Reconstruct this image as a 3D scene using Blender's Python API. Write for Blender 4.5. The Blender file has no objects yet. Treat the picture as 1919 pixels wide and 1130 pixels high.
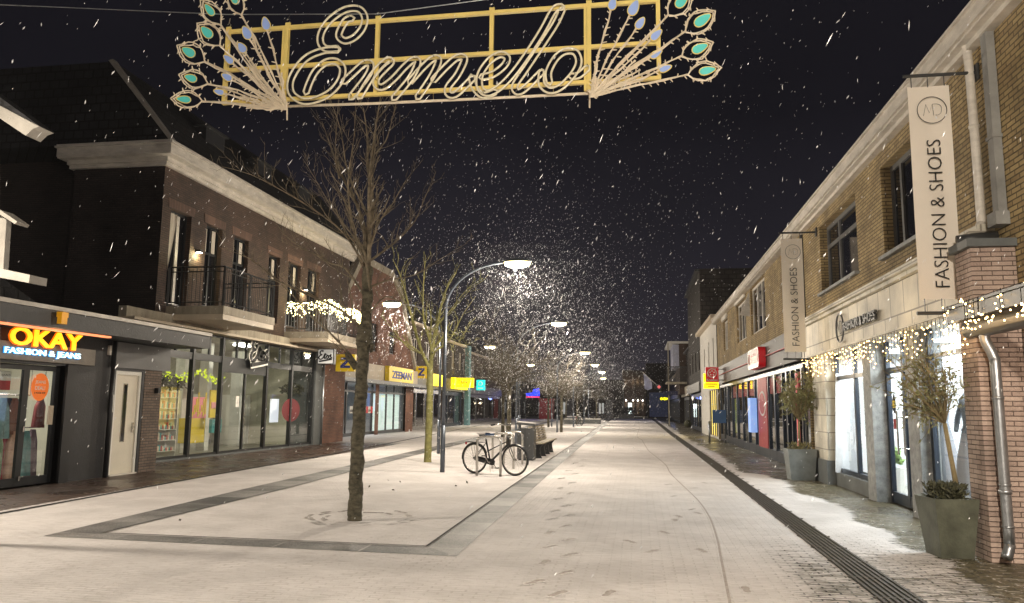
import bpy, math, random
import numpy as np
from mathutils import Vector, Matrix
random.seed(7)
C = bpy.context.scene.collection
S = bpy.context.scene

# ---------------------------------------------------------------- camera
IW, IH, FPX, HC = 1919, 1130, 1450.0, 1.55
_d = np.array([1198 - IW / 2, -(765 - IH / 2), -FPX]); _d /= np.linalg.norm(_d)
_r = math.radians(0.6)
_u = np.array([math.sin(_r), math.cos(_r), 0.0]); _u[2] = -(_u[0] * _d[0] + _u[1] * _d[1]) / _d[2]; _u /= np.linalg.norm(_u)
ROT = np.stack([np.cross(_d, _u), _d, _u])
cam_data = bpy.data.cameras.new('camera')
cam = bpy.data.objects.new('camera', cam_data); C.objects.link(cam)
cam_data.sensor_width = 36; cam_data.sensor_fit = 'HORIZONTAL'
cam_data.lens = 36 * FPX / IW; cam_data.clip_start = 0.05; cam_data.clip_end = 1500
m4 = Matrix.Identity(4)
for i in range(3):
    for j in range(3): m4[i][j] = float(ROT[i][j])
m4[2][3] = HC
cam.matrix_world = m4
S.camera = cam

# ---------------------------------------------------------------- world, view, render
w = bpy.data.worlds.new('World'); S.world = w; w.use_nodes = True
nt = w.node_tree; nt.nodes.clear()
wo = nt.nodes.new('ShaderNodeOutputWorld'); bg = nt.nodes.new('ShaderNodeBackground')
tc = nt.nodes.new('ShaderNodeTexCoord'); sx = nt.nodes.new('ShaderNodeSeparateXYZ')
cr = nt.nodes.new('ShaderNodeValToRGB')
cr.color_ramp.elements[0].position = 0.0; cr.color_ramp.elements[0].color = (0.024, 0.022, 0.031, 1)
cr.color_ramp.elements[1].position = 0.35; cr.color_ramp.elements[1].color = (0.0058, 0.0054, 0.0080, 1)
nt.links.new(tc.outputs['Generated'], sx.inputs[0]); nt.links.new(sx.outputs['Z'], cr.inputs[0])
wn_ = nt.nodes.new('ShaderNodeTexNoise'); wn_.inputs['Scale'].default_value = 2.2; wn_.inputs['Detail'].default_value = 5; nt.links.new(tc.outputs['Generated'], wn_.inputs['Vector'])
wm_ = nt.nodes.new('ShaderNodeMapRange'); wm_.inputs[1].default_value = 0.3; wm_.inputs[2].default_value = 0.7; wm_.inputs[3].default_value = 0.72; wm_.inputs[4].default_value = 1.3; nt.links.new(wn_.outputs[0], wm_.inputs[0])
ws_ = nt.nodes.new('ShaderNodeVectorMath'); ws_.operation = 'SCALE'; nt.links.new(cr.outputs[0], ws_.inputs[0]); nt.links.new(wm_.outputs[0], ws_.inputs['Scale'])
nt.links.new(ws_.outputs[0], bg.inputs[0]); bg.inputs[1].default_value = 1.0
nt.links.new(bg.outputs[0], wo.inputs[0])
S.view_settings.view_transform = 'Standard'; S.view_settings.look = 'None'
S.view_settings.exposure = 0.2; S.view_settings.gamma = 1.0
S.render.engine = 'CYCLES'
S.cycles.use_denoising = True
S.cycles.max_bounces = 6; S.cycles.diffuse_bounces = 3; S.cycles.glossy_bounces = 3
S.cycles.transparent_max_bounces = 16; S.cycles.volume_bounces = 0
S.cycles.sample_clamp_indirect = 4.0; S.cycles.caustics_reflective = False; S.cycles.caustics_refractive = False
S.cycles.use_light_tree = True

# ---------------------------------------------------------------- measuring: pixel of the photograph -> real point on a real plane
def ray(px, py): return ROT @ np.array([px - IW / 2, -(py - IH / 2), -FPX])
def G(px, py, z=0.0):
    r = ray(px, py); t = (z - HC) / r[2]; return (float(r[0] * t), float(r[1] * t))
def FX(px, py, X):
    r = ray(px, py); t = X / r[0]; return (float(r[1] * t), float(HC + r[2] * t))
def FY(px, py, Y):
    r = ray(px, py); t = Y / r[1]; return (float(r[0] * t), float(HC + r[2] * t))

# ---------------------------------------------------------------- materials
def _new(name):
    m = bpy.data.materials.new(name); m.use_nodes = True; n = m.node_tree; n.nodes.clear()
    o = n.nodes.new('ShaderNodeOutputMaterial'); b = n.nodes.new('ShaderNodeBsdfPrincipled')
    n.links.new(b.outputs[0], o.inputs[0]); return m, n, b, o
def M(name, col, rough=0.6, metal=0.0, var=0.18, ns=3.0, bump=0.0, bs=40.0, emit=None, es=0.0, spec=0.5, stretch=(1, 1, 1)):
    m, n, b, o = _new(name)
    t = n.nodes.new('ShaderNodeTexCoord'); mp = n.nodes.new('ShaderNodeMapping'); mp.inputs['Scale'].default_value = stretch
    n.links.new(t.outputs['Object'], mp.inputs[0])
    no = n.nodes.new('ShaderNodeTexNoise'); no.inputs['Scale'].default_value = ns; no.inputs['Detail'].default_value = 6; no.inputs['Roughness'].default_value = 0.65
    n.links.new(mp.outputs[0], no.inputs['Vector'])
    mx = n.nodes.new('ShaderNodeMix'); mx.data_type = 'RGBA'
    mr = n.nodes.new('ShaderNodeMapRange'); mr.inputs[1].default_value = 0.3; mr.inputs[2].default_value = 0.7
    n.links.new(no.outputs[0], mr.inputs[0]); n.links.new(mr.outputs[0], mx.inputs[0])
    mx.inputs[6].default_value = tuple(c * (1 - var) for c in col) + (1,)
    mx.inputs[7].default_value = tuple(min(1, c * (1 + var)) for c in col) + (1,)
    n.links.new(mx.outputs[2], b.inputs['Base Color'])
    b.inputs['Roughness'].default_value = rough; b.inputs['Metallic'].default_value = metal
    b.inputs['Specular IOR Level'].default_value = spec
    if bump:
        n2 = n.nodes.new('ShaderNodeTexNoise'); n2.inputs['Scale'].default_value = bs; n2.inputs['Detail'].default_value = 5
        n.links.new(mp.outputs[0], n2.inputs['Vector'])
        bp = n.nodes.new('ShaderNodeBump'); bp.inputs['Strength'].default_value = bump; bp.inputs['Distance'].default_value = 0.02
        n.links.new(n2.outputs[0], bp.inputs['Height']); n.links.new(bp.outputs[0], b.inputs['Normal'])
    if emit:
        b.inputs['Emission Color'].default_value = emit + (1,); b.inputs['Emission Strength'].default_value = es
    return m
def Mbrick(name, c1, c2, mortar, bw=0.21, bh=0.062, ms=0.009, rough=0.8, bump=0.6, stain=(0.5, 0.5)):
    m, n, b, o = _new(name)
    t = n.nodes.new('ShaderNodeTexCoord'); s = n.nodes.new('ShaderNodeSeparateXYZ'); n.links.new(t.outputs['Object'], s.inputs[0])
    a = n.nodes.new('ShaderNodeMath'); a.operation = 'ADD'; n.links.new(s.outputs[0], a.inputs[0]); n.links.new(s.outputs[1], a.inputs[1])
    c = n.nodes.new('ShaderNodeCombineXYZ'); n.links.new(a.outputs[0], c.inputs[0]); n.links.new(s.outputs[2], c.inputs[1])
    br = n.nodes.new('ShaderNodeTexBrick'); br.inputs['Scale'].default_value = 1; br.inputs['Brick Width'].default_value = bw
    br.inputs['Row Height'].default_value = bh; br.inputs['Mortar Size'].default_value = ms; br.inputs['Mortar Smooth'].default_value = 0.3
    br.inputs['Bias'].default_value = 0.0
    br.inputs['Color1'].default_value = c1 + (1,); br.inputs['Color2'].default_value = c2 + (1,); br.inputs['Mortar'].default_value = mortar + (1,)
    n.links.new(c.outputs[0], br.inputs['Vector'])
    no = n.nodes.new('ShaderNodeTexNoise'); no.inputs['Scale'].default_value = 1.3; no.inputs['Detail'].default_value = 8; n.links.new(t.outputs['Object'], no.inputs['Vector'])
    mr = n.nodes.new('ShaderNodeMapRange'); mr.inputs[1].default_value = 0.3; mr.inputs[2].default_value = 0.7; mr.inputs[3].default_value = 0.6; mr.inputs[4].default_value = 1.3
    n.links.new(no.outputs[0], mr.inputs[0])
    mu = n.nodes.new('ShaderNodeVectorMath'); mu.operation = 'SCALE'; n.links.new(br.outputs[0], mu.inputs[0]); n.links.new(mr.outputs[0], mu.inputs['Scale'])
    n.links.new(mu.outputs[0], b.inputs['Base Color']); b.inputs['Roughness'].default_value = rough
    n3 = n.nodes.new('ShaderNodeTexNoise'); n3.inputs['Scale'].default_value = 45; n.links.new(t.outputs['Object'], n3.inputs['Vector'])
    h = n.nodes.new('ShaderNodeMath'); h.operation = 'MULTIPLY_ADD'; n.links.new(br.outputs['Fac'], h.inputs[0]); h.inputs[1].default_value = -1.0; n.links.new(n3.outputs[0], h.inputs[2])
    bp = n.nodes.new('ShaderNodeBump'); bp.inputs['Strength'].default_value = bump; bp.inputs['Distance'].default_value = 0.012
    n.links.new(h.outputs[0], bp.inputs['Height']); n.links.new(bp.outputs[0], b.inputs['Normal'])
    return m
def Mglass(name, tint=(0.75, 0.82, 0.8), refl=1.0, rough=0.02):
    m, n, b, o = _new(name); n.nodes.remove(b)
    tr = n.nodes.new('ShaderNodeBsdfTransparent'); tr.inputs[0].default_value = tint + (1,)
    gl = n.nodes.new('ShaderNodeBsdfGlossy'); gl.inputs['Roughness'].default_value = rough; gl.inputs[0].default_value = (1, 1, 1, 1)
    ge = n.nodes.new('ShaderNodeNewGeometry'); dt = n.nodes.new('ShaderNodeVectorMath'); dt.operation = 'DOT_PRODUCT'
    n.links.new(ge.outputs['Incoming'], dt.inputs[0]); n.links.new(ge.outputs['Normal'], dt.inputs[1])
    def mth(op, a, b, c=None):
        k = n.nodes.new('ShaderNodeMath'); k.operation = op
        for i, v in enumerate((a, b, c)):
            if v is None: continue
            if isinstance(v, (int, float)): k.inputs[i].default_value = v
            else: n.links.new(v, k.inputs[i])
        return k.outputs[0]
    ab = mth('ABSOLUTE', dt.outputs['Value'], None); p5 = mth('POWER', mth('SUBTRACT', 1.0, ab), 5.0)
    mu = n.nodes.new('ShaderNodeMath'); mu.operation = 'MULTIPLY'; mu.inputs[1].default_value = refl; mu.use_clamp = True
    n.links.new(mth('MULTIPLY_ADD', p5, 0.87, 0.12), mu.inputs[0])
    mx = n.nodes.new('ShaderNodeMixShader'); n.links.new(mu.outputs[0], mx.inputs[0]); n.links.new(tr.outputs[0], mx.inputs[1]); n.links.new(gl.outputs[0], mx.inputs[2])
    n.links.new(mx.outputs[0], o.inputs[0]); return m
def Mtile(name, col, sx_, sz_, rough=0.5, line=(0.2, 0.2, 0.2), ms=0.012):
    return Mbrick(name, col, tuple(c * 0.93 for c in col), line, bw=sx_, bh=sz_, ms=ms, rough=rough, bump=0.15)

def Mground():
    m, n, b, o = _new('snow_on_brick_paving')
    N = n.nodes.new; L = n.links.new
    t = N('ShaderNodeTexCoord'); s = N('ShaderNodeSeparateXYZ'); L(t.outputs['Object'], s.inputs[0])
    def noise(scale, detail=6, vec=None, rough=0.6):
        k = N('ShaderNodeTexNoise'); k.inputs['Scale'].default_value = scale; k.inputs['Detail'].default_value = detail; k.inputs['Roughness'].default_value = rough
        L(vec if vec else t.outputs['Object'], k.inputs['Vector']); return k.outputs[0]
    def math_(op, a, bb, cc=None, clamp=False):
        k = N('ShaderNodeMath'); k.operation = op; k.use_clamp = clamp
        for i, v in enumerate((a, bb, cc)):
            if v is None: continue
            if isinstance(v, (int, float)): k.inputs[i].default_value = v
            else: L(v, k.inputs[i])
        return k.outputs[0]
    def ramp(v, a, bb, c=0.0, d=1.0):
        k = N('ShaderNodeMapRange'); k.interpolation_type = 'SMOOTHSTEP'; k.inputs[1].default_value = a; k.inputs[2].default_value = bb; k.inputs[3].default_value = c; k.inputs[4].default_value = d
        L(v, k.inputs[0]); return k.outputs[0]
    X, Y = s.outputs[0], s.outputs[1]
    cb = N('ShaderNodeCombineXYZ'); L(X, cb.inputs[0]); L(Y, cb.inputs[1])
    br = N('ShaderNodeTexBrick'); br.inputs['Scale'].default_value = 1; br.inputs['Brick Width'].default_value = 0.21; br.inputs['Row Height'].default_value = 0.07
    br.inputs['Mortar Size'].default_value = 0.011; br.inputs['Mortar Smooth'].default_value = 0.5
    br.inputs['Color1'].default_value = (0.105, 0.09, 0.05, 1); br.inputs['Color2'].default_value = (0.15, 0.125, 0.07, 1); br.inputs['Mortar'].default_value = (0.03, 0.028, 0.02, 1)
    L(cb.outputs[0], br.inputs['Vector'])
    mp = N('ShaderNodeMapping'); mp.inputs['Scale'].default_value = (1.2, 7, 1); L(t.outputs['Object'], mp.inputs[0])
    streak = noise(2.2, 6, mp.outputs[0], 0.7); big = noise(0.55, 4); fine = noise(14, 5)
    # cover: 1 snow, 0 bare brick, by where the wind left it
    rx = ramp(math_('ADD', math_('MULTIPLY_ADD', big, 1.6, X), ramp(Y, 18.5, 21, 0.0, 0.5)), 3.5, 4.15)          # right pavement under the shop fronts
    nearb = math_('MULTIPLY', ramp(math_('MULTIPLY_ADD', big, .6, X), 3.25, 3.7), ramp(Y, 9.8, 9.0))
    rx = math_('MAXIMUM', rx, math_('MULTIPLY', nearb, 1.0))
    rx = math_('MULTIPLY', rx, ramp(X, 2.3, 2.5))
    lx = math_('MULTIPLY', ramp(math_('MULTIPLY_ADD', Y, 0.03, X), -8.55, -8.95), ramp(Y, 36, 27))      # left wet strip
    lx = math_('MULTIPLY', lx, 1.0)
    thin = math_('MULTIPLY', math_('MULTIPLY', ramp(X, 0.9, 1.6), ramp(Y, 13, 7.5)), 0.5)
    thin = math_('MAXIMUM', thin, math_('MULTIPLY', math_('MULTIPLY', ramp(X, 2.2, 2.5), ramp(Y, 14, 8)), 0.24))
    bare = math_('MAXIMUM', math_('MAXIMUM', rx, lx), thin)
    v = math_('ADD', bare, math_('MULTIPLY', math_('SUBTRACT', streak, 0.5), 1.15))
    v = math_('ADD', v, math_('MULTIPLY', math_('SUBTRACT', fine, 0.5), 0.35))
    v = math_('ADD', v, math_('MULTIPLY', br.outputs['Fac'], 0.14))
    mask = ramp(v, 0.42, 0.66)                                         # 1 = bare
    snowc = N('ShaderNodeMix'); snowc.data_type = 'RGBA'; L(ramp(noise(1.1, 7), 0.35, 0.65), snowc.inputs[0])
    snowc.inputs[6].default_value = (0.62, 0.585, 0.57, 1); snowc.inputs[7].default_value = (0.74, 0.70, 0.685, 1)
    # where the cover is thin the brick joints grin through
    rowm = math_('MULTIPLY', ramp(noise(1.7, 6), 0.42, 0.68), math_('MULTIPLY', br.outputs['Fac'], 0.42)); wisp = math_('MULTIPLY', ramp(noise(3.5, 8, mp.outputs[0], 0.8), 0.47, 0.68), 0.5); th2 = N('ShaderNodeMix'); th2.data_type = 'RGBA'; L(math_('MAXIMUM', rowm, wisp), th2.inputs[0])
    L(snowc.outputs[2], th2.inputs[6]); th2.inputs[7].default_value = (0.33, 0.28, 0.25, 1)
    lb = N('ShaderNodeMix'); lb.data_type = 'RGBA'; L(ramp(X, -6, -7), lb.inputs[0]); L(br.outputs[0], lb.inputs[6]); lbs = N('ShaderNodeVectorMath'); lbs.operation = 'MULTIPLY'; L(br.outputs[0], lbs.inputs[0]); lbs.inputs[1].default_value = (.62, .42, .5); L(lbs.outputs[0], lb.inputs[7])
    wetc = N('ShaderNodeMix'); wetc.data_type = 'RGBA'; L(math_('MULTIPLY', math_('MULTIPLY', ramp(noise(9, 3), 0.50, 0.60), ramp(br.outputs['Fac'], .3, .9)), math_('MULTIPLY', ramp(X, 2.0, 2.4), ramp(X, 4.1, 3.3))), wetc.inputs[0])
    L(lb.outputs[2], wetc.inputs[6]); wetc.inputs[7].default_value = (.62, .58, .54, 1)
    mx = N('ShaderNodeMix'); mx.data_type = 'RGBA'; L(mask, mx.inputs[0]); L(th2.outputs[2], mx.inputs[6]); L(wetc.outputs[2], mx.inputs[7])
    L(mx.outputs[2], b.inputs['Base Color'])
    wr = ramp(noise(0.9, 6), 0.38, 0.62, 0.16, 0.5); L(math_('ADD', math_('MULTIPLY', mask, wr), math_('MULTIPLY', math_('SUBTRACT', 1.0, mask), 0.85)), b.inputs['Roughness'])
    ht = math_('ADD', math_('MULTIPLY', math_('SUBTRACT', 1.0, mask), 0.5), math_('MULTIPLY', noise(30, 6), 0.35))
    ht = math_('ADD', ht, math_('MULTIPLY', noise(5, 5, mp.outputs[0]), 0.5))
    ht = math_('SUBTRACT', ht, math_('MULTIPLY', br.outputs['Fac'], 0.4))
    bp = N('ShaderNodeBump'); bp.inputs['Strength'].default_value = 1.0; bp.inputs['Distance'].default_value = 0.028; L(ht, bp.inputs['Height']); L(bp.outputs[0], b.inputs['Normal'])
    return m
def Mslab(name, base=(0.05, 0.052, 0.055), slab=0.9, axis=1, dust=0.5):
    """granite slabs dusted with snow, joints every `slab` metres"""
    m, n, b, o = _new(name); N = n.nodes.new; L = n.links.new
    t = N('ShaderNodeTexCoord'); s = N('ShaderNodeSeparateXYZ'); L(t.outputs['Object'], s.inputs[0])
    d = N('ShaderNodeMath'); d.operation = 'DIVIDE'; L(s.outputs[axis], d.inputs[0]); d.inputs[1].default_value = slab
    fl = N('ShaderNodeMath'); fl.operation = 'FLOOR'; L(d.outputs[0], fl.inputs[0])
    wn = N('ShaderNodeTexWhiteNoise'); wn.noise_dimensions = '1D'; L(fl.outputs[0], wn.inputs['W'])
    frc = N('ShaderNodeMath'); frc.operation = 'FRACT'; L(d.outputs[0], frc.inputs[0])
    jt = N('ShaderNodeMath'); jt.operation = 'LESS_THAN'; L(frc.outputs[0], jt.inputs[0]); jt.inputs[1].default_value = 0.03
    no = N('ShaderNodeTexNoise'); no.inputs['Scale'].default_value = 60; no.inputs['Detail'].default_value = 4; L(t.outputs['Object'], no.inputs['Vector'])
    n2 = N('ShaderNodeTexNoise'); n2.inputs['Scale'].default_value = 1.6; n2.inputs['Detail'].default_value = 7; L(t.outputs['Object'], n2.inputs['Vector'])
    a = N('ShaderNodeMath'); a.operation = 'MULTIPLY_ADD'; L(wn.outputs[0], a.inputs[0]); a.inputs[1].default_value = 0.35; a.inputs[2].default_value = dust - 0.35
    a2 = N('ShaderNodeMath'); a2.operation = 'MULTIPLY_ADD'; L(n2.outputs[0], a2.inputs[0]); a2.inputs[1].default_value = 0.7; L(a.outputs[0], a2.inputs[2])
    a3 = N('ShaderNodeMath'); a3.operation = 'SUBTRACT'; L(a2.outputs[0], a3.inputs[0]); L(no.outputs[0], a3.inputs[1])
    r = N('ShaderNodeMapRange'); r.inputs[1].default_value = -0.25; r.inputs[2].default_value = 0.45; L(a3.outputs[0], r.inputs[0])
    mxj = N('ShaderNodeMath'); mxj.operation = 'MAXIMUM'; L(r.outputs[0], mxj.inputs[0])
    jm = N('ShaderNodeMath'); jm.operation = 'MULTIPLY'; L(jt.outputs[0], jm.inputs[0]); jm.inputs[1].default_value = 0.55; L(jm.outputs[0], mxj.inputs[1])
    mx = N('ShaderNodeMix'); mx.data_type = 'RGBA'; L(mxj.outputs[0], mx.inputs[0]); mx.inputs[6].default_value = base + (1,); mx.inputs[7].default_value = (0.46, 0.44, 0.42, 1)
    L(mx.outputs[2], b.inputs['Base Color']); b.inputs['Roughness'].default_value = 0.6
    bp = N('ShaderNodeBump'); bp.inputs['Strength'].default_value = 0.3; bp.inputs['Distance'].default_value = 0.005; L(no.outputs[0], bp.inputs['Height']); L(bp.outputs[0], b.inputs['Normal'])
    return m

MAT = dict(
    shaded_trim=M('shaded_grey_trim', (0.30, 0.28, 0.25), 0.6, var=0.2, ns=3),  # cream dormer and eave trim, greyed in its colour to look shaded
    brown_brick=Mbrick('brown_brick', (0.060, 0.034, 0.024), (0.09, 0.052, 0.036), (0.028, 0.022, 0.019)),
    red_brick=Mbrick('red_brick', (0.17, 0.065, 0.04), (0.23, 0.10, 0.06), (0.09, 0.07, 0.055)),
    yellow_brick=Mbrick('yellow_brick', (0.44, 0.33, 0.16), (0.30, 0.215, 0.105), (0.12, 0.09, 0.05), bump=0.9),
    pink_brick=Mbrick('pink_brick', (0.56, 0.43, 0.36), (0.42, 0.31, 0.26), (0.15, 0.11, 0.09), bh=.052, ms=0.0055, bump=1.0),
    grey_brick=Mbrick('grey_brick', (0.17, 0.12, 0.09), (0.12, 0.085, 0.065), (0.06, 0.05, 0.04)),
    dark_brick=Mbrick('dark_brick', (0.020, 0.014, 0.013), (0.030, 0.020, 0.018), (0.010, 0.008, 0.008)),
    roof_tile=Mbrick('roof_tile', (0.012, 0.012, 0.014), (0.018, 0.018, 0.021), (0.004, 0.004, 0.005), bw=0.3, bh=0.25, ms=0.03, bump=1.0),
    cream_tile=Mtile('cream_panel', (0.72, 0.66, 0.54), 0.62, 0.5, line=(0.25, 0.22, 0.17), ms=0.014),
    cream_stone=Mtile('cream_stone', (0.66, 0.62, 0.52), 0.9, 0.36, line=(0.3, 0.27, 0.22), ms=0.012),
    white_paint=M('white_paint', (0.62, 0.58, 0.52), 0.5, var=0.22, ns=2.5, bump=0.1, stretch=(1, 1, 3)),
    white_bright=M('white_lacquer', (0.8, 0.78, 0.72), 0.35, var=0.03),
    white_wall=M('white_render', (0.68, 0.66, 0.62), 0.8, var=0.08),
    beige=M('aged_cream_boards', (0.55, 0.47, 0.36), 0.6, var=0.14, ns=1.5, stretch=(1, 1, 0.3)),
    concrete=M('stained_concrete', (0.36, 0.32, 0.25), 0.8, var=0.35, ns=3, bump=0.3, stretch=(1, 1, 0.25)),
    grey_plaster=M('charcoal_plaster', (0.02, 0.02, 0.022), 0.5, var=0.3, ns=5, bump=0.25, bs=25),
    grey_panel=M('grey_panel', (0.11, 0.11, 0.11), 0.5, var=0.12),
    grey_stone=M('grey_stone', (0.30, 0.31, 0.31), 0.7, var=0.35, ns=9, bump=0.25),
    dark_stone=M('dark_plinth_stone', (0.13, 0.14, 0.14), 0.6, var=0.2),
    black=M('black_metal', (0.015, 0.016, 0.018), 0.4, var=0.1),
    black_frame=M('black_window_frame', (0.018, 0.02, 0.022), 0.35, var=0.15),
    blue_frame=M('blue_black_frame', (0.012, 0.02, 0.035), 0.3, var=0.15),
    dark_grey=M('dark_grey_metal', (0.06, 0.062, 0.064), 0.4, metal=0.3, var=0.15),
    pole=M('galvanised_post', (0.10, 0.115, 0.14), 0.4, metal=0.6, var=0.15),
    zinc=M('zinc_pipe', (0.42, 0.44, 0.46), 0.35, metal=0.85, var=0.2, ns=8),
    steel=M('brushed_steel', (0.62, 0.6, 0.56), 0.25, metal=1.0, var=0.06),
    glass=Mglass('shop_glass', (0.86, 0.9, 0.88), 1.0),
    dark_glass=M('dark_room_glass', (0.010, 0.011, 0.014), 0.06, var=0.2, spec=0.8),
    curtain=M('pale_curtain', (0.55, 0.5, 0.42), 0.9, var=0.15, ns=8, stretch=(8, 8, 0.5)),
    metal_fascia=M('dark_gloss_fascia', (0.04, 0.04, 0.038), 0.5, metal=0.2, var=0.3, ns=3, bump=0.12, bs=4, stretch=(4, 4, 0.5)),
    red=M('sign_red', (0.55, 0.012, 0.02), 0.35, var=0.05, emit=(0.6, 0.01, 0.02), es=0.12),
    red_dull=M('red_vinyl', (0.42, 0.03, 0.035), 0.5, var=0.1),
    yellow=M('sign_yellow', (0.85, 0.62, 0.02), 0.45, var=0.04),
    yellow_lit=M('lit_sign_yellow', (0.9, 0.7, 0.02), 0.5, var=0.03, emit=(1.0, 0.72, 0.0), es=1.5),
    blue=M('sign_blue', (0.015, 0.03, 0.22), 0.5, var=0.05),
    blue_box=M('blue_panel', (0.03, 0.08, 0.2), 0.5, var=0.15),
    teal_lit=M('lit_sign_turquoise', (0.0, 0.6, 0.6), 0.5, var=0.03, emit=(0.0, 0.75, 0.72), es=0.9),
    neon_blue=M('blue_neon', (0.02, 0.03, 0.8), 0.5, emit=(0.01, 0.04, 1.0), es=1.6),
    neon_red=M('red_neon', (0.8, 0.02, 0.1), 0.5, emit=(1.0, 0.06, 0.15), es=0.8),
    orange_lit=M('orange_letter_light', (1, 0.5, 0.02), 0.5, var=0.0, emit=(1.0, 0.50, 0.015), es=1.5),
    orange_rim=M('orange_glow_rim', (0.8, 0.15, 0.01), 0.5, var=0.0, emit=(1.0, 0.16, 0.0), es=0.8),
    cool_lit=M('cool_letter_light', (0.8, 0.95, 1), 0.5, var=0.0, emit=(0.55, 0.9, 1.0), es=2.2),
    cool_rim=M('blue_glow_rim', (0.05, 0.3, 0.7), 0.5, var=0.0, emit=(0.02, 0.3, 0.85), es=1.0),
    white_lit=M('white_lightbox', (0.8, 0.8, 0.8), 0.5, var=0.0, emit=(0.9, 0.92, 1.0), es=0.9),
    led=M('led_strip', (1, 1, 1), 0.5, var=0, emit=(1.0, 0.98, 0.92), es=9.0),
    led_cool=M('cool_led_strip', (1, 1, 1), 0.5, var=0, emit=(0.85, 0.93, 1.0), es=5.0),
    lamp_lens=M('street_lamp_lens', (1, 1, 1), 0.3, var=0, emit=(1.0, 0.80, 0.36), es=8.0),
    bulb=M('warm_bulb', (1, 0.8, 0.4), 0.4, var=0, emit=(1.0, 0.62, 0.22), es=14.0),
    bulb_pale=M('pale_warm_bulb', (1, 0.9, 0.5), 0.4, var=0, emit=(1.0, 0.86, 0.42), es=10.0),
    wire=M('dark_wire', (0.012, 0.012, 0.012), 0.5, var=0),
    gold=M('yellow_painted_steel', (0.85, 0.67, 0.22), 0.4, var=0.1),
    rope=M('clear_rope_light', (0.84, 0.77, 0.58), 0.25, var=0.16, ns=20, spec=0.8),
    cord=M('cream_light_cord', (0.80, 0.70, 0.55), 0.4, var=0.12, ns=15),
    teal_drop=M('turquoise_panel', (0.10, 0.60, 0.55), 0.5, var=0.04, emit=(0.1, 0.6, 0.55), es=0.12),
    blue_drop=M('periwinkle_panel', (0.30, 0.42, 0.78), 0.5, var=0.04, emit=(0.3, 0.42, 0.78), es=0.12),
    bark=M('grey_bark', (0.085, 0.075, 0.05), 0.9, var=0.85, ns=11, bump=1.0, bs=30, stretch=(1, 1, 1.6)),
    twig=M('pale_twig', (0.155, 0.125, 0.085), 0.85, var=0.75, ns=10),
    mossy=M('mossy_bark', (0.21, 0.20, 0.07), 0.9, var=0.4, ns=8, bump=0.8, bs=30),
    snowy_twig=M('snow_dusted_twig', (0.105, 0.09, 0.062), 0.8, var=0.7, ns=14),
    planter=M('zinc_grey_planter', (0.20, 0.22, 0.22), 0.55, var=0.25, ns=4),
    planter_green=M('algae_stained_planter', (0.095, 0.10, 0.072), 0.6, var=0.45, ns=3.5, bump=0.2),
    olive=M('olive_leaf', (0.24, 0.24, 0.11), 0.6, var=0.45, ns=14),
    olive_bark=M('olive_bark', (0.24, 0.19, 0.10), 0.85, var=0.3, ns=8),
    heather=M('low_shrub_leaf', (0.06, 0.06, 0.03), 0.7, var=0.4, ns=14),
    banner=M('banner_cloth', (0.86, 0.79, 0.70), 0.8, var=0.04, ns=1.2),
    ink=M('black_print', (0.01, 0.01, 0.01), 0.6, var=0),
    snow=M('loose_snow', (0.78, 0.75, 0.72), 0.8, var=0.06, bump=0.4),
    flake=M('snow_flake', (0.85, 0.85, 0.87), 0.8, var=0.0),
    trodden=M('trodden_snow', (0.38, 0.335, 0.305), 0.75, var=0.35, ns=25, bump=0.5),
    gap=M('dark_joint', (0.015, 0.014, 0.013), 0.9, var=0.1),
    grate=M('drain_grate_metal', (0.055, 0.05, 0.042), 0.5, var=0.4, ns=12),
    rubber=M('tyre_rubber', (0.012, 0.012, 0.012), 0.7, var=0.1),
    wood=M('weathered_bench_slat', (0.50, 0.43, 0.31), 0.7, var=0.3, ns=6, stretch=(6, 0.6, 6)),
    door_white=M('cream_door_paint', (0.74, 0.68, 0.56), 0.4, var=0.05),
    shop_wall=M('shop_interior_wall', (0.55, 0.53, 0.42), 0.7, var=0.12, ns=1),
    shop_floor=M('shop_interior_floor', (0.30, 0.28, 0.24), 0.35, var=0.15),
    amber=M('amber_beacon', (0.8, 0.35, 0.01), 0.3, var=0.1, emit=(1, 0.45, 0.01), es=0.2),
    sky_white=M('white_fabric', (0.8, 0.8, 0.82), 0.8, var=0.05),
    grey_fabric=M('grey_fabric', (0.3, 0.32, 0.36), 0.8, var=0.1),
    skin_grey=M('printed_grey', (0.42, 0.43, 0.45), 0.6, var=0.1),
    black_fabric=M('dark_fabric', (0.03, 0.03, 0.035), 0.8, var=0.2),
    lime=M('lime_foliage', (0.20, 0.34, 0.05), 0.7, var=0.4, ns=20),
)
def Mc(name, col, **k):
    if name not in MAT: MAT[name] = M(name, col, **k)
    return MAT[name]

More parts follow.
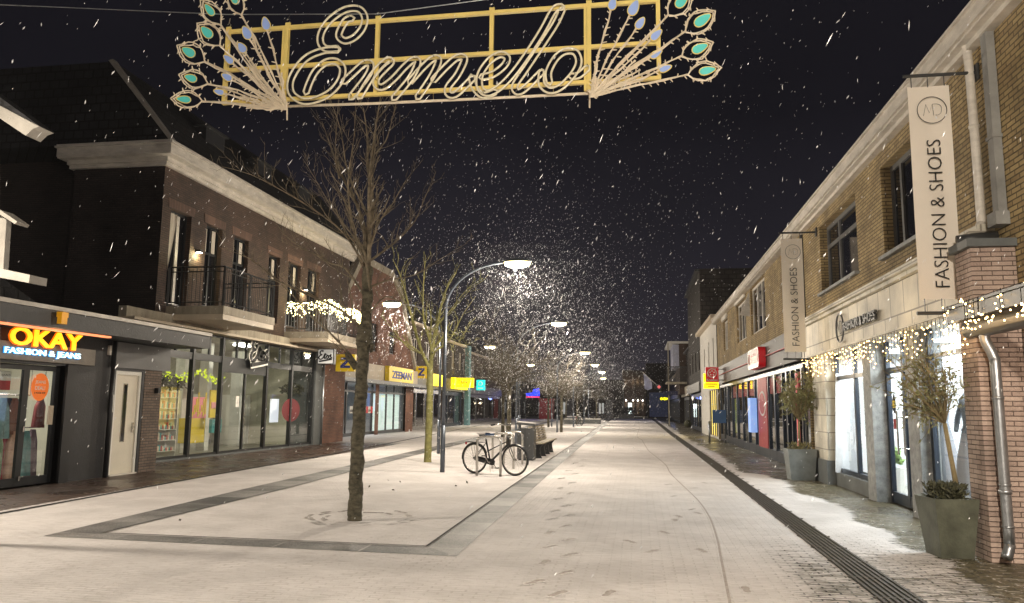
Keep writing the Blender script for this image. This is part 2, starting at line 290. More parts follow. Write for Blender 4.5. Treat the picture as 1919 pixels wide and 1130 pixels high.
# ---------------------------------------------------------------- mesh building
class MB:
    def __init__(s): s.v = []; s.f = []; s.mi = []; s.cur = 0
    def add(s, vs, fs):
        n = len(s.v); s.v += [tuple(map(float, p)) for p in vs]; s.f += [tuple(i + n for i in f) for f in fs]; s.mi += [s.cur] * len(fs)
        return s
    def box(s, x0, x1, y0, y1, z0, z1):
        x0, x1 = sorted((x0, x1)); y0, y1 = sorted((y0, y1)); z0, z1 = sorted((z0, z1))
        return s.add([(x, y, z) for z in (z0, z1) for y in (y0, y1) for x in (x0, x1)],
                     [(0, 2, 3, 1), (4, 5, 7, 6), (0, 1, 5, 4), (2, 6, 7, 3), (0, 4, 6, 2), (1, 3, 7, 5)])
    def quad(s, a, b, c, d): return s.add([a, b, c, d], [(0, 1, 2, 3)])
    def poly(s, pts): return s.add(pts, [tuple(range(len(pts)))])
    def prism(s, pts, vec):
        n = len(pts); v = [tuple(p) for p in pts] + [tuple(p[i] + vec[i] for i in range(3)) for p in pts]
        return s.add(v, [tuple(range(n))[::-1], tuple(range(n, 2 * n))] + [(i, (i + 1) % n, n + (i + 1) % n, n + i) for i in range(n)])
    def tube(s, pts, r, n=6, caps=True, closed=False):
        pts = [Vector(p) for p in pts]; k = len(pts)
        if k < 2: return s
        rs = r if isinstance(r, (list, tuple)) else [r] * k
        vs = []; up = None
        for i, p in enumerate(pts):
            if closed: d = pts[(i + 1) % k] - pts[i - 1]
            else: d = pts[min(i + 1, k - 1)] - pts[max(i - 1, 0)]
            if d.length < 1e-9: d = Vector((0, 0, 1))
            d.normalize()
            if up is None:
                up = Vector((0, 0, 1)) if abs(d.z) < 0.9 else Vector((1, 0, 0))
            a = up - d * up.dot(d)
            if a.length < 1e-4: a = d.orthogonal()
            a.normalize(); up = a; b = d.cross(a)
            for j in range(n):
                t = 2 * math.pi * j / n; vs.append(p + (a * math.cos(t) + b * math.sin(t)) * rs[i])
        fs = []
        for i in range(k if closed else k - 1):
            i2 = (i + 1) % k
            for j in range(n):
                j2 = (j + 1) % n; fs.append((i * n + j, i * n + j2, i2 * n + j2, i2 * n + j))
        if caps and not closed: fs += [tuple(range(n))[::-1], tuple(range((k - 1) * n, k * n))]
        return s.add(vs, fs)
    def cyl(s, a, b, r, n=12, r2=None): return s.tube([a, b], [r, r if r2 is None else r2], n)
    def ball(s, c, r, seg=8, rings=5, sc=(1, 1, 1)):
        vs = [(c[0], c[1], c[2] + r * sc[2])]
        for i in range(1, rings):
            th = math.pi * i / rings
            for j in range(seg):
                ph = 2 * math.pi * j / seg
                vs.append((c[0] + r * sc[0] * math.sin(th) * math.cos(ph), c[1] + r * sc[1] * math.sin(th) * math.sin(ph), c[2] + r * sc[2] * math.cos(th)))
        vs.append((c[0], c[1], c[2] - r * sc[2])); fs = []
        for j in range(seg): fs.append((0, 1 + j, 1 + (j + 1) % seg))
        for i in range(rings - 2):
            for j in range(seg):
                a = 1 + i * seg; fs.append((a + j, a + seg + j, a + seg + (j + 1) % seg, a + (j + 1) % seg))
        l = len(vs) - 1; a = 1 + (rings - 2) * seg
        for j in range(seg): fs.append((l, a + (j + 1) % seg, a + j))
        return s.add(vs, fs)
    def torus(s, c, ax, R, r, n=32, m=6):
        ax = Vector(ax).normalized(); u = ax.orthogonal().normalized(); w_ = ax.cross(u)
        return s.tube([Vector(c) + (u * math.cos(2 * math.pi * i / n) + w_ * math.sin(2 * math.pi * i / n)) * R for i in range(n)], r, m, closed=True)
    def leaf(s, p, d, l, w_):
        d = Vector(d).normalized(); a = d.orthogonal().normalized(); a.rotate(Matrix.Rotation(random.uniform(0, 6.28), 3, d)) ; p = Vector(p)
        return s.add([p, p + d * l * .5 + a * w_, p + d * l, p + d * l * .5 - a * w_], [(0, 1, 2, 3)])

def wloc(o):
    v = Vector((0, 0, 0))
    while o: v += Vector(o.location); o = o.parent
    return v
def build(name, mb, mat, parent=None, loc=None, smooth=False):
    me = bpy.data.meshes.new(name); org = wloc(parent)
    off = org if parent else Vector(loc or (0, 0, 0))
    me.from_pydata([(p[0] - off.x, p[1] - off.y, p[2] - off.z) for p in mb.v], [], mb.f)
    mats = mat if isinstance(mat, (list, tuple)) else [mat]
    for q in mats: me.materials.append(MAT[q] if isinstance(q, str) else q)
    if len(mats) > 1: me.polygons.foreach_set('material_index', mb.mi)
    if smooth: me.polygons.foreach_set('use_smooth', [True] * len(me.polygons))
    me.update()
    o = bpy.data.objects.new(name, me); C.objects.link(o)
    if parent: o.parent = parent
    else: o.location = off
    return o
def tag(o, label=None, cat=None, group=None, kind=None):
    if label: o['label'] = label
    if cat: o['category'] = cat
    if group: o['group'] = group
    if kind: o['kind'] = kind
    return o
def thing(name, label, cat, loc, group=None):
    o = bpy.data.objects.new(name, None); o.empty_display_size = 0.2; o.location = loc; C.objects.link(o)
    return tag(o, label, cat, group)
def solo(name, mb, mat, label, cat, loc, group=None, smooth=False):
    return tag(build(name, mb, mat, None, loc, smooth), label, cat, group)
def structure(name, mb, mat): return tag(build(name, mb, mat, None, (0, 0, 0)), kind='structure')
def dup(root, loc, label=None, rz=None, group=None, skip=()):
    r = root.copy(); C.objects.link(r); r.location = loc
    if rz is not None: r.rotation_euler = (0, 0, rz)
    if label: r['label'] = label
    if group: r['group'] = group
    for ch in list(root.children):
        if ch.name.split('.')[0] in skip: continue
        c = ch.copy(); C.objects.link(c); c.parent = r
        for g in list(ch.children):
            d = g.copy(); C.objects.link(d); d.parent = c
    return r
def text(name, s, origin, u, v, h, mat, parent=None, width=None, depth=0.01, bold=0.0, shear=0.0, center=False, loc=None):
    cu = bpy.data.curves.new('t', 'FONT'); cu.body = s; cu.size = 1; cu.offset = bold; cu.shear = shear; cu.resolution_u = 3
    ob = bpy.data.objects.new('t', cu); me = bpy.data.meshes.new_from_object(ob)
    vs = np.array([q.co[:] for q in me.vertices]); mn = vs.min(0); mxx = vs.max(0)
    hh = mxx[1] - mn[1]; sc = h / hh; sw = sc if width is None else width / (mxx[0] - mn[0])
    o3 = Vector(origin); u = Vector(u); v = Vector(v); n = u.cross(v)
    wd = (mxx[0] - mn[0]) * sw
    if center: o3 = o3 - u * (wd / 2)
    mb = MB(); k = len(vs); P = []
    for dd in (0, depth):
        for q in vs: P.append(o3 + u * ((q[0] - mn[0]) * sw) + v * ((q[1] - mn[1]) * sc) + n * dd)
    F = [tuple(p.vertices) for p in me.polygons]; ed = {}
    for f in F:
        for i in range(len(f)):
            a, b = f[i], f[(i + 1) % len(f)]; ed[(a, b)] = 1
    sides = [(a, b, b + k, a + k) for (a, b) in ed if (b, a) not in ed]
    mb.add(P, [f[::-1] for f in F] + [tuple(i + k for i in f) for f in F] + sides)
    bpy.data.objects.remove(ob); bpy.data.curves.remove(cu); bpy.data.meshes.remove(me)
    return build(name, mb, mat, parent, loc)
def wallX(mb, x, y0, y1, z0, z1, holes=(), d=1, t=0.2):
    """wall in the plane x, facing d (+1 east / -1 west), openings as (y0,y1,z0,z1) with reveals t deep"""
    ys = sorted({y0, y1, *[h for q in holes for h in q[:2]]}); zs = sorted({z0, z1, *[h for q in holes for h in q[2:]]})
    for a, b in zip(ys, ys[1:]):
        for c_, e in zip(zs, zs[1:]):
            if any(q[0] <= a and b <= q[1] and q[2] <= c_ and e <= q[3] for q in holes): continue
            mb.quad((x, a, c_), (x, b, c_), (x, b, e), (x, a, e))
    xi = x - d * t
    for a, b, c_, e in holes:
        mb.quad((x, a, c_), (xi, a, c_), (xi, a, e), (x, a, e)); mb.quad((x, b, c_), (xi, b, c_), (xi, b, e), (x, b, e))
        mb.quad((x, a, c_), (xi, a, c_), (xi, b, c_), (x, b, c_)); mb.quad((x, a, e), (xi, a, e), (xi, b, e), (x, b, e))
    return mb
def windowX(par, x, y0, y1, z0, z1, d, fr='black_frame', cols=(), rows=(), fw=0.06, rec=0.12, pane='dark_glass', fd=0.05, name='window'):
    xf = x - d * rec; m = MB()
    m.box(xf, xf - d * fd, y0, y0 + fw, z0, z1); m.box(xf, xf - d * fd, y1 - fw, y1, z0, z1)
    m.box(xf, xf - d * fd, y0 + fw, y1 - fw, z0, z0 + fw); m.box(xf, xf - d * fd, y0 + fw, y1 - fw, z1 - fw, z1)
    for c_ in cols: m.box(xf + d * .002, xf - d * (fd - .002), c_ - fw / 2, c_ + fw / 2, z0 + fw, z1 - fw)
    for r_ in rows: m.box(xf - d * .002, xf - d * (fd + .002), y0 + fw, y1 - fw, r_ - fw / 2, r_ + fw / 2)
    w_ = build(name, m, fr, par)
    xp = xf - d * fd * .6
    build('pane', MB().quad((xp, y0 + fw * .5, z0 + fw * .5), (xp, y1 - fw * .5, z0 + fw * .5), (xp, y1 - fw * .5, z1 - fw * .5), (xp, y0 + fw * .5, z1 - fw * .5)), pane, w_)
    return w_
def light(name, kind, loc, power, col, parent=None, size=0.1, sizey=None, rot=None):
    l = bpy.data.lights.new(name, kind); l.energy = power; l.color = col
    if kind == 'POINT': l.shadow_soft_size = size
    if kind == 'AREA':
        l.size = size
        if sizey: l.shape = 'RECTANGLE'; l.size_y = sizey
    o = bpy.data.objects.new(name, l); C.objects.link(o); off = wloc(parent)
    o.location = Vector(loc) - off
    if parent: o.parent = parent
    if rot: o.rotation_euler = rot
    return o
WARM = (1.0, 0.88, 0.72)

# ================================================================ GROUND
gm = MB()
gm.quad((-150, -40, 0), (120, -40, 0), (120, 420, 0), (-150, 420, 0))
gm.cur = 1
def shoe(cx, cy, ang, L=0.27, W=0.10):
    pts = [(0, -.5), (.32, -.42), (.38, -.2), (.28, 0), (.46, .2), (.42, .4), (.15, .5), (-.2, .48), (-.42, .3), (-.38, .1), (-.26, -.1), (-.34, -.3), (-.25, -.45)]
    ca, sa = math.cos(ang), math.sin(ang); out = []
    for a, b in pts:
        a *= W * random.uniform(.9, 1.15); b *= L; out.append((cx + a * ca - b * sa, cy + a * sa + b * ca))
    return out
def dent(pts, z=0.003, rim=0.007):
    cx = sum(p[0] for p in pts) / len(pts); cy = sum(p[1] for p in pts) / len(pts)
    gm.cur = 1; gm.poly([(x, y, z) for x, y in pts])
    gm.cur = 0
    o = [(cx + (x - cx) * 1.12, cy + (y - cy) * 1.08, z + rim) for x, y in pts]; o2 = [(cx + (x - cx) * 1.4, cy + (y - cy) * 1.22, z - .001) for x, y in pts]
    n = len(pts); gm.add([(x, y, z) for x, y in pts] + o + o2, [(i, (i + 1) % n, n + (i + 1) % n, n + i) for i in range(n)] + [(n + i, n + (i + 1) % n, 2 * n + (i + 1) % n, 2 * n + i) for i in range(n)])
for i, (px, py) in enumerate([(1045, 1113), (1002, 1091), (1058, 1074), (1020, 1054), (1068, 1040), (1030, 1025), (1065, 1012), (1030, 998), (1060, 986), (1035, 973), (1066, 966), (1040, 958), (1062, 948), (1045, 935), (1068, 925), (1050, 915), (1072, 905), (1052, 897), (1078, 888), (1066, 882), (1088, 874), (1078, 868), (1094, 862)]):
    x, y = G(px, py); dent(shoe(x, y, -0.35 + random.uniform(-.25, .25)))
for px, py in [(1140, 1112), (1165, 1098), (1190, 1085), (1222, 1033), (1180, 1015), (1245, 998), (1290, 985), (1265, 975), (1308, 962), (1246, 950), (1285, 940), (1262, 930), (1300, 915), (1252, 908), (1320, 905), (1398, 1105), (1315, 1032), (1272, 968), (1296, 955)]:
    x, y = G(px, py)
    if random.random() < .8: dent(shoe(x, y, random.uniform(-.8, .8), 0.25, 0.09), 0.0025, 0.004)
tp = [G(*p) for p in [(1374, 1160), (1368, 1130), (1358, 1080), (1350, 1040), (1344, 1010), (1330, 970), (1310, 940), (1288, 918), (1266, 897), (1255, 885), (1248, 872), (1232, 858), (1216, 845), (1208, 833), (1203, 825), (1194, 817), (1198, 803), (1197, 798)]]
gm.cur = 1
def smooth_path(p, k=6):
    out = []
    for i in range(len(p) - 1):
        p0 = p[max(i - 1, 0)]; p1 = p[i]; p2 = p[i + 1]; p3 = p[min(i + 2, len(p) - 1)]
        for j in range(k):
            t = j / k; out.append(tuple(0.5 * (2 * p1[q] + (p2[q] - p0[q]) * t + (2 * p0[q] - 5 * p1[q] + 4 * p2[q] - p3[q]) * t * t + (3 * p1[q] - p0[q] - 3 * p2[q] + p3[q]) * t ** 3) for q in range(len(p1))))
    out.append(tuple(p[-1])); return out
tp = smooth_path(tp, 6)
for a, b in zip(tp, tp[1:]):
    h = 0.013; gm.cur = 1
    gm.quad((a[0] - h, a[1], .003), (a[0] + h, a[1], .003), (b[0] + h, b[1], .003), (b[0] - h, b[1], .003))
    gm.cur = 0
    for s_ in (-1, 1):
        gm.quad((a[0] + s_ * h, a[1], .003), (a[0] + s_ * (h + .012), a[1], .0055), (b[0] + s_ * (h + .012), b[1], .0055), (b[0] + s_ * h, b[1], .003))
        gm.quad((a[0] + s_ * (h + .012), a[1], .0055), (a[0] + s_ * (h + .035), a[1], -.001), (b[0] + s_ * (h + .035), b[1], -.001), (b[0] + s_ * (h + .012), b[1], .0055))
MAT['ground'] = Mground(); MAT['slab_y'] = Mslab('granite_slab_dusted', slab=0.95, axis=1, dust=0.24); MAT['slab_x'] = Mslab('granite_slab_dusted_front', slab=1.0, axis=0, dust=0.30)
structure('ground', gm, ['ground', 'trodden'])
# granite bands framing the tree bed
Z1 = 0.004
def strip(mb, a, b, z):
    for i in range(len(a) - 1): mb.quad((*a[i], z), (*b[i], z), (*b[i + 1], z), (*a[i + 1], z))
RO = [(-1.9, 8.14), (-2.03, 15), (-2.2, 24), (-2.6, 47), (-3.97, 118)]; RI = [(-2.33, 8.60), (-2.47, 15), (-2.64, 24), (-3.0, 47), (-4.43, 118)]
LO = [(-6.87, 8.3), (-7.2, 13.7), (-7.55, 22), (-8.2, 38), (-9.1, 61), (-11, 118)]; LI = [(-6.36, 8.62), (-6.5, 13.7), (-6.95, 22), (-7.55, 38), (-8.5, 61), (-10.4, 118)]
m = MB(); strip(m, RI, RO, Z1); strip(m, LO, LI, Z1); structure('path', m, 'slab_y')
m = MB(); m.quad((-6.87, 8.3, Z1), (-1.9, 8.14, Z1), (-2.33, 8.60, Z1), (-6.36, 8.62, Z1)); structure('path_front', m, 'slab_x')
m = MB()
def off(l, d): return [(x + d, y) for x, y in l]
strip(m, off(RI, -.03), off(RI, .0), .012); m.quad((-6.36, 8.605, .012), (-2.33, 8.59, .012), (-2.36, 8.625, .012), (-6.3, 8.645, .012)); strip(m, off(LI, -0.0), off(LI, .02), .012)
structure('kerb_joint', m, 'gap')  # inner-edge gap, its shadow drawn in as a black strip
# drain grate with lengthwise ribs on the right
m = MB(); TL = [(1.90, 3), (1.93, 7), (1.93, 17), (1.90, 28), (1.78, 50), (1.75, 124)]; TR = [(2.29, 3), (2.30, 7), (2.24, 17), (2.22, 28), (2.14, 50), (2.2, 124)]
strip(m, TL, TR, .005); structure('drain_channel', m, 'gap')
m = MB()
for i in range(len(TL) - 1):
    for k in range(7):
        f0 = (k + .12) / 7; f1 = (k + .62) / 7
        a = [(TL[i][0] * (1 - f) + TR[i][0] * f, TL[i][1]) for f in (f0, f1)]; b = [(TL[i + 1][0] * (1 - f) + TR[i + 1][0] * f, TL[i + 1][1]) for f in (f0, f1)]
        m.add([(*a[0], .006), (*a[1], .006), (*b[1], .006), (*b[0], .006), (*a[0], .017), (*a[1], .017), (*b[1], .017), (*b[0], .017)], [(4, 5, 6, 7), (0, 1, 5, 4), (2, 3, 7, 6), (1, 2, 6, 5), (3, 0, 4, 7)])
y = 3.1
while y < 30:
    xl = 1.905; m.box(xl, xl + .385, y, y + .03, .006, .015); y += 0.8
structure('drain_grate', m, 'grate')
# thin slot drain on the left
m = MB(); D = [(-8.2, 2), (-8.75, 9), (-9.13, 14.5), (-9.61, 22.7), (-10.4, 33), (-12.6, 58), (-15, 90)]
strip(m, off(D, -.07), off(D, .05), .005); structure('slot_drain', m, 'gap')

# ================================================================ STREET LAMPS
def street_lamp(x, y, d=1, z=4.15, label='', rz=0):
    t = thing('street_lamp', label, 'street lamp', (x, y, 0), 'curved street lamps')
    p = MB(); p.tube([(x, y, 0), (x, y, 1.1)], [.058, .056], 12); p.tube([(x, y, 1.1), (x, y, 3.9)], [.045, .04], 12)
    build('pole', p, 'pole', t, smooth=True)
    arc = [(x + d * (1.55 * (1 - math.cos(a))), y, 3.9 + 1.12 * math.sin(a)) for a in [i * math.pi / 2 / 12 for i in range(13)]]
    arc = [(q[0], q[1], q[2]) for q in arc]
    build('arm', MB().tube(arc, [.038 - .001 * i for i in range(13)], 8), 'pole', t, smooth=True)
    hx = x + d * 1.75
    hm = MB(); n = 20
    ring = lambda k, z_: [(hx + d * (.34 * k * math.cos(2 * math.pi * i / n)), y + .19 * k * math.sin(2 * math.pi * i / n), z_) for i in range(n)]
    v = ring(1, 5.02) + ring(.92, 5.07) + ring(.5, 5.105); hm.add(v, [(i, (i + 1) % n, n + (i + 1) % n, n + i) for i in range(n)] + [(n + i, n + (i + 1) % n, 2 * n + (i + 1) % n, 2 * n + i) for i in range(n)] + [tuple(range(2 * n, 3 * n))])
    h = build('lamp_head', hm, 'pole', t, smooth=True)
    lm = MB(); v = ring(.97, 5.018) + ring(.88, 4.935) + ring(.5, 4.895); lm.add(v, [(n + i, n + (i + 1) % n, (i + 1) % n, i) for i in range(n)] + [(2 * n + i, 2 * n + (i + 1) % n, n + (i + 1) % n, n + i) for i in range(n)] + [tuple(range(2 * n, 3 * n))])
    build('lens', lm, 'lamp_lens', h)
    light('lamp_light', 'POINT', (hx, y, 4.76), LAMP_W, WARM, t, 0.12)
    sp_ = light('lamp_beam', 'SPOT', (hx, y, 4.75), BEAM_W, WARM, t); sp_.data.spot_size = math.radians(154); sp_.data.spot_blend = 0.35; sp_.data.shadow_soft_size = .12
    return t
LAMP_W = 720; BEAM_W = 600
lampA = street_lamp(-4.62, 18.19, label='tall curved street lamp beside the parked bicycle')
for x, y, lb in [(-5.0, 31.8, 'curved street lamp standing behind the slatted bench, second in the right-hand row'), (-5.1, 49.0, 'curved street lamp among the round-crowned trees halfway down the street'),
                 (-5.25, 63, 'smaller curved street lamp beyond the halfway trees'), (-5.3, 76, 'distant curved street lamp before the parked far bicycles'), (-5.9, 92, 'farthest curved street lamp near the end of the street')]:
    dup(lampA, (x, y, 0), lb)
for x, y, lb in [(-6.55, 25.2, 'curved street lamp whose lit head hangs over the pavement before the brick gable house'), (-6.75, 44, 'curved street lamp arching left in front of the turquoise shop sign'), (-7.0, 63, 'far curved street lamp arching left among the pollard trees')]:
    dup(lampA, (x, y, 0), lb, rz=math.pi)
for x, y, r_, lb, pw in [(3.0, 0.2, math.pi, 'added unseen street lamp beside the viewer on the right-hand pavement', 2.1), (-4.62, -12, 0, 'street lamp behind the viewer', 1.0), (-8.0, 7.7, math.pi, 'street lamp in front of the clothing shop with orange lettering', .85)]:  # right-hand lamp is added out of view to light pillar and near snow
    q_ = dup(lampA, (x, y, 0), lb, rz=r_)
    for c_ in q_.children:
        if c_.type == 'LIGHT': c_.data = c_.data.copy(); c_.data.energy *= pw

# ================================================================ LEFT: clothing shop
ok = thing('shop_building', 'single-storey charcoal plastered shop with deep canopy at the left edge', 'building', (-11.1, 12, 0))
XO = -11.1
m = MB(); wallX(m, XO, 2, 16.1, 0, 2.86, [(2.5, 13.62, 0.0, 2.25), (15.12, 16.02, 0.0, 2.24)], 1, .22)
m.box(-18, XO - .3, 2, 16.1, 3.02, 3.10); m.quad((-18, 16.1, 0), (XO, 16.1, 0), (XO, 16.1, 3.02), (-18, 16.1, 3.02))
build('wall', m, 'grey_plaster', ok)
m = MB(); m.box(-10.2, -10.26, 2, 17.2, 2.86, 3.16); m.box(-10.26, -12.5, 17.12, 17.2, 2.86, 3.16); m.box(-10.27, XO - .02, 2, 17.11, 2.87, 2.93); m.box(XO - .02, -12.5, 16.12, 17.11, 2.87, 2.93)
build('canopy', m, 'grey_plaster', ok)
build('canopy_edge', MB().box(-10.17, -10.30, 2, 17.24, 3.163, 3.235).box(-10.31, -12.5, 17.14, 17.24, 3.163, 3.235), 'white_paint', ok)
build('canopy_roof', MB().box(-10.32, -18, 2, 17.13, 3.105, 3.15), 'dark_grey', ok)
build('panel', MB().box(XO + .003, XO + .035, 14.98, 17.0, 2.3, 2.85), 'grey_panel', ok)
build('light_strip', MB().box(-10.45, -10.55, 11.0, 14.0, 2.835, 2.868), Mc('warm_strip', (1, .5, .3), var=0, emit=(1.0, 0.30, 0.12), es=1.2), ok)
build('pillar', MB().box(XO + .05, XO - .2, 13.62, 13.86, 0, 2.28), 'black', ok)
build('downpipe', MB().tube([(XO + .07, 14.92, 0), (XO + .07, 14.92, 2.85)], .045, 10), 'black', ok, smooth=True)
build('bracket', MB().box(XO + .003, XO + .06, 14.78, 14.84, 2.55, 2.75), 'white_paint', ok)
# glass front
fr = MB(); xg = XO - .12
for yy, ww in ((2.5, .12), (6.6, .1), (9.4, .1), (11.15, .08), (12.72, .14), (13.5, .12)): fr.box(xg, xg - .06, yy, yy + ww, 0.02, 2.24)
fr.box(xg - .003, xg - .057, 2.62, 13.5, 0.02, 0.17); fr.box(xg - .003, xg - .057, 2.62, 13.5, 2.14, 2.24)
f = build('window', fr, 'black_frame', ok); build('pane', MB().quad((xg - .03, 2.6, .15), (xg - .03, 13.5, .15), (xg - .03, 13.5, 2.15), (xg - .03, 2.6, 2.15)), 'glass', f)
build('lock', MB().box(xg + .004, xg + .03, 12.78, 12.82, 1.0, 1.1).box(xg + .004, xg + .03, 12.78, 12.82, 0.12, 0.2), 'steel', f)
m = MB(); xb = -14.2
m.quad((xb, 2.3, 0), (xb, 15.0, 0), (xb, 15.0, 2.8), (xb, 2.3, 2.8)); m.quad((xb, 15.0, 0), (XO - .22, 15.0, 0), (XO - .22, 15.0, 2.8), (xb, 15.0, 2.8)); m.quad((xb, 2.3, 2.8), (xb, 15.0, 2.8), (XO - .22, 15.0, 2.8), (XO - .22, 2.3, 2.8))
build('interior_wall', m, 'shop_wall', ok); build('interior_floor', MB().quad((xb, 2.3, .01), (XO - .22, 2.3, .01), (XO - .22, 15.0, .01), (xb, 15.0, .01)), 'shop_floor', ok)
build('display_panel', MB().box(-11.53, -11.5, FX(98, 750, -11.5)[0], FX(113, 750, -11.5)[0], .17, 2.13), 'white_lit', ok)
light('shop_light', 'AREA', (-12.3, 12.9, 2.7), 90, (1, .93, .85), ok, 1.2, 2.4)
# garments
for k, (yy, zt, ln, col, nm) in enumerate([(11.35, 1.62, .75, (.25, .4, .42), 'pale blue'), (11.75, 1.62, .72, (.03, .035, .06), 'navy'), (12.12, 1.62, .68, (.22, .09, .05), 'rust brown'), (12.45, 1.6, .72, (.09, .10, .08), 'dark olive'),
                                    (11.3, .98, .85, (.2, .33, .2), 'soft green'), (11.68, 1.0, .88, (.30, .012, .03), 'deep red'), (12.1, 1.0, .86, (.62, .38, .28), 'peach'), (12.45, .98, .84, (.45, .42, .40), 'light grey'),
                                    (12.95, 1.0, .85, (.25, .5, .52), 'aqua'), (13.2, 1.02, .9, (.34, .24, .30), 'mauve'), (13.1, 1.6, .55, (.2, .04, .04), 'maroon')]):
    xx = -11.62 - .05 * (k % 2); yy = FX([5, 16, 27, 38, 3, 17, 29, 38, 55, 67, 77][k], 750, xx)[0]; g = MB(); n = 14; rows = []
    for j in range(9):
        tt = j / 8; hw = .03 + .07 * min(1, tt * 4) * (1 - .2 * tt) + .05 * tt; z_ = zt - ln * tt
        rows.append([(xx + .05 * math.sin(i * 2.4 + k) * (tt + .15) + (.04 if i < n / 2 else -.04), yy - hw + 2 * hw * (i / (n / 2 - 1) if i < n / 2 else 1 - (i - n / 2) / (n / 2 - 1)), z_) for i in range(n)])
    g.add([p for r_ in rows for p in r_], [(j * n + i, j * n + (i + 1) % n, (j + 1) * n + (i + 1) % n, (j + 1) * n + i) for j in range(8) for i in range(n)] + [tuple(range(n))])
    solo('garment', g, Mc('cloth_' + nm.replace(' ', '_'), col, rough=.9, var=.25, ns=12), nm + ' garment hanging in the clothing shop window, ' + ('lower rail' if zt < 1.3 else 'upper rail'), 'garment', (xx, yy, zt), 'garments on rails in the shop window', smooth=True)
for zt, y0, y1, lb in ((1.68, 11.1, 13.4, 'upper steel clothes rail behind the shop glass'), (1.06, 11.1, 13.75, 'lower steel clothes rail behind the shop glass')):
    m = MB().tube([(-11.64, y0, zt), (-11.64, y1, zt)], .012, 6)
    for yy in (y0, y1): m.tube([(-11.64, yy, zt), (-11.64, yy, 2.7)], .008, 6)
    solo('clothes_rail', m, 'steel', lb, 'clothes rail', (-11.64, y0, 0))
# white door
dr = thing('house_door', 'cream front door with a narrow vertical glass strip', 'door', (XO, 15.57, 0))
m = MB(); m.box(XO - .02, XO - .12, 15.12, 15.19, 0, 2.24); m.box(XO - .02, XO - .12, 15.95, 16.02, 0, 2.24); m.box(XO - .023, XO - .117, 15.19, 15.95, 2.16, 2.24); build('frame', m, 'white_bright', dr)
leaf_ = build('door_leaf', MB().box(XO - .06, XO - .11, 15.19, 15.95, .03, 2.16), 'door_white', dr)
build('glass_strip', MB().box(XO - .056, XO - .06, 15.49, 15.60, .72, 1.95), 'dark_glass', dr)
build('strip_trim', MB().box(XO - .05, XO - .0598, 15.47, 15.49, .7, 1.97).box(XO - .05, XO - .0598, 15.60, 15.62, .7, 1.97).box(XO - .05, XO - .0598, 15.49, 15.60, .7, .72).box(XO - .05, XO - .0598, 15.49, 15.60, 1.95, 1.97), 'steel', dr)
build('handle', MB().box(XO - .03, XO - .06, 15.84, 15.88, .9, 1.12).tube([(XO - .02, 15.86, 1.02), (XO - .0, 15.86, 1.02), (XO - .0, 15.76, 1.02)], .012, 6), 'steel', dr)
build('sill', MB().box(XO + .03, XO - .12, 15.12, 16.02, 0.0, .028), 'white_paint', dr)
solo('intercom', MB().box(XO + .003, XO + .03, 14.98, 15.07, 1.35, 1.72).box(XO + .03, XO + .036, 15.0, 15.05, 1.5, 1.66), 'white_bright', 'slim cream intercom on the charcoal wall beside the door', 'intercom', (XO, 15, 1.35))
solo('intercom', MB().box(xg + .0, xg + .03, 13.38, 13.5, 1.12, 1.48).box(xg + .03, xg + .036, 13.4, 13.48, 1.2, 1.42), 'beige', 'boxy beige intercom mounted on the glass shop door edge', 'intercom', (xg, 13.4, 1.1))
# brick pier between the two shops
m = MB().box(XO - .0, XO - .35, 16.12, 16.75, 0, 2.86).box(XO - .35, -12.7, 16.12, 16.75, 0, 2.86)
solo('brick_pier', m, 'grey_brick', 'grey-brown brick pier between the cream door and the drugstore glass', 'brick pier', (-11.4, 16.4, 0))
solo('wall_lamp', MB().box(XO + .002, XO + .10, 16.5, 16.6, 1.78, 1.9), 'black', 'small black wall box on the brick pier', 'wall box', (XO, 16.5, 1.8))
solo('beacon', MB().box(-10.17, -10.08, 12.16, 12.30, 2.93, 3.05).box(-10.18, -10.07, 12.15, 12.31, 3.05, 3.14), ['amber'], 'amber alarm beacon on the charcoal canopy', 'alarm beacon', (-10.2, 12.2, 2.9))
# lettering
sg = thing('shop_sign', 'glowing orange OKAY sign with pale blue FASHION & JEANS line', 'shop sign', (-11.0, 12, 2.4))
build('backing_panel', MB().box(XO + .003, XO + .06, 9.0, 14.35, 2.30, 2.62), Mc('taupe_panel', (.20, .18, .15), rough=.5), sg)
text('letter_glow', 'OKAY', (XO + .10, 12.02, 2.545), (0, 1, 0), (0, 0, 1), .35, 'orange_rim', sg, width=1.84, depth=.02, bold=.035)
text('lettering', 'OKAY', (XO + .121, 12.04, 2.56), (0, 1, 0), (0, 0, 1), .32, 'orange_lit', sg, width=1.80, depth=.03, bold=.018)
text('letter_glow', 'FASHION & JEANS', (XO + .07, 11.98, 2.365), (0, 1, 0), (0, 0, 1), .155, 'cool_rim', sg, width=1.90, depth=.012, bold=.025)
text('lettering', 'FASHION & JEANS', (XO + .083, 12.0, 2.375), (0, 1, 0), (0, 0, 1), .135, 'cool_lit', sg, width=1.88, depth=.02, bold=.0)
light('sign_glow', 'AREA', (XO + .35, 12.9, 2.62), 7, (1, .45, .15), sg, 1.6, .2, (0, math.radians(-90), 0))
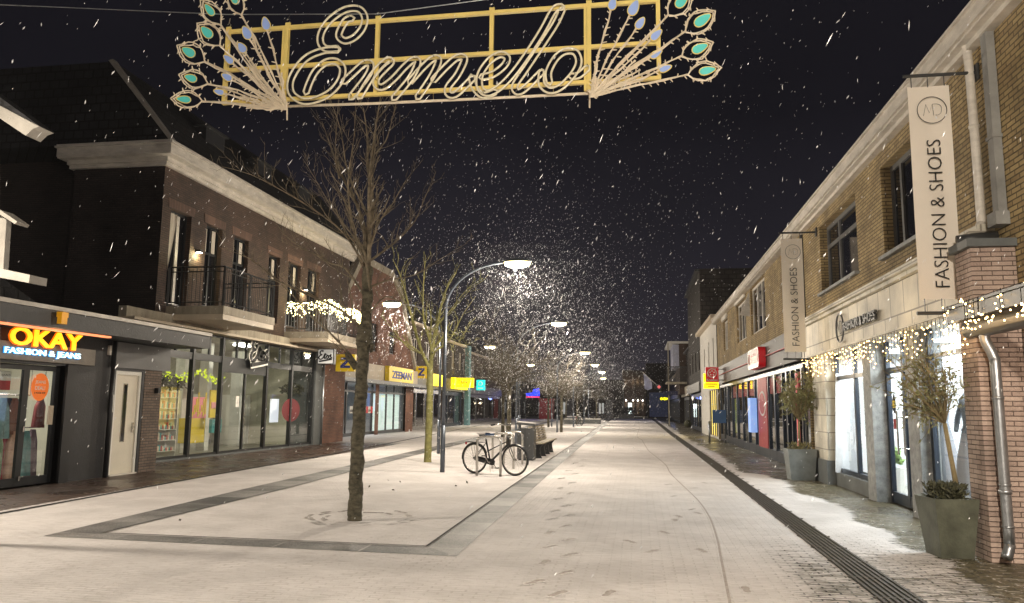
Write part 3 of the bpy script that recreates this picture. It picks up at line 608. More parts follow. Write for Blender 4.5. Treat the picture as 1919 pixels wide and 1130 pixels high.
# stickers
st = thing('sticker', 'round orange JEANS DEAL sticker on the shop door glass', 'sticker', (xg, 13.1, 1.85))
n = 28; cx_, cz_ = 13.13, 1.83
build('disc', MB().poly([(xg + .008, cx_ + .22 * math.cos(2 * math.pi * i / n), cz_ + .26 * math.sin(2 * math.pi * i / n)) for i in range(n)]), Mc('sticker_orange', (.85, .18, .02), var=.03, emit=(.9, .2, .02), es=.25), st)
for s_, z_, hh, ww, mt in (('JEANS', 1.88, .075, .26, 'white_bright'), ('DEAL!', 1.775, .075, .25, 'white_bright'), ('2 VOOR €99', 1.70, .04, .28, 'ink')): text('print', s_, (xg + .009, cx_, z_), (0, 1, 0), (0, 0, 1), hh, mt, st, width=ww, depth=.002, center=True, bold=.012)
ps = thing('poster', 'small red and white SJAALS poster behind the shop glass', 'poster', (-11.4, 12.5, 1.8))
build('paper', MB().box(-11.40, -11.41, 12.38, 12.62, 1.78, 2.1), 'white_bright', ps); build('red_field', MB().box(-11.398, -11.40, 12.38, 12.62, 1.76, 1.93), 'red_dull', ps)
text('print', 'SJAALS', (-11.397, 12.4, 2.0), (0, 1, 0), (0, 0, 1), .05, 'ink', ps, width=.2, depth=.002)
# snow-free tiled roof and gabled dormer of the house behind it
hs = thing('dormer_house', 'dark tiled house with cream dormer and eaves cut by the left edge', 'house', (-13, 9, 3))
m = MB(); m.add([(-10.35, 3, 3.17), (-10.35, 12.1, 3.17), (-13.5, 10.4, 5.8), (-13.5, 3, 5.8)], [(0, 1, 2, 3)]); build('roof', m, 'roof_tile', hs)
def px_prism(mb, pts, Y, dep):
    return mb.prism([(FY(a, b, Y)[0], Y, FY(a, b, Y)[1]) for a, b in pts], (0, dep, 0))
m = px_prism(MB(), [(-60, 385), (0, 393), (32, 415), (28, 420), (0, 402), (-60, 398)], 10.2, .25); build('dormer_roof', m, 'shaded_trim', hs)
m = px_prism(MB(), [(-60, 396), (0, 404), (12, 412), (6, 505), (-60, 490)], 10.35, .1); build('dormer_wall', m, 'shaded_trim', hs)
m = px_prism(MB(), [(-60, 494), (0, 503), (56, 515), (54, 530), (0, 520), (-60, 508)], 10.1, .35); build('dormer_sill', m, 'shaded_trim', hs)
eh = thing('gable_house', 'upper gable eave with cream bargeboard at the left edge', 'house', (-9.5, 10, 5))
m = px_prism(MB(), [(-60, 160), (0, 198), (74, 237), (62, 241), (48, 254), (0, 222), (-60, 188)], 10.0, .3); build('bargeboard', m, 'shaded_trim', eh)
m = px_prism(MB(), [(-60, 140), (0, 182), (44, 214), (74, 236), (0, 197), (-60, 158)], 9.9, .35); build('roof', m, 'roof_tile', eh)
build('wall', px_prism(MB(), [(-160, 100), (-20, 214), (-20, 700), (-160, 700)], 10.25, .2), 'shaded_trim', eh)

# ================================================================ LEFT: apartment block over the drugstore
XE, XA = -12.6, -12.7
ap = thing('apartment_building', 'dark brown brick apartment block with cream cornice over a glass drugstore', 'building', (-13, 25, 0))
wins = [(19.05, 20.05, 4.25, 6.9, 'door'), (20.85, 21.75, 4.4, 6.9, 'w'), (22.45, 23.4, 4.4, 6.9, 'w'), (24.85, 25.7, 4.4, 6.78, 'w'), (26.4, 27.45, 4.4, 6.8, 'w'), (28.1, 29.2, 4.4, 6.85, 'w')]
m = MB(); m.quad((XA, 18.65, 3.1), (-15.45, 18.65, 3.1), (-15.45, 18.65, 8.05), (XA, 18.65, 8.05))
m.quad((-22, 19.6, 0), (-15.45, 19.6, 0), (-15.45, 19.6, 9), (-22, 19.6, 9)); m.quad((-15.45, 18.65, 3.1), (-15.45, 19.6, 3.1), (-15.45, 19.6, 8.2), (-15.45, 18.65, 8.2)); build('gable_wall', m, 'dark_brick', ap)  # same brick as the street front, colour darkened for the shaded side
m = MB(); wallX(m, XA, 18.65, 32.4, 3.95, 8.05, [q[:4] for q in wins], 1, .22)
m.quad((XA, 18.65, 3.1), (XA, 18.9, 3.1), (XA, 18.9, 3.95), (XA, 18.65, 3.95))
m.quad((XA, 32.4, 0), (-22, 32.4, 0), (-22, 32.4, 8.05), (XA, 32.4, 8.05))
build('wall', m, 'brown_brick', ap)
MAT['lintel_brick'] = Mbrick('lintel_brick', (.12, .065, .045), (.17, .095, .065), (.05, .04, .035), bw=.062, bh=.3)
for q in wins: m = MB(); m.prism([(XA + .012, q[0] - .12, q[3] + .002), (XA + .012, q[1] + .12, q[3] + .002), (XA + .012, q[1] + .16, q[3] + .26), (XA + .012, q[0] - .16, q[3] + .26)], (-.03, 0, 0)); build('lintel', m, 'lintel_brick', ap)
for q in wins:
    if q[4] == 'door':
        w_ = windowX(ap, XA, *q[:4], 1, 'black_frame', cols=(19.62,), rec=.15, fw=.07)
        build('jamb', MB().box(XA - .13, XA - .17, 19.55, 19.68, 4.3, 6.8), 'white_paint', w_)
        m = MB(); xs = XA - .16
        rows = []
        for j in range(9):
            t_ = j / 8; r_ = []
            for i in range(7): r_.append((xs + .02 * math.sin(i * 2.2), 19.12 + (.42 * (1 - t_ ** 1.3) + .03) * i / 6, 6.85 - 2.2 * t_))
            rows.append(r_)
        m.add([p for r_ in rows for p in r_], [(j * 7 + i, j * 7 + i + 1, (j + 1) * 7 + i + 1, (j + 1) * 7 + i) for j in range(8) for i in range(6)]); build('curtain', m, 'curtain', w_, smooth=True)
    else:
        ym = (q[0] + q[1]) / 2
        w_ = windowX(ap, XA, *q[:4], 1, 'black_frame', cols=(ym,), rows=(q[3] - .85,), rec=.14, fw=.07)
        build('curtain', MB().box(XA - .162, XA - .167, q[0] + .1, q[0] + .3, q[3] - .8, q[3] - .1).box(XA - .162, XA - .167, q[1] - .32, q[1] - .12, q[3] - .8, q[3] - .1), 'curtain', w_)
# cornice: stepped mouldings round the corner
def cornice_ring(mb, o, z0, z1):
    mb.box(XA + o, XA - .05, 18.65 - o, 32.5 + .3, z0, z1); mb.box(XA - .0501, -15.5 - o * .6, 18.65 - o, 18.72, z0, z1)
m = MB(); cornice_ring(m, .10, 7.98, 8.08); cornice_ring(m, .16, 8.082, 8.2); cornice_ring(m, .38, 8.202, 8.24); cornice_ring(m, .40, 8.242, 8.48); cornice_ring(m, .46, 8.482, 8.53); cornice_ring(m, .42, 8.532, 8.58)
build('cornice', m, 'white_paint', ap)
m = MB(); prof = [(XA + .38, 8.585), (-14.3, 10.95), (-24, 10.95), (-24, 8.585)]
m.prism([(a, 18.35, b) for a, b in prof], (0, 14.3, 0)); build('roof', m, 'roof_tile', ap)
m = MB(); m.prism([(XA + .40, 18.28, 8.6), (XA + .28, 18.28, 8.6), (-14.42, 18.28, 10.96), (-14.28, 18.28, 10.99)], (0, .16, 0)); build('verge_trim', m, 'shaded_trim', ap)
for yy in (21.3, 24.6, 28): 
    d_ = build('dormer', MB().box(-13.2, -14.6, yy, yy + 1.1, 8.7, 10.1), Mc('dormer_zinc', (.025, .026, .03), rough=.5), ap)
    build('dormer_cap', MB().box(-13.1, -14.6, yy - .08, yy + 1.18, 10.1, 10.15), 'dark_grey', d_)
# concrete band and shop front
build('concrete_band', MB().box(XE + .12, XE - .1, 17.2, 29.6, 3.68, 3.94), 'concrete', ap)
build('soffit', MB().box(XE + .35, XE - .2, 17.2, 29.6, 3.61, 3.675), 'beige', ap)
ms = [16.8, 18.75, 20.45, 22.03, 24.95, 26.9, 28.75]
fr = MB()
for yy in ms: fr.box(XE + .03, XE - .10, yy - .055, yy + .055, 0.06, 3.6)
fr.box(XE + .006, XE - .08, 16.8, 28.75, 2.80, 3.0); fr.box(XE + .004, XE - .08, 16.8, 28.75, 3.54, 3.605); fr.box(XE + .004, XE - .08, 16.8, 28.75, 0.05, .12)
for yy in (22.9, 23.5, 24.2, 25.9, 27.8, 21.3, 19.6): fr.box(XE + .003, XE - .06, yy - .035, yy + .035, 3.0, 3.54)
fr.box(XE + .008, XE - .06, 23.45, 23.53, .1, 2.6); fr.box(XE + .009, XE - .07, 22.08, 24.9, 2.52, 2.80)
f = build('shop_front', fr, 'black_frame', ap)
build('pane', MB().quad((XE - .03, 16.8, .1), (XE - .03, 28.75, .1), (XE - .03, 28.75, 3.56), (XE - .03, 16.8, 3.56)), 'glass', f)
build('door_handle', MB().tube([(XE + .07, 23.4, .9), (XE + .07, 23.4, 1.3)], .012, 6), 'steel', f)
build('plinth', MB().box(XE + .05, XE - .1, 16.8, 29.0, 0, .05), 'dark_stone', ap)
m = MB(); xb = -17.5
m.quad((xb, 16.8, 0), (xb, 28.9, 0), (xb, 28.9, 3.6), (xb, 16.8, 3.6)); m.quad((xb, 28.9, 0), (XE - .1, 28.9, 0), (XE - .1, 28.9, 3.6), (xb, 28.9, 3.6)); m.quad((xb, 16.8, 3.6), (XE - .1, 16.8, 3.6), (XE - .1, 28.9, 3.6), (xb, 28.9, 3.6)); m.quad((xb, 16.8, 0), (XE - .1, 16.8, 0), (XE - .1, 16.8, 3.6), (xb, 16.8, 3.6))
build('interior_wall', m, 'shop_wall', ap); build('interior_floor', MB().quad((xb, 16.8, .012), (XE - .1, 16.8, .012), (XE - .1, 28.9, .012), (xb, 28.9, .012)), 'shop_floor', ap)
build('interior_column', MB().box(-14.2, -14.5, FX(341, 760, -14.2)[0], FX(352, 760, -14.2)[0], 0, 3.58).box(-14.2, -14.5, FX(387, 760, -14.2)[0], FX(395, 760, -14.2)[0], 0, 3.58).box(-14.6, -15.0, 26.9, 27.3, 0, 3.58), 'white_wall', ap)
build('ceiling_strip', MB().box(-13.2, -13.5, 24.2, 24.9, 3.5, 3.56), 'led', ap)
light('shop_light', 'AREA', (-15, 20.2, 3.5), 62, (1, .95, .72), ap, 3, 3); light('shop_light', 'AREA', (-14.8, 25.6, 3.5), 40, (1, .96, .76), ap, 2.5, 4)
build('end_pier', MB().box(XE + .1, XE - .9, 28.82, 29.5, 0, 3.68), 'dark_stone', ap)
build('end_wall', MB().box(XE - .1, XE - 1.6, 29.6, 32.39, 0, 3.94), 'red_brick', ap)
build('downpipe', MB().tube([(XE + .16, 29.45, 0), (XE + .16, 29.45, 3.2)], .045, 8), 'zinc', ap, smooth=True)
# balconies
def balcony(y0, y1, lights=False):
    xf = -11.0; b = build('balcony', MB().box(xf, XA, y0, y1, 3.95, 4.17), 'concrete', ap)
    build('soffit_slab', MB().box(xf - .02, XA, y0 + .02, y1 - .02, 3.80, 3.948), 'beige', b)
    r = MB(); zt = 5.25
    for a, b_ in (((xf - .06, y0 + .05), (XA, y0 + .05)), ((xf - .06, y0 + .05), (xf - .06, y1 - .05)), ((xf - .06, y1 - .05), (XA, y1 - .05))):
        for z_ in (4.28, 5.12, zt): r.tube([(*a, z_), (*b_, z_)], .022 if z_ == zt else .015, 4)
        L_ = math.hypot(a[0] - b_[0], a[1] - b_[1]); n_ = int(L_ / .11)
        for i in range(n_ + 1):
            q = (a[0] + (b_[0] - a[0]) * i / n_, a[1] + (b_[1] - a[1]) * i / n_); big = i in (0, n_) or (n_ > 20 and i == n_ // 2)
            r.tube([(*q, 4.18), (*q, zt)], .035 if big else .009, 4)
    build('railing', r, 'black', b)
balcony(19.12, 22.1); balcony(26.3, 29.6)
for yy, lb in ((20.4, 'small lit wall lamp beside the french window over the first balcony'), (27.75, 'small lit wall lamp above the garlanded balcony')):
    wl = thing('wall_lamp', lb, 'wall lamp', (XA, yy, 5.9), 'wall lamps')
    build('shade', MB().box(XA + .003, XA + .16, yy - .07, yy + .07, 5.92, 6.0), 'dark_grey', wl); build('lens', MB().box(XA + .03, XA + .15, yy - .06, yy + .06, 5.9, 5.918), 'led', wl)
    light('lamp_light', 'POINT', (XA + .12, yy, 5.82), 26, (1, .85, .45), wl, .04)
# drugstore script sign
def stroke(mb, pts, w0, plane, thick=.02, k=5):
    """flat ribbon along a path; plane maps (u,v,depth)->xyz"""
    p = smooth_path(pts, k); n_ = len(p); vs = []
    for i in range(n_):
        a = p[max(i - 1, 0)]; b = p[min(i + 1, n_ - 1)]; dx, dy = b[0] - a[0], b[1] - a[1]; l = math.hypot(dx, dy) or 1
        nx, ny = -dy / l * w0 / 2, dx / l * w0 / 2
        for s_ in (-1, 1):
            for t_ in (0, thick): vs.append(plane(p[i][0] + s_ * nx, p[i][1] + s_ * ny, t_))
    fs = []
    for i in range(n_ - 1):
        a = i * 4; b = a + 4; fs += [(a + 1, a + 3, b + 3, b + 1), (a, b, b + 2, a + 2), (a, a + 1, b + 1, b), (a + 2, b + 2, b + 3, a + 3)]
    fs += [(0, 2, 3, 1), (n_ * 4 - 4, n_ * 4 - 3, n_ * 4 - 1, n_ * 4 - 2)]
    return mb.add(vs, fs)
ETOS = [[(.24, .92), (.30, .98), (.20, 1.0), (.10, .88), (.12, .72), (.22, .66), (.10, .60), (.02, .44), (.08, .30), (.22, .32), (.34, .46)], [(.34, .46), (.46, .78), (.40, .5), (.42, .36), (.52, .42)], [(.37, .66), (.54, .70)],
        [(.52, .42), (.62, .62), (.56, .58), (.53, .44), (.60, .36), (.68, .46), (.66, .60), (.60, .62), (.72, .54)], [(.72, .54), (.84, .68), (.82, .52), (.88, .42), (.80, .34), (.72, .38)]]
def etos(par, plane, mat1, wd, t0=0.0):
    m = MB()
    for s_ in ETOS: stroke(m, s_, wd, lambda u, v, t: plane(u, v, t + t0))
    stroke(m, [(.05, .12), (.3, .17), (.7, .26), (.9, .31)], wd * 1.5, lambda u, v, t: plane(u, v, t + t0))
    return build('lettering', m, mat1, par)
es = thing('shop_sign', 'black script Etos sign outlined in white on the glass front', 'shop sign', (XE, 23.6, 3))
pl = lambda u, v, t: (XE + .10 + t, 23.5 + u * 1.35, 2.70 + v * .95)
etos(es, pl, 'white_bright', .17, 0.0); etos(es, pl, 'ink', .085, .025)
eb = thing('shop_sign', 'square white projecting Etos sign on a thin mast beside the drugstore', 'shop sign', (-12.3, 28.4, 3))
ex0, ez1 = FY(597, 655, 28.4); ex1, ez0 = FY(624, 681, 28.4)
build('box', MB().box(ex0, ex1, 28.4, 28.58, ez0, ez1), Mc('sign_white', (.7, .7, .68), emit=(1, 1, .97), es=.18, var=.02), eb)
build('frame', MB().box(ex0 - .03, ex0 - .001, 28.38, 28.6, ez0 - .03, ez1 + .03).box(ex1 + .001, ex1 + .03, 28.38, 28.6, ez0 - .03, ez1 + .03).box(ex0, ex1, 28.38, 28.6, ez1 + .001, ez1 + .03).box(ex0, ex1, 28.38, 28.6, ez0 - .03, ez0 - .001), 'black', eb)
etos(eb, lambda u, v, t: (ex0 + .02 + u * (ex1 - ex0) * .98, 28.395 - t, ez0 + .02 + v * (ez1 - ez0) * .88), 'ink', .085)
# displays inside the drugstore
def solo_box(name, b, mat, label, cat, group=None): return solo(name, MB().box(*b), mat, label, cat, ((b[0] + b[1]) / 2, (b[2] + b[3]) / 2, b[4]), group)
for k, (yy, xx) in enumerate([(FX(298, 760, -13.2)[0], -13.2), (FX(320, 760, -14.6)[0], -14.6), (FX(425, 760, -15.8)[0], -15.8), (FX(512, 760, -16.6)[0], -16.6), (FX(440, 760, -15.2)[0], -15.2), (FX(468, 760, -15.2)[0], -15.2), (FX(535, 760, -15.6)[0], -15.6), (FX(562, 760, -15.6)[0], -15.6), (FX(375, 760, -16.4)[0], -16.4)]):
    t = thing('display_shelf', ['white cosmetics shelf with small colourful goods nearest the brick pier', 'white shelf of boxed goods behind the first pane', 'goods shelf deep inside the drugstore', 'far goods shelf at the back of the drugstore', 'goods shelf seen through the left drugstore door', 'goods shelf seen through the right drugstore door', 'goods shelf behind the round red sticker', 'goods shelf behind the last drugstore pane', 'goods shelf seen above the yellow promotion stand'][k], 'shelf', (xx, yy, 0), 'shelves inside the drugstore')
    build('frame', MB().box(xx, xx - .35, yy, yy + .03, 0, 1.9).box(xx, xx - .35, yy + .9, yy + .93, 0, 1.9).box(xx - .35, xx - .33, yy + .03, yy + .9, 0, 1.9), 'white_bright', t)
    for j in range(6): build('shelf', MB().box(xx, xx - .33, yy + .03, yy + .9, .2 + j * .3, .22 + j * .3), 'white_bright', t)
    for q, (cn, cc) in enumerate((('goods_red', (.5, .06, .05)), ('goods_cream', (.7, .6, .45)), ('goods_teal', (.05, .3, .3)))):
        g = MB()
        for j in range(6):
            for i in range(q, 11, 3):
                h_ = random.uniform(.08, .22); g.box(xx - .04, xx - .14, yy + .05 + i * .077, yy + .05 + i * .077 + .06, .222 + j * .3, .222 + j * .3 + h_)
        tag(build('goods', g, Mc(cn, cc, emit=cc, es=.05), t), kind='stuff')
t = thing('promotion_display', 'yellow and pink promotion stand inside the drugstore', 'display stand', (-13.6, 20.8, 0))
py0, py1 = FX(360, 760, -13.5)[0], FX(386, 760, -13.5)[0]; build('skirt', MB().box(-13.5, -13.9, py0, py1, .35, 1.1), 'yellow', t); build('header', MB().box(-13.5, -13.6, py0 - .03, py1 + .03, 1.102, 1.75), Mc('promo_pink', (.75, .2, .25), emit=(.8, .25, .2), es=.15), t)
m = MB()
for i in range(8): yy = py0 + .1 * i; m.box(-13.48, -13.498, yy, yy + .06, 1.15 + .07 * (i % 3), 1.3 + .2 * (i % 4))
build('print', m, 'yellow', t)
t = thing('promotion_display', 'yellow and white promotion board beside the inner column', 'display board', (-13.9, 22.3, 0))
qy0, qy1 = FX(394, 760, -13.7)[0], FX(409, 760, -13.7)[0]; build('board', MB().box(-13.7, -13.75, qy0, qy1, 1.1, 2.0), 'yellow', t); build('print', MB().box(-13.68, -13.698, qy0 + .05, qy1 - .05, 1.4, 1.6), Mc('promo_pink2', (.8, .3, .35)), t)
solo_box('bottle_display', (-13.6, -13.7, qy0, qy1 + .1, .62, 1.05), Mc('goods_teal2', (.03, .3, .32)), 'teal packs on a stand behind the glass', 'display pack')
solo_box('notice', (XE + .01, XE + .006, 22.95, 23.15, 1.45, 1.8), 'white_bright', 'white notice with red print on the drugstore door glass', 'notice')
solo_box('panel_board', (-13.2, -13.25, FX(509, 750, -13.2)[0], FX(523, 750, -13.2)[0], .9, 1.75), 'white_lit', 'pale upright board behind the fourth drugstore pane', 'board')
m = MB(); m.poly([(XE - .015, 27.0 + .75 * math.cos(2 * math.pi * i / 30), 1.35 + .42 * math.sin(2 * math.pi * i / 30)) for i in range(30)])
solo('window_sticker', m, Mc('deep_red_vinyl', (.16, .02, .025)), 'large round dark red sticker on the last drugstore panes', 'sticker', (XE, 27.0, 1.2))
m = MB()
for i in range(160):
    yy = random.uniform(19.6, 22.8); zz = 2.35 + .1 * math.sin(yy * 3) + random.uniform(-.09, .12); m.leaf((-13.0 + random.uniform(-.1, .1), yy, zz), (random.uniform(-1, 1), random.uniform(-1, 1), random.uniform(-1, 1)), .09, .03)
solo('leaf_garland', m, Mc('lit_leaf', (.5, .6, .03), emit=(.65, .75, .0), es=1.0, var=.3), 'bright yellow-green leaf garland hung inside the drugstore window', 'garland', (-13, 21, 2.3))
for yy, zz, lb in ((FX(312, 720, -13.1)[0], 2.15, 'grey-green hanging plant at the first drugstore pane'), (FX(548, 720, -13.1)[0], 2.15, 'dark hanging plant at the fourth drugstore pane')):
    m = MB()
    for i in range(420):
        a = random.uniform(0, 6.28); r_ = random.random() ** .5; m.leaf((-13.1 + .3 * r_ * math.cos(a), yy + .75 * r_ * math.sin(a), zz + random.uniform(-.28, .28) * (1 - r_ * .6)), (random.uniform(-1, 1), random.uniform(-1, 1), random.uniform(-1, .6)), .13, .03)
    solo('hanging_plant', m, 'heather', lb, 'plant', (-13, yy, zz), 'hanging plants in the drugstore window')

# light strings: a wire, up to 100 bulbs as parts, the rest one "stuff" part
def light_string(name, label, loc, pts, wires, mat='bulb', r=.013, group=None):
    t = thing(name, label, 'light string', loc, group)
    wm = MB()
    for w_ in wires: wm.tube(w_, .004, 4)
    build('wire', wm, 'wire', t)
    pts = sorted(pts, key=lambda p: p[1])
    k = max(1, len(pts) // 100 + (1 if len(pts) > 100 else 0)); first = None; rest = MB(); cnt = 0
    for i, p in enumerate(pts):
        if i % k == 0 and cnt < 100:
            if first is None: first = build('bulb', MB().ball(tuple(t.location), r, 6, 4), mat, t); first.location = Vector(p) - t.location
            else:
                c = first.copy(); C.objects.link(c); c.parent = t; c.location = Vector(p) - t.location
            cnt += 1
        else: rest.ball(p, r, 5, 4)
    if rest.v: tag(build('bulbs', rest, mat, t), kind='stuff')
    return t
pts = []
for i in range(560):
    s_ = random.random() * 5.0
    x, y = (XA + s_, 26.35) if s_ < 1.7 else (-11.06, 26.35 + (s_ - 1.7))
    sag = .12 * math.sin(s_ * 2.6) + (.1 if s_ > 3 else 0)
    pts.append((x + random.uniform(-.05, .06), y + random.uniform(-.05, .05), 5.30 - sag * .5 - abs(random.gauss(0, .26)) % .55))
wr = [[(XA, 26.3, 5.26), (-11.03, 26.3, 5.26)], [(-11.03, 26.3, 5.26), (-11.03, 29.55, 5.26)]]
light_string('light_garland', 'dense pale yellow light garland wrapped over the second balcony rail', (-11.5, 27, 5), pts, wr, 'bulb_pale', .017)
light('garland_glow', 'POINT', (-11.3, 27.6, 5.5), 45, (1, .85, .42), None, .4)

# ================================================================ LEFT: gabled brick house with the Z shop
XZ = -13.9
zb = thing('brick_house', 'reddish brick gabled house with pale verges above a yellow signed shop', 'house', (-14, 40, 0))
m = MB(); wallX(m, XZ, 32.45, 33.6, 0, 2.7, [], 1); wallX(m, XZ, 39.9, 40.5, 0, 2.7, [], 1); wallX(m, XZ, 45.4, 47.0, 0, 2.7, [], 1)
y_ = lambda px: FX(px, 640, XZ)[0]
wallX(m, XZ, 32.45, 47.0, 3.7, 5.0, [(38.2, 39.9, 4.4, 5.0), (42.0, 43.0, 4.45, 5.0), (34.6, 36.2, 4.5, 5.0)], 1, .15)
g_ = [(XZ, 32.9, 5.0), (XZ, 47.0, 5.0), (XZ, 43.8, 8.05), (XZ, 41.9, 9.0), (XZ, 37.0, 9.0), (XZ, 35.5, 7.6)]
wallX(m, XZ, 36.2, 43.2, 5.0, 5.9, [(38.2, 39.9, 5.0, 5.9), (42.0, 43.0, 5.0, 5.75)], 1, .15)
m.poly([(XZ, 32.9, 5.0), (XZ, 36.2, 5.0), (XZ, 36.2, 7.9), (XZ, 35.5, 7.6)]); m.poly([(XZ, 43.2, 5.0), (XZ, 46.9, 5.0), (XZ, 43.8, 8.05), (XZ, 43.2, 8.35)]); m.poly([(XZ, 36.2, 5.9), (XZ, 43.2, 5.9), (XZ, 43.2, 8.35), (XZ, 41.9, 9.0), (XZ, 37.0, 9.0), (XZ, 36.2, 7.9)])
build('wall', m, 'red_brick', zb)
for q in ((38.2, 39.9, 4.4, 5.9), (42.0, 43.0, 4.45, 5.75), (34.6, 36.2, 4.5, 5.0)): windowX(zb, XZ, *q, 1, 'grey_panel', rec=.1, fw=.08)
m = MB()
for a, b in (((47.0, 3.9), (43.8, 8.05)), ((43.8, 8.05), (41.9, 9.0)), ((41.9, 9.0), (37, 9.0)), ((37, 9.0), (33.0, 4.9))):
    dy, dz = b[0] - a[0], b[1] - a[1]; l = math.hypot(dy, dz); ny, nz = -dz / l * .16, dy / l * .16
    if nz < 0 and abs(dy) > abs(dz): ny, nz = -ny, -nz
    m.prism([(XZ + .14, a[0] - ny, a[1] - nz), (XZ + .14, a[0] + ny, a[1] + nz), (XZ + .14, b[0] + ny, b[1] + nz), (XZ + .14, b[0] - ny, b[1] - nz)], (-.4, 0, 0))
build('verge', m, 'concrete', zb)
m = MB(); m.prism([(XZ - .1, a, b) for a, b in ((32.6, 4.6), (47.2, 4.6), (43.8, 7.95), (41.9, 8.9), (37, 8.9))], (-8, 0, 0)); build('roof', m, 'roof_tile', zb)
m = MB(); m.add([(XZ - .05, 32.45, 4.2), (XZ - .05, 33.9, 4.2), (XZ - .9, 34.9, 6.9), (XZ - .9, 32.45, 6.9)], [(0, 1, 2, 3)]); m.quad((XZ - .051, 32.45, 3.7), (XZ - .051, 33.9, 3.7), (XZ - .051, 33.9, 4.2), (XZ - .051, 32.45, 4.2)); build('lower_roof', m, 'roof_tile', zb)
m = MB().box(XZ + .25, XZ - .1, 31.4, 47, 2.85, 3.68); build('fascia', m, 'beige', zb)
build('canopy', MB().box(XZ + .75, XZ - .1, 31.4, 47.2, 2.66, 2.84), 'dark_grey', zb)
fr = MB(); xg = XZ - .12
for yy in (33.6, 35.3, 36.1, 37.9, 39.85, 40.55, 42.2, 43.6, 45.35): fr.box(xg, xg - .08, yy - .05, yy + .05, .05, 2.66)
fr.box(xg - .003, xg - .077, 33.6, 45.35, .03, .2); fr.box(xg - .003, xg - .077, 33.6, 45.35, 2.2, 2.3); f = build('shop_front', fr, 'dark_grey', zb)
build('pane', MB().quad((xg - .03, 33.6, .1), (xg - .03, 45.4, .1), (xg - .03, 45.4, 2.66), (xg - .03, 33.6, 2.66)), 'glass', f)
m = MB(); xb = -18; m.quad((xb, 33, 0), (xb, 46, 0), (xb, 46, 2.7), (xb, 33, 2.7)); m.quad((xb, 46, 0), (xg - .2, 46, 0), (xg - .2, 46, 2.7), (xb, 46, 2.7)); m.quad((xb, 33, 2.69), (xg - .2, 33, 2.69), (xg - .2, 46, 2.69), (xb, 46, 2.69)); build('interior_wall', m, Mc('interior_grey', (.45, .45, .48)), zb)
build('window_blind', MB().quad((xg - .25, 40.6, .15), (xg - .25, 45.3, .15), (xg - .25, 45.3, 2.2), (xg - .25, 40.6, 2.2)), Mc('lit_blind', (.75, .85, .85), emit=(.7, .9, .9), es=.55, var=.08), zb)
light('shop_light', 'AREA', (-15.4, 38.8, 2.55), 170, (.95, .97, 1), zb, 2.5, 5)
for yy, pc in ((34.2, 0), (36.8, 1), (38.7, 2), (39.4, 3)):
    t = thing('sale_sticker', ['sale sticker on the first pane of the Z shop', 'sale sticker seen beside the trunk on the Z shop', 'sale sticker on the Z shop door', 'sale sticker on the right door pane of the Z shop'][pc], 'sticker', (xg, yy, 1.4), 'red and white sale stickers')
    build('paper', MB().box(xg + .008, xg + .003, yy - .25, yy + .45, 1.15, 1.5), 'white_bright', t); build('red_field', MB().box(xg + .012, xg + .009, yy + .15, yy + .45, 1.15, 1.5), 'red', t)
    text('print', 'sale', (xg + .010, yy - .22, 1.22), (0, 1, 0), (0, 0, 1), .17, 'ink', t, width=.35, depth=.002, bold=.02)
for k, (yy, xx) in enumerate(((34.6, -14.9), (35.8, -15.6), (37.4, -15.0), (39.0, -16))):
    g = MB()
    for j in range(12): q = -.5 + j * .085; g.box(xx + q * .2, xx + q * .2 - .35, yy + q, yy + q + .06, random.uniform(.35, .6), 1.35)
    tag(solo('clothes_rack', g, Mc('rack_cloth_%d' % k, random.choice([(.3, .28, .3), (.1, .1, .12), (.5, .45, .4)]), var=.5, ns=7), 'rack of clothes inside the Z shop, ' + ['nearest the brick pier', 'behind the second pane', 'behind the tree trunk', 'deepest by the door'][k], 'clothes rack', (xx, yy, 0), 'clothes racks in the Z shop'))
def z_sign(px0, py0, px1, py1, Y, label):
    x0, z1 = FY(px0, py0, Y); x1, z0 = FY(px1, py1, Y)
    t = thing('shop_sign', label, 'shop sign', ((x0 + x1) / 2, Y, z0), 'projecting yellow Z signs')
    build('box', MB().box(x0, x1, Y, Y + .2, z0, z1), 'yellow', t); build('bracket', MB().box(x0 - .5, x0 - .002, Y + .07, Y + .12, z1 - .2, z1 - .15), 'dark_grey', t)
    h = z1 - z0; w_ = x1 - x0; m = MB()
    a = lambda u, v: (x0 + u * w_, Y - .012, z0 + v * h)
    m.prism([a(.25, .68), a(.78, .68), a(.78, .82), a(.25, .82)], (0, .01, 0)); m.prism([a(.25, .2), a(.78, .2), a(.78, .34), a(.25, .34)], (0, .01, 0)); m.prism([a(.25, .341), a(.47, .341), a(.78, .679), a(.56, .679)], (0, .01, 0))
    build('letter_z', m, 'blue', t)
z_sign(630, 664, 664, 696, 31.0, 'projecting yellow sign with a blue Z beside the white script box sign')
z_sign(779, 686, 800, 709, 47.0, 'farther projecting yellow sign with a blue Z behind the mossy tree')
zs = thing('shop_sign', 'yellow fascia sign with blue ZEEMAN lettering on cream boards', 'shop sign', (XZ, 42, 3))
build('box', MB().box(XZ + .26, XZ + .5, 40.6, 45.2, 2.88, 3.7), 'yellow', zs); text('lettering', 'ZEEMAN', (XZ + .502, 41.1, 3.05), (0, 1, 0), (0, 0, 1), .42, 'blue', zs, width=3.7, depth=.02, bold=.03)

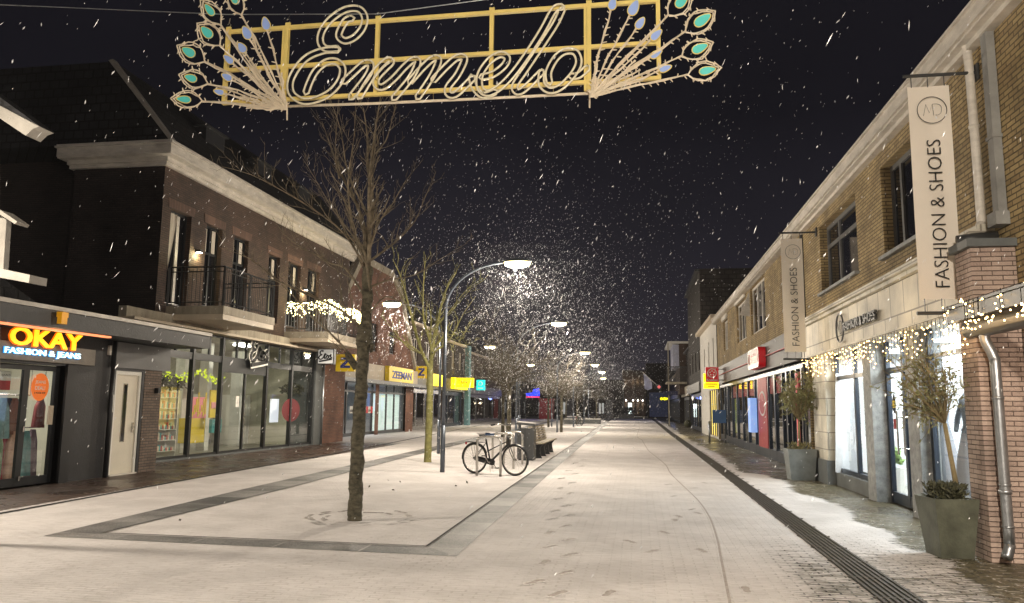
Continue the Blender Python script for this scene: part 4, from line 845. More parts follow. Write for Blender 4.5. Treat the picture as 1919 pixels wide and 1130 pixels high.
# ================================================================ LEFT: shops beyond
def row_building(name, label, X, y0, y1, zw, h, wallmat, front='dark_grey', d=1, pitch=2.2, lit=None, wins=3, roofh=2.0, litp=0, glassy=True):
    t = thing(name, label, 'building', (X, (y0 + y1) / 2, 0)); hs_ = []
    n = wins; wy = (y1 - y0) / n
    for i in range(n): hs_.append((y0 + wy * (i + .32), y0 + wy * (i + .68), zw + .9, zw + 2.3))
    m = MB(); wallX(m, X, y0, y1, zw, h, [q for q in hs_ if q[3] < h], d, .15); m.quad((X, y0, zw), (X - d * 9, y0, zw), (X - d * 9, y0, h), (X, y0, h)); m.quad((X, y0, 0), (X - d * 9, y0, 0), (X - d * 9, y0, zw), (X, y0, zw)); m.quad((X, y1, 0), (X - d * 9, y1, 0), (X - d * 9, y1, h), (X, y1, h)); build('wall', m, wallmat, t)
    for q in hs_:
        if q[3] < h: windowX(t, X, *q, d, 'white_paint', cols=((q[0] + q[1]) / 2,), rec=.08, fw=.07)
    if roofh: build('roof', MB().prism([(X + d * .15, y0, h), (X - d * 2.5, y0, h + roofh), (X - d * 9, y0, h + roofh), (X - d * 9, y0, h)], (0, y1 - y0, 0)), 'roof_tile', t)
    build('gutter', MB().box(X + d * .003, X + d * .28, y0, y1, h - .15, h - .002), 'beige' if roofh else 'dark_grey', t)
    fr_ = MB(); k = max(2, int((y1 - y0) / pitch)); xg_ = X - d * .1
    for i in range(k + 1): yy = y0 + .1 + (y1 - y0 - .2) * i / k; fr_.box(xg_, xg_ - d * .1, yy - .08, yy + .08, 0, 2.7)
    fr_.box(xg_ - d * .003, xg_ - d * .09, y0, y1, 0, .25); fr_.box(xg_ - d * .003, xg_ - d * .09, y0, y1, 2.4, 2.7)
    f_ = build('shop_front', fr_, front, t); build('pane', MB().quad((xg_ - d * .04, y0, .2), (xg_ - d * .04, y1, .2), (xg_ - d * .04, y1, 2.5), (xg_ - d * .04, y0, 2.5)), 'glass', f_)
    build('fascia', MB().box(X + d * .002, X + d * .2, y0, y1, 2.72, zw + .05), lit or 'grey_panel', t)
    m = MB(); xb_ = X - d * 3.5; m.quad((xb_, y0, 0), (xb_, y1, 0), (xb_, y1, 2.7), (xb_, y0, 2.7)); m.quad((xb_, y0, 2.7), (xg_, y0, 2.7), (xg_, y1, 2.7), (xb_, y1, 2.7)); build('interior_wall', m, Mc('interior_grey', (.45, .45, .48)), t)
    if litp: light('shop_light', 'AREA', (X - d * 1.8, (y0 + y1) / 2, 2.6), litp, (.9, .97, 1), t, 2, (y1 - y0) * .8)
    return t
b1 = row_building('terrace_building', 'dark brick terrace building behind the mossy tree with silver window mullions', -14.3, 47.1, 56.0, 3.6, 6.9, 'brown_brick', 'steel', litp=14)
solo('shop_sign', MB().box(-14.08, -13.9, 51.0, 55.0, 2.95, 3.75), 'yellow_lit', 'plain glowing yellow fascia sign right of the lamp post', 'shop sign', (-14, 53, 3))
b2 = row_building('terrace_building', 'narrow terrace building with a glowing yellow shop fascia and lit doorway', -14.5, 56.1, 63.5, 3.6, 6.6, 'dark_brick', 'blue_frame', litp=120, roofh=2.5)
tk = thing('shop_sign', 'glowing yellow TAKKO fascia sign over the lit doorway', 'shop sign', (-14.2, 59, 3))
x0, z1 = FY(855, 708, 58.0); x1, z0 = FY(887, 726, 58.0)
build('box', MB().box(x0, x1, 58.0, 58.25, z0, z1), 'yellow_lit', tk); text('lettering', 'TAKKO', (x0 + .14, 57.985, z0 + .22), (1, 0, 0), (0, 0, 1), .32, 'ink', tk, width=(x1 - x0) * .8, depth=.01)
build('side', MB().box(-14.28, -14.0, 58.3, 63, 2.9, 3.75), 'yellow_lit', tk)
light('sign_glow', 'AREA', (-13.6, 60, 4.1), 30, (1, .7, .1), tk, 4, .3, (0, math.radians(180), 0))
tq = thing('shop_sign', 'glowing turquoise projecting shop sign with a small white ring', 'shop sign', (-13.9, 66, 3))
x0, z1 = FY(893, 712, 64.5); x1, z0 = FY(908, 731, 64.5)
build('box', MB().box(x0, x1, 64.5, 64.8, z0, z1), 'teal_lit', tq); build('ring', MB().torus(((x0 + x1) / 2, 64.48, (z0 + z1) / 2 + .12), (0, 1, 0), .16, .03, 16, 4), 'white_bright', tq)
build('print', MB().box(x0 + .12, x1 - .12, 64.47, 64.49, z0 + .12, z0 + .2), 'white_bright', tq)
build('pylon', MB().box(-14.4, -14.05, 63.6, 64.4, 0, 6.6), Mc('teal_pylon', (.12, .22, .23), emit=(.02, .3, .3), es=.04), tq)
b3 = row_building('terrace_building', 'pale concrete shop building with wide empty windows behind the pollard trees', -15.3, 64.6, 86, 3.4, 6.5, 'brown_brick', 'grey_panel', litp=8, pitch=4, wins=5)
b4 = row_building('terrace_building', 'far dark shop building with blue neon behind the pollard trees', -17, 88, 118, 3.6, 7.0, 'dark_brick', 'blue_frame', litp=10, pitch=4, wins=6)
x0, z0 = FY(1010, 778, 104); x1, z1 = FY(1036, 749, 104); solo('kiosk', MB().box(x0, x1, 104, 106, 0.0, z1).box(x0 - .1, x1 + .1, 103.9, 106.1, z1, z1 + .15), 'red_dull', 'red closed kiosk at the far end of the tree row', 'kiosk', (x0, 104, 0))
nn = thing('neon_sign', 'blue neon shop sign with a red underline far down the left side', 'neon sign', (-14, 95, 3))
x0, z0 = FY(986, 745, 95); x1, z1 = FY(1011, 727, 95)
m = MB().prism([(x0, 95, z0 + .25), (x1, 95, z0 + .25), (x1, 95, z1), (x0 + .9, 95, z1 - .15), (x0 + .8, 95, z0 + .6), (x0, 95, z0 + .5)], (0, .2, 0)); build('letters', m, 'neon_blue', nn); build('underline', MB().box(x0, x1, 95, 95.2, z0, z0 + .16), 'neon_red', nn); light('sign_glow', 'POINT', ((x0 + x1) / 2, 94, z0), 60, (.15, .2, 1), nn, .3)
for i, (pa, pb, pt, Yb, lb) in enumerate(((1040, 1095, 716, 128, 'dark low far building behind the last pollard trees'), (1095, 1168, 712, 140, 'far building with lit ground floor behind parked bicycles'))):
    x0, _ = FY(pa - 60, 775, Yb); x1, _ = FY(pb, 775, Yb); _, z1 = FY(pb, pt, Yb)
    t = thing('far_building', lb, 'building', ((x0 + x1) / 2, Yb, 0)); build('wall', MB().box(x0, x1, Yb, Yb + 8, 0, z1), 'dark_brick', t)
    for k in range(5): xx = x0 + (x1 - x0) * (k + .3) / 5; build('window', MB().box(xx, xx + .9, Yb - .03, Yb - .002, .5, 2.4), Mc('far_lit', (.6, .6, .6), emit=(.85, .85, .8), es=.35) if k % 2 else 'dark_glass', t)

# ================================================================ FAR END
ce = thing('corner_building', 'far corner building with uplit pilasters and one bright doorway', 'building', (-1, 150, 0))
Y0 = 150
x0, z1 = FY(1166, 694, Y0); x1, _ = FY(1210, 694, Y0)
build('wall', MB().box(x0, x1, Y0, Y0 + 12, 0, z1), 'brown_brick', ce)
x2, z2 = FY(1262, 682, Y0 + 6); build('side_wing', MB().box(x1 + .002, x2, Y0 + 4, Y0 + 14, 0, z2), 'dark_brick', ce)
for px in (1173, 1186, 1195, 1204):
    xx, zb_ = FY(px, 716, Y0); p_ = build('pilaster', MB().box(xx - .25, xx + .25, Y0 - .4, Y0 - .003, 0, z1 - .1), 'brown_brick', ce)
    build('uplight', MB().box(xx - .1, xx + .1, Y0 - .55, Y0 - .42, 2.9, 3.1), 'led', p_)
    light('uplight_glow', 'POINT', (xx, Y0 - .9, z1 - 2.2), 18, (1, .85, .55), p_, .15); light('uplight_glow', 'POINT', (xx, Y0 - .9, 2.2), 14, (1, .85, .55), p_, .15)
x0, z1 = FY(1177, 755, Y0 - 1); x1, z0 = FY(1187, 770, Y0 - 1); build('door', MB().box(x0, x1, Y0 - .03, Y0 - .002, 0.0, z1), Mc('lit_door', (.8, .8, .8), emit=(.8, .95, .9), es=2.0), ce)
light('door_glow', 'POINT', ((x0 + x1) / 2, Y0 - 2, 2), 40, (.8, .9, 1), ce, .4)

# ================================================================ RIGHT: fashion building
XR = 4.05
fb = thing('fashion_building', 'yellow-brown brick building with cream panel fascia and long pale gutter on the right', 'building', (4.3, 14, 0))
wn = [(11.6, 13.45, 4.08, 5.60), (15.0, 17.95, 4.12, 5.62)]
m = MB(); wallX(m, XR, 9.4, 19.7, 3.55, 6.0, wn, -1, .2); wallX(m, XR, 2, 9.4, 2.4, 6.0, [(5.2, 8.65, 2.9, 4.3)], -1, .2); build('wall', m, 'yellow_brick', fb)
m = MB(); wallX(m, XR, 2, 8.6, 0, 2.4, [(2.2, 7.6, .5, 2.3)], -1, .25); wallX(m, XR, 8.6, 9.4, 0, 2.4, [], -1); build('lower_wall', m, 'pink_brick', fb)
m = MB(); m.box(XR, 3.84, 2, 19.75, 5.93, 5.96); m.box(3.90, 3.80, 2, 19.76, 5.962, 6.14); m.box(3.93, 3.76, 2, 19.77, 6.142, 6.175)
m.box(XR - .003, 3.93, 2, 19.75, 5.86, 5.928)
build('gutter', m, 'white_paint', fb)
build('roof', MB().quad((3.94, 2, 6.16), (3.94, 19.75, 6.16), (9, 19.75, 7.6), (9, 2, 7.6)), 'roof_tile', fb)
w_ = windowX(fb, XR, *wn[0], -1, 'grey_panel', cols=(12.95,), rec=.16, fw=.09)
w_ = windowX(fb, XR, *wn[1], -1, 'grey_panel', cols=(16.9,), rows=(5.15,), rec=.16, fw=.09)
for q in wn: build('window_sill', MB().box(XR + .1, XR - .09, q[0] - .05, q[1] + .05, q[2] - .06, q[2] - .002), 'grey_stone', fb)
windowX(fb, XR, 5.2, 8.65, 2.9, 4.3, -1, 'grey_panel', cols=(7.0,), rec=.1, fw=.14)
m = MB()
m.box(XR - .002, XR - .14, 9.45, 19.62, 2.80, 3.50); build('fascia', m, 'cream_tile', fb)
build('fascia_moulding', MB().box(XR - .002, XR - .22, 9.45, 19.66, 3.50, 3.56).box(XR - .002, XR - .28, 9.45, 19.68, 3.562, 3.64).box(XR - .002, XR - .18, 9.45, 19.64, 3.642, 3.69).box(XR - .002, XR - .17, 9.45, 19.64, 2.74, 2.798), 'cream_stone', fb)
build('soffit', MB().quad((XR - .0, 9.45, 2.745), (XR + .7, 9.45, 2.745), (XR + .7, 19.6, 2.745), (XR, 19.6, 2.745)), 'cream_stone', fb)
p_ = build('stone_pier', MB().box(XR - .12, XR + .35, 17.5, 18.72, .5, 2.74), 'cream_stone', fb); build('plinth', MB().box(XR - .16, XR + .35, 17.46, 18.76, 0, .499), 'dark_stone', p_)
for a, b in ((14.42, 14.9), (12.15, 12.62)): build('column', MB().box(XR - .05, XR + .22, a, b, 0, 2.74), 'grey_stone', fb)
fr = MB(); xg = XR + .08
for yy, z0 in ((15.0, .28), (16.0, .28), (17.42, .28)): fr.box(xg, xg + .07, yy - .05, yy + .05, z0, 2.74)
fr.box(xg + .003, xg + .067, 14.9, 17.5, 2.18, 2.26); fr.box(xg + .003, xg + .067, 14.9, 17.5, .28, .36)
build('shop_front', fr, 'blue_frame', fb); fr = MB()
for yy in (9.6, 12.05): fr.box(xg, xg + .07, yy - .05, yy + .05, .28, 2.74)
fr.box(xg + .003, xg + .067, 9.5, 12.15, .28, .36); fr.box(xg + .003, xg + .067, 9.5, 12.15, 2.30, 2.36)
f = build('shop_front', fr, 'blue_frame', fb); build('pane', MB().quad((xg + .03, 14.9, .3), (xg + .03, 17.5, .3), (xg + .03, 17.5, 2.74), (xg + .03, 14.9, 2.74)), 'glass', f); build('pane', MB().quad((xg + .03, 9.5, .3), (xg + .03, 12.15, .3), (xg + .03, 12.15, 2.74), (xg + .03, 9.5, 2.74)), 'glass', f)
build('sill_wall', MB().box(XR + .02, XR + .3, 14.9, 17.5, 0, .27), 'dark_stone', fb); build('sill_wall', MB().box(XR + .02, XR + .3, 9.4, 12.15, 0, .27), 'dark_stone', fb)
xd = XR + .18; d_ = MB()
for yy in (12.68, 13.5, 14.36): d_.box(xd, xd + .07, yy - .05, yy + .05, 0.02, 2.74)
d_.box(xd + .003, xd + .067, 12.62, 14.42, 2.18, 2.28); d_.box(xd + .003, xd + .067, 12.62, 14.42, .02, .2)
dd = build('shop_door', d_, 'blue_frame', fb); build('pane', MB().quad((xd + .03, 12.7, .2), (xd + .03, 14.4, .2), (xd + .03, 14.4, 2.7), (xd + .03, 12.7, 2.7)), 'glass', dd)
build('handle', MB().tube([(xd - .08, 13.3, .85), (xd - .08, 13.3, 1.55)], .017, 8).tube([(xd, 13.3, .95), (xd - .08, 13.3, .95)], .011, 6).tube([(xd, 13.3, 1.45), (xd - .08, 13.3, 1.45)], .011, 6).tube([(xd - .08, 13.62, .85), (xd - .08, 13.62, 1.55)], .017, 8).tube([(xd, 13.62, .95), (xd - .08, 13.62, .95)], .011, 6).tube([(xd, 13.62, 1.45), (xd - .08, 13.62, 1.45)], .011, 6), 'steel', dd)
m = MB(); xb = 6.6
m.quad((xb, 9.5, 0), (xb, 19.5, 0), (xb, 19.5, 2.8), (xb, 9.5, 2.8)); m.quad((xb, 17.6, 0), (XR + .3, 17.6, 0), (XR + .3, 17.6, 2.74), (xb, 17.6, 2.74)); m.quad((XR + .3, 9.4, 2.743), (xb, 9.4, 2.743), (xb, 19.5, 2.743), (XR + .3, 19.5, 2.743)); m.quad((xb, 9.41, 0), (XR + .3, 9.41, 0), (XR + .3, 9.41, 2.74), (xb, 9.41, 2.74))
build('interior_wall', m, Mc('white_interior', (.62, .64, .66), var=.12, ns=1.5), fb); build('interior_floor', MB().quad((xb, 9.5, .012), (XR + .2, 9.5, .012), (XR + .2, 17.6, .012), (xb, 17.6, .012)), 'shop_floor', fb)
for yy in (10.8, 13.5, 16.2):
    light('shop_light', 'AREA', (5.0, yy, 2.68), 200, (.93, .97, 1.0), fb, 1.0, 1.6)
    build('ceiling_light', MB().box(4.9, 5.5, yy - .5, yy + .5, 2.70, 2.735), 'led_cool', fb)
# slatted white back panel
m = MB()
for k in range(26): m.box(5.0, 5.03, 12.5, 13.9, .3 + k * .09, .3 + k * .09 + .07)
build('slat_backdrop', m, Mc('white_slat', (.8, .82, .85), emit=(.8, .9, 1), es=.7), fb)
build('side_panel', MB().box(4.55, 4.6, 16.9, 17.45, .3, 2.2), 'white_lit', fb)
# near corner: brick pillar, pipes, beam
pl_ = thing('brick_pillar', 'pinkish brick pillar with dark stone cap beside the near downpipe', 'brick pillar', (3.7, 9.2, 0))
build('shaft', MB().box(3.59, 4.04, 9.0, 9.42, 0, 3.33), 'pink_brick', pl_); build('cap', MB().box(3.54, 4.045, 8.95, 9.46, 3.332, 3.42), 'dark_stone', pl_)
solo('downpipe', MB().tube(smooth_path([(3.62, 8.86, 2.42), (3.62, 8.86, 2.3), (3.68, 8.84, 2.12), (3.69, 8.84, 1.9), (3.70, 8.84, .35), (3.69, 8.82, .2), (3.64, 8.78, .09)], 4), .052, 14).tube([(3.697, 8.84, .72), (3.697, 8.84, .76)], .062, 14).tube([(3.697, 8.84, .80), (3.697, 8.84, .82)], .06, 14).tube([(3.692, 8.84, 1.68), (3.692, 8.84, 1.71)], .06, 14).tube([(3.70, 8.84, .38), (3.70, 8.84, .40)], .06, 14), 'zinc', 'zinc downpipe with open elbow foot in front of the brick pillar', 'downpipe', (3.7, 8.84, 0), smooth=True)
solo('downpipe', MB().tube(smooth_path([(3.95, 9.62, 5.95), (3.97, 9.62, 5.6), (3.98, 9.62, 3.9), (3.96, 9.6, 3.72), (3.86, 9.5, 3.56), (3.83, 9.45, 3.46)], 4), .05, 12).tube([(3.975, 9.62, 4.9), (3.975, 9.62, 4.93)], .06, 12), 'white_paint', 'cream upper downpipe bending onto the pillar cap', 'downpipe', (3.97, 9.6, 3.5), smooth=True)
solo('vent_duct', MB().box(3.95, 4.04, 9.1, 9.24, 3.75, 6.1).box(3.90, 4.043, 9.06, 9.28, 3.6, 3.748).box(3.935, 4.042, 9.08, 9.26, 4.6, 4.64), Mc('duct_grey', (.26, .26, .25), var=.25), 'grey square duct running up the yellow brick wall', 'duct', (3.97, 9.2, 3.6))
solo('lead_flashing', MB().tube([(3.6, 9.35, 3.47), (3.75, 9.33, 3.49), (4.0, 9.3, 3.5)], .07, 10), 'dark_grey', 'crumpled lead flashing on the pillar cap', 'flashing', (3.8, 9.3, 3.4), smooth=True)
bm_ = thing('awning_beam', 'dark awning beam running towards the viewer past the brick pillar', 'beam', (3.45, 8, 2.5))
build('rail', MB().box(3.40, 3.5, 2.0, 9.25, 2.52, 2.66).box(3.38, 3.52, 2.0, 9.27, 2.662, 2.69), 'black', bm_); build('awning_roll', MB().tube([(3.62, 2, 2.45), (3.62, 9.2, 2.45)], .11, 12), 'dark_grey', bm_, smooth=True)
solo('cable', MB().tube([(3.945, 8.7, 2.35), (3.95, 8.72, .1)], .006, 5), 'wire', 'thin black cable down the near pink brick wall', 'cable', (3.95, 8.7, 0))
solo('step_block', MB().box(3.78, 4.04, 7.0, 8.45, 0, .32), 'dark_stone', 'grey stone sill block at the right edge under the near wall', 'stone block', (3.9, 7.8, 0))
aw = thing('added_awning_lamp', 'added unseen lamp under the near awning outside the picture edge', 'lamp', (3.75, 6.6, 2.3)); build('shade', MB().cyl((3.75, 6.6, 2.3), (3.75, 6.6, 2.36), .12, 16), 'white_bright', aw); build('lens', MB().cyl((3.75, 6.6, 2.28), (3.75, 6.6, 2.298), .1, 16), 'led', aw); light('lamp_light', 'POINT', (3.7, 6.6, 2.2), 55, (1, .86, .72), aw, .1)  # unseen lamp, added to brighten the brick pillar below the awning
# facade sign
fs = thing('shop_sign', 'ring monogram and metal FASHION & SHOES letters on the cream fascia', 'shop sign', (XR - .2, 15, 3))
xs = XR - .2
m = MB().torus((xs, 15.75, 3.13), (1, 0, 0), .27, .018, 40, 6); build('ring', m, 'dark_grey', fs)
def mono(mb, pl, wd):
    for pth in ([(.10, .25), (.22, .75), (.36, .38), (.50, .75), (.54, .25)], [(.50, .75), (.72, .75), (.86, .66), (.88, .5), (.84, .34), (.70, .26), (.62, .27)]):
        stroke(mb, pth, wd, pl, .006, k=1 if len(pth) == 5 else 5)
    return mb
build('monogram', mono(MB(), lambda u, v, t: (xs - t, 15.99 - u * .48, 2.88 + v * .5), .035), 'dark_grey', fs)
text('lettering', 'FASHION & SHOES', (xs + .02, 15.38, 3.03), (0, -1, 0), (0, 0, 1), .17, 'dark_grey', fs, width=2.0, depth=.05, bold=.02)
# banners
def banner(Y, label):
    t = thing('banner', label, 'banner', (3.5, Y, 2.8), 'FASHION & SHOES banners')
    x0, x1, z0, z1 = 3.25, 3.72, 2.84, 5.44
    m = MB(); rows = []; n = 24
    for j in range(n + 1):
        z_ = z0 + (z1 - z0) * j / n
        for i in range(7): rows.append((x0 + (x1 - x0) * i / 6, Y + .012 * math.sin(i * 1.1 + j * .23) * (1 - abs(j / n - .5)), z_))
    m.add(rows, [(j * 7 + i, j * 7 + i + 1, (j + 1) * 7 + i + 1, (j + 1) * 7 + i) for j in range(n) for i in range(6)])
    build('cloth', m, 'banner', t, smooth=True)
    build('top_bar', MB().tube([(x0 - .04, Y, 5.58), (XR, Y, 5.58)], .022, 8).box(XR - .03, XR - .002, Y - .06, Y + .06, 5.48, 5.68), 'dark_grey', t)
    build('bottom_bar', MB().tube([(x0 - .04, Y, 2.68), (XR, Y, 2.68)], .022, 8), 'dark_grey', t)
    m = MB()
    for xx in (x0 + .05, (x0 + x1) / 2, x1 - .05): m.tube([(xx, Y, 5.56), (xx, Y, 5.43)], .006, 5); m.tube([(xx, Y, 2.69), (xx, Y, 2.85)], .006, 5)
    build('hooks', m, 'dark_grey', t)
    yy = Y - .03
    build('ring', MB().torus(((x0 + x1) / 2 + .02, yy, 5.13), (0, 1, 0), .165, .004, 40, 4), 'ink', t)
    build('monogram', mono(MB(), lambda u, v, t_: (x0 + .13 + u * .26, yy - t_, 4.99 + v * .28), .011), 'ink', t)
    text('lettering', 'FASHION & SHOES', ((x0 + x1) / 2 + .09, yy, 2.98), (0, 0, 1), (-1, 0, 0), .155, 'ink', t, width=1.78, depth=.003, bold=-.012)
    return t
banner(9.6, 'near tall cream FASHION & SHOES banner above the brick pillar')
banner(18.2, 'farther cream FASHION & SHOES banner at the corner of the cream fascia')
# icicle lights along the front and on the beam
pts = []; wires = [[(XR - .2, 9.5, 2.76), (XR - .2, 19.4, 2.74)]]
y = 9.6
while y < 19.2:
    L_ = random.choice((.18, .3, .42, .5)); z_ = 2.72; wires.append([(XR - .2, y, 2.75), (XR - .2 + random.uniform(-.02, .02), y + .02, 2.75 - L_)])
    k = 0; z_ -= random.uniform(0, .09)
    while z_ > 2.75 - L_: pts.append((XR - .21 + random.uniform(-.03, .03), y + random.uniform(-.06, .06), z_)); z_ -= random.uniform(.06, .13)
    y += .14
light_string('icicle_lights', 'warm icicle light curtain hanging along the cream fascia edge', (XR - .2, 14, 2.7), pts, wires, 'bulb', .0095)
pts = []; wires = [[(3.39, 6.2, 2.70), (3.39, 9.3, 2.70)]]
for i in range(105): pts.append((3.37 + random.uniform(-.03, .05), random.uniform(6.4, 9.3), random.uniform(2.38, 2.72)))
for i in range(22): pts.append((3.5 + random.uniform(-.04, .05), 9.0 + random.uniform(-.05, .5), random.uniform(2.1, 2.7)))
for i in range(24): q = pts[i * 3]; wires.append([(q[0], q[1], 2.7), q])
light_string('icicle_lights', 'warm light string tangled round the awning beam and pillar', (3.4, 8.4, 2.6), pts, wires, 'bulb', .009)
light('string_glow', 'POINT', (3.6, 16.5, 2.5), 8, (1, .7, .32), None, .5); light('string_glow', 'POINT', (3.6, 12, 2.5), 8, (1, .7, .32), None, .5); light('string_glow', 'POINT', (3.3, 8.7, 2.35), 3, (1, .55, .2), None, .2)
# shop window contents
def mannequin(x, y, label, dress=True, h=1.75, z=.3):
    t = thing('mannequin', label, 'mannequin', (x, y, z))
    prof = [(0, .10), (.25, .07), (.5, .09), (.78, .15), (.95, .17), (1.08, .12), (1.25, .15), (1.42, .19), (1.5, .10), (1.55, .05)] if not dress else [(0, .36), (.3, .31), (.6, .26), (.9, .18), (1.08, .12), (1.25, .15), (1.42, .18), (1.5, .09), (1.55, .05)]
    m = MB(); n = 16; vs = []
    for z_, r_ in prof:
        for i in range(n): a = 2 * math.pi * i / n; rr = r_ * (1 + (.06 * math.sin(a * 5) if dress and z_ < .9 else 0)); vs.append((x + .62 * rr * math.cos(a), y + rr * math.sin(a), z + z_))
    m.add(vs, [(j * n + i, j * n + (i + 1) % n, (j + 1) * n + (i + 1) % n, (j + 1) * n + i) for j in range(len(prof) - 1) for i in range(n)])
    for s_ in (-1, 1): m.tube([(x, y + s_ * .17, z + 1.42), (x - .05, y + s_ * .28, z + 1.15), (x - .14, y + s_ * .12, z + .98)], [.05, .042, .03], 8)
    build('body', m, 'grey_fabric' if dress else 'sky_white', t, smooth=True); build('head', MB().ball((x, y, z + 1.68), .11, 12, 8, (.9, .85, 1.2)), 'sky_white', t, smooth=True)
mannequin(4.6, 12.95, 'mannequin in a flowing grey dress behind the big right-hand window')
mannequin(4.6, 11.95, 'mannequin in a dark gown nearest the brick pillar')
mannequin(4.62, 15.6, 'mannequin in a white shirt behind the glass door', False, z=.1)
pp = thing('photo_poster', 'tall black and white fashion photograph of a dark-haired model in a white shirt', 'poster', (4.7, 15.6, .3))
YP = 17.3
def pq(l, d=0.0): return [(FY(a, b, YP)[0], YP - d, FY(a, b, YP)[1]) for a, b in l]
build('board', MB().prism(pq([(1566, 700), (1640, 700), (1640, 900), (1566, 885)]), (0, .03, 0)), Mc('poster_grey', (.62, .64, .67)), pp)
build('shirt', MB().poly(pq([(1608, 772), (1618, 766), (1636, 775), (1640, 830), (1612, 828), (1603, 850), (1600, 838)], .004)), 'sky_white', pp)
build('face', MB().poly(pq([(1614 + 8 * math.cos(a / 3), 748 + 17 * math.sin(a / 3)) for a in range(19)], .008)), 'skin_grey', pp)
build('hair', MB().poly(pq([(1604, 748), (1604, 732), (1610, 722), (1620, 721), (1626, 732), (1624, 742), (1614, 738), (1607, 742)], .012)), 'black_fabric', pp)
build('trousers', MB().poly(pq([(1611, 829), (1640, 831), (1640, 898), (1614, 892)], .004)), 'black_fabric', pp)
m = MB(); 
for i in range(160): a = random.uniform(0, 6.28); r_ = random.random() * .22; m.leaf((4.5, 14.9 + r_ * math.cos(a), .62 + abs(r_ * math.sin(a))), (random.uniform(-1, 1), random.uniform(-1, 1), random.uniform(0, 1)), .1, .025)
pk = thing('potted_plant', 'lime green pot plant just inside the glass shop door', 'plant', (4.5, 14.9, 0)); build('foliage', m, 'lime', pk)
build('pot', MB().tube([(4.5, 14.9, .02), (4.5, 14.9, .55)], [.10, .15], 12), 'white_bright', pk)
st = thing('sticker', 'round black and yellow sticker on the fashion shop door', 'sticker', (xd, 13.95, 1.6))
build('disc', MB().poly([(xd - .002, 13.98 + .1 * math.cos(i / 4), 1.66 + .16 * math.sin(i / 4)) for i in range(25)]), 'ink', st); build('print', MB().box(xd - .006, xd - .003, 13.91, 14.05, 1.60, 1.72), 'yellow', st)
solo_box('notice', (xd - .006, xd - .002, 13.9, 14.05, 1.25, 1.42), 'red_dull', 'small red notice below the round door sticker', 'notice')

# ================================================================ RIGHT: drugstore building
kb = thing('drugstore_building', 'brick building with glossy dark fascia and red window bands on the right', 'building', (4.3, 30, 0))
kw = [(24.9, 25.7), (25.9, 29.1), (30.6, 33.2), (37.6, 39.0)]
kw = [(25.8, 29.1, 4.2, 5.9), (30.4, 33.2, 4.25, 5.8), (36.6, 38.4, 4.3, 5.7), (20.9, 22.6, 4.2, 5.8)]
m = MB(); wallX(m, XR + .01, 19.71, 41.5, 3.6, 6.0, kw, -1, .2); m.quad((XR, 19.69, 0), (9, 19.69, 0), (9, 19.69, 2.8), (XR, 19.69, 2.8)); m.quad((XR, 41.5, 0), (9, 41.5, 0), (9, 41.5, 6), (XR, 41.5, 6)); build('wall', m, 'yellow_brick', kb)
for q in kw:
    w_ = windowX(kb, XR + .01, *q, -1, 'white_paint', cols=tuple(q[0] + (q[1] - q[0]) * f_ for f_ in (.35, .65)), rec=.08, fw=.08)
    build('curtain', MB().box(XR + .135, XR + .14, q[0] + .1, q[1] - .1, q[3] - .5, q[3] - .08), 'curtain', w_)
build('sash', MB().prism([(4.0, 28.9, 4.9), (4.0, 28.9, 5.75), (3.97, 28.9, 5.75), (3.65, 28.9, 4.95)], (0, .06, 0)), 'white_paint', kb)
m = MB(); m.box(XR, 3.84, 19.8, 41.6, 5.93, 5.96); m.box(3.90, 3.80, 19.79, 41.6, 5.962, 6.13); m.box(3.93, 3.76, 19.78, 41.6, 6.132, 6.17); build('gutter', m, 'white_paint', kb)
for q in kw[:3]: build('fascia_block', MB().box(3.98, 4.04, q[0] - .1, q[1] + .1, q[3] + .02, 5.95), 'white_paint', kb)
build('roof', MB().quad((3.94, 19.8, 6.15), (3.94, 41.5, 6.15), (9, 41.5, 7.6), (9, 19.8, 7.6)), 'roof_tile', kb)
build('fascia', MB().box(XR - .004, XR - .12, 19.80, 41.4, 2.78, 3.62), 'metal_fascia', kb)
build('fascia_tube', MB().tube([(XR - .16, 20, 3.2), (XR - .16, 41, 3.2)], .02, 6), 'red_dull', kb)
fr = MB(); xg = XR + .06; k = 0
MY = [19.9, 20.9, 21.6, 22.3, 23.0, 23.7, 25.0, 26.2, 28.4, 29.2, 31.0, 32.6, 34.4, 36.2, 38.0, 39.2, 41.3]
for yy in MY: fr.box(xg, xg + .12, yy - (.10 if k % 2 == 0 else .05), yy + (.10 if k % 2 == 0 else .05), 0, 2.78); k += 1
fr.box(xg + .003, xg + .11, 19.8, 41.3, 0, .3); fr.box(xg + .003, xg + .11, 19.8, 41.3, 2.62, 2.78)
f = build('shop_front', fr, 'blue_frame', kb); build('pane', MB().quad((xg + .05, 19.8, .25), (xg + .05, 41.3, .25), (xg + .05, 41.3, 2.7), (xg + .05, 19.8, 2.7)), 'glass', f)
for a, b in ((20.95, 21.6), (24.2, 24.95), (25.1, 26.1), (29.3, 30.9), (31.1, 32.5), (32.7, 34.3), (34.5, 36.1)):
    build('red_band', MB().box(xg + .055, xg + .07, a, b, 2.05, 2.55), 'red', kb)
build('red_panel', MB().box(xg - .004, xg - .02, 26.35, 28.25, .3, 2.6), 'red_dull', kb)
m = MB(); m.poly([(xg - .024, 27.3 + .75 * math.cos(i / 4), 1.75 + .42 * math.sin(i / 4)) for i in range(25)]); build('white_disc', m, Mc('vinyl_white', (.6, .55, .55)), kb)
m = MB(); m.poly([(xg - .027, 27.3 + .62 * math.cos(i / 4), 1.75 + .35 * math.sin(i / 4)) for i in range(25)]); build('red_disc', m, 'red_dull', kb)
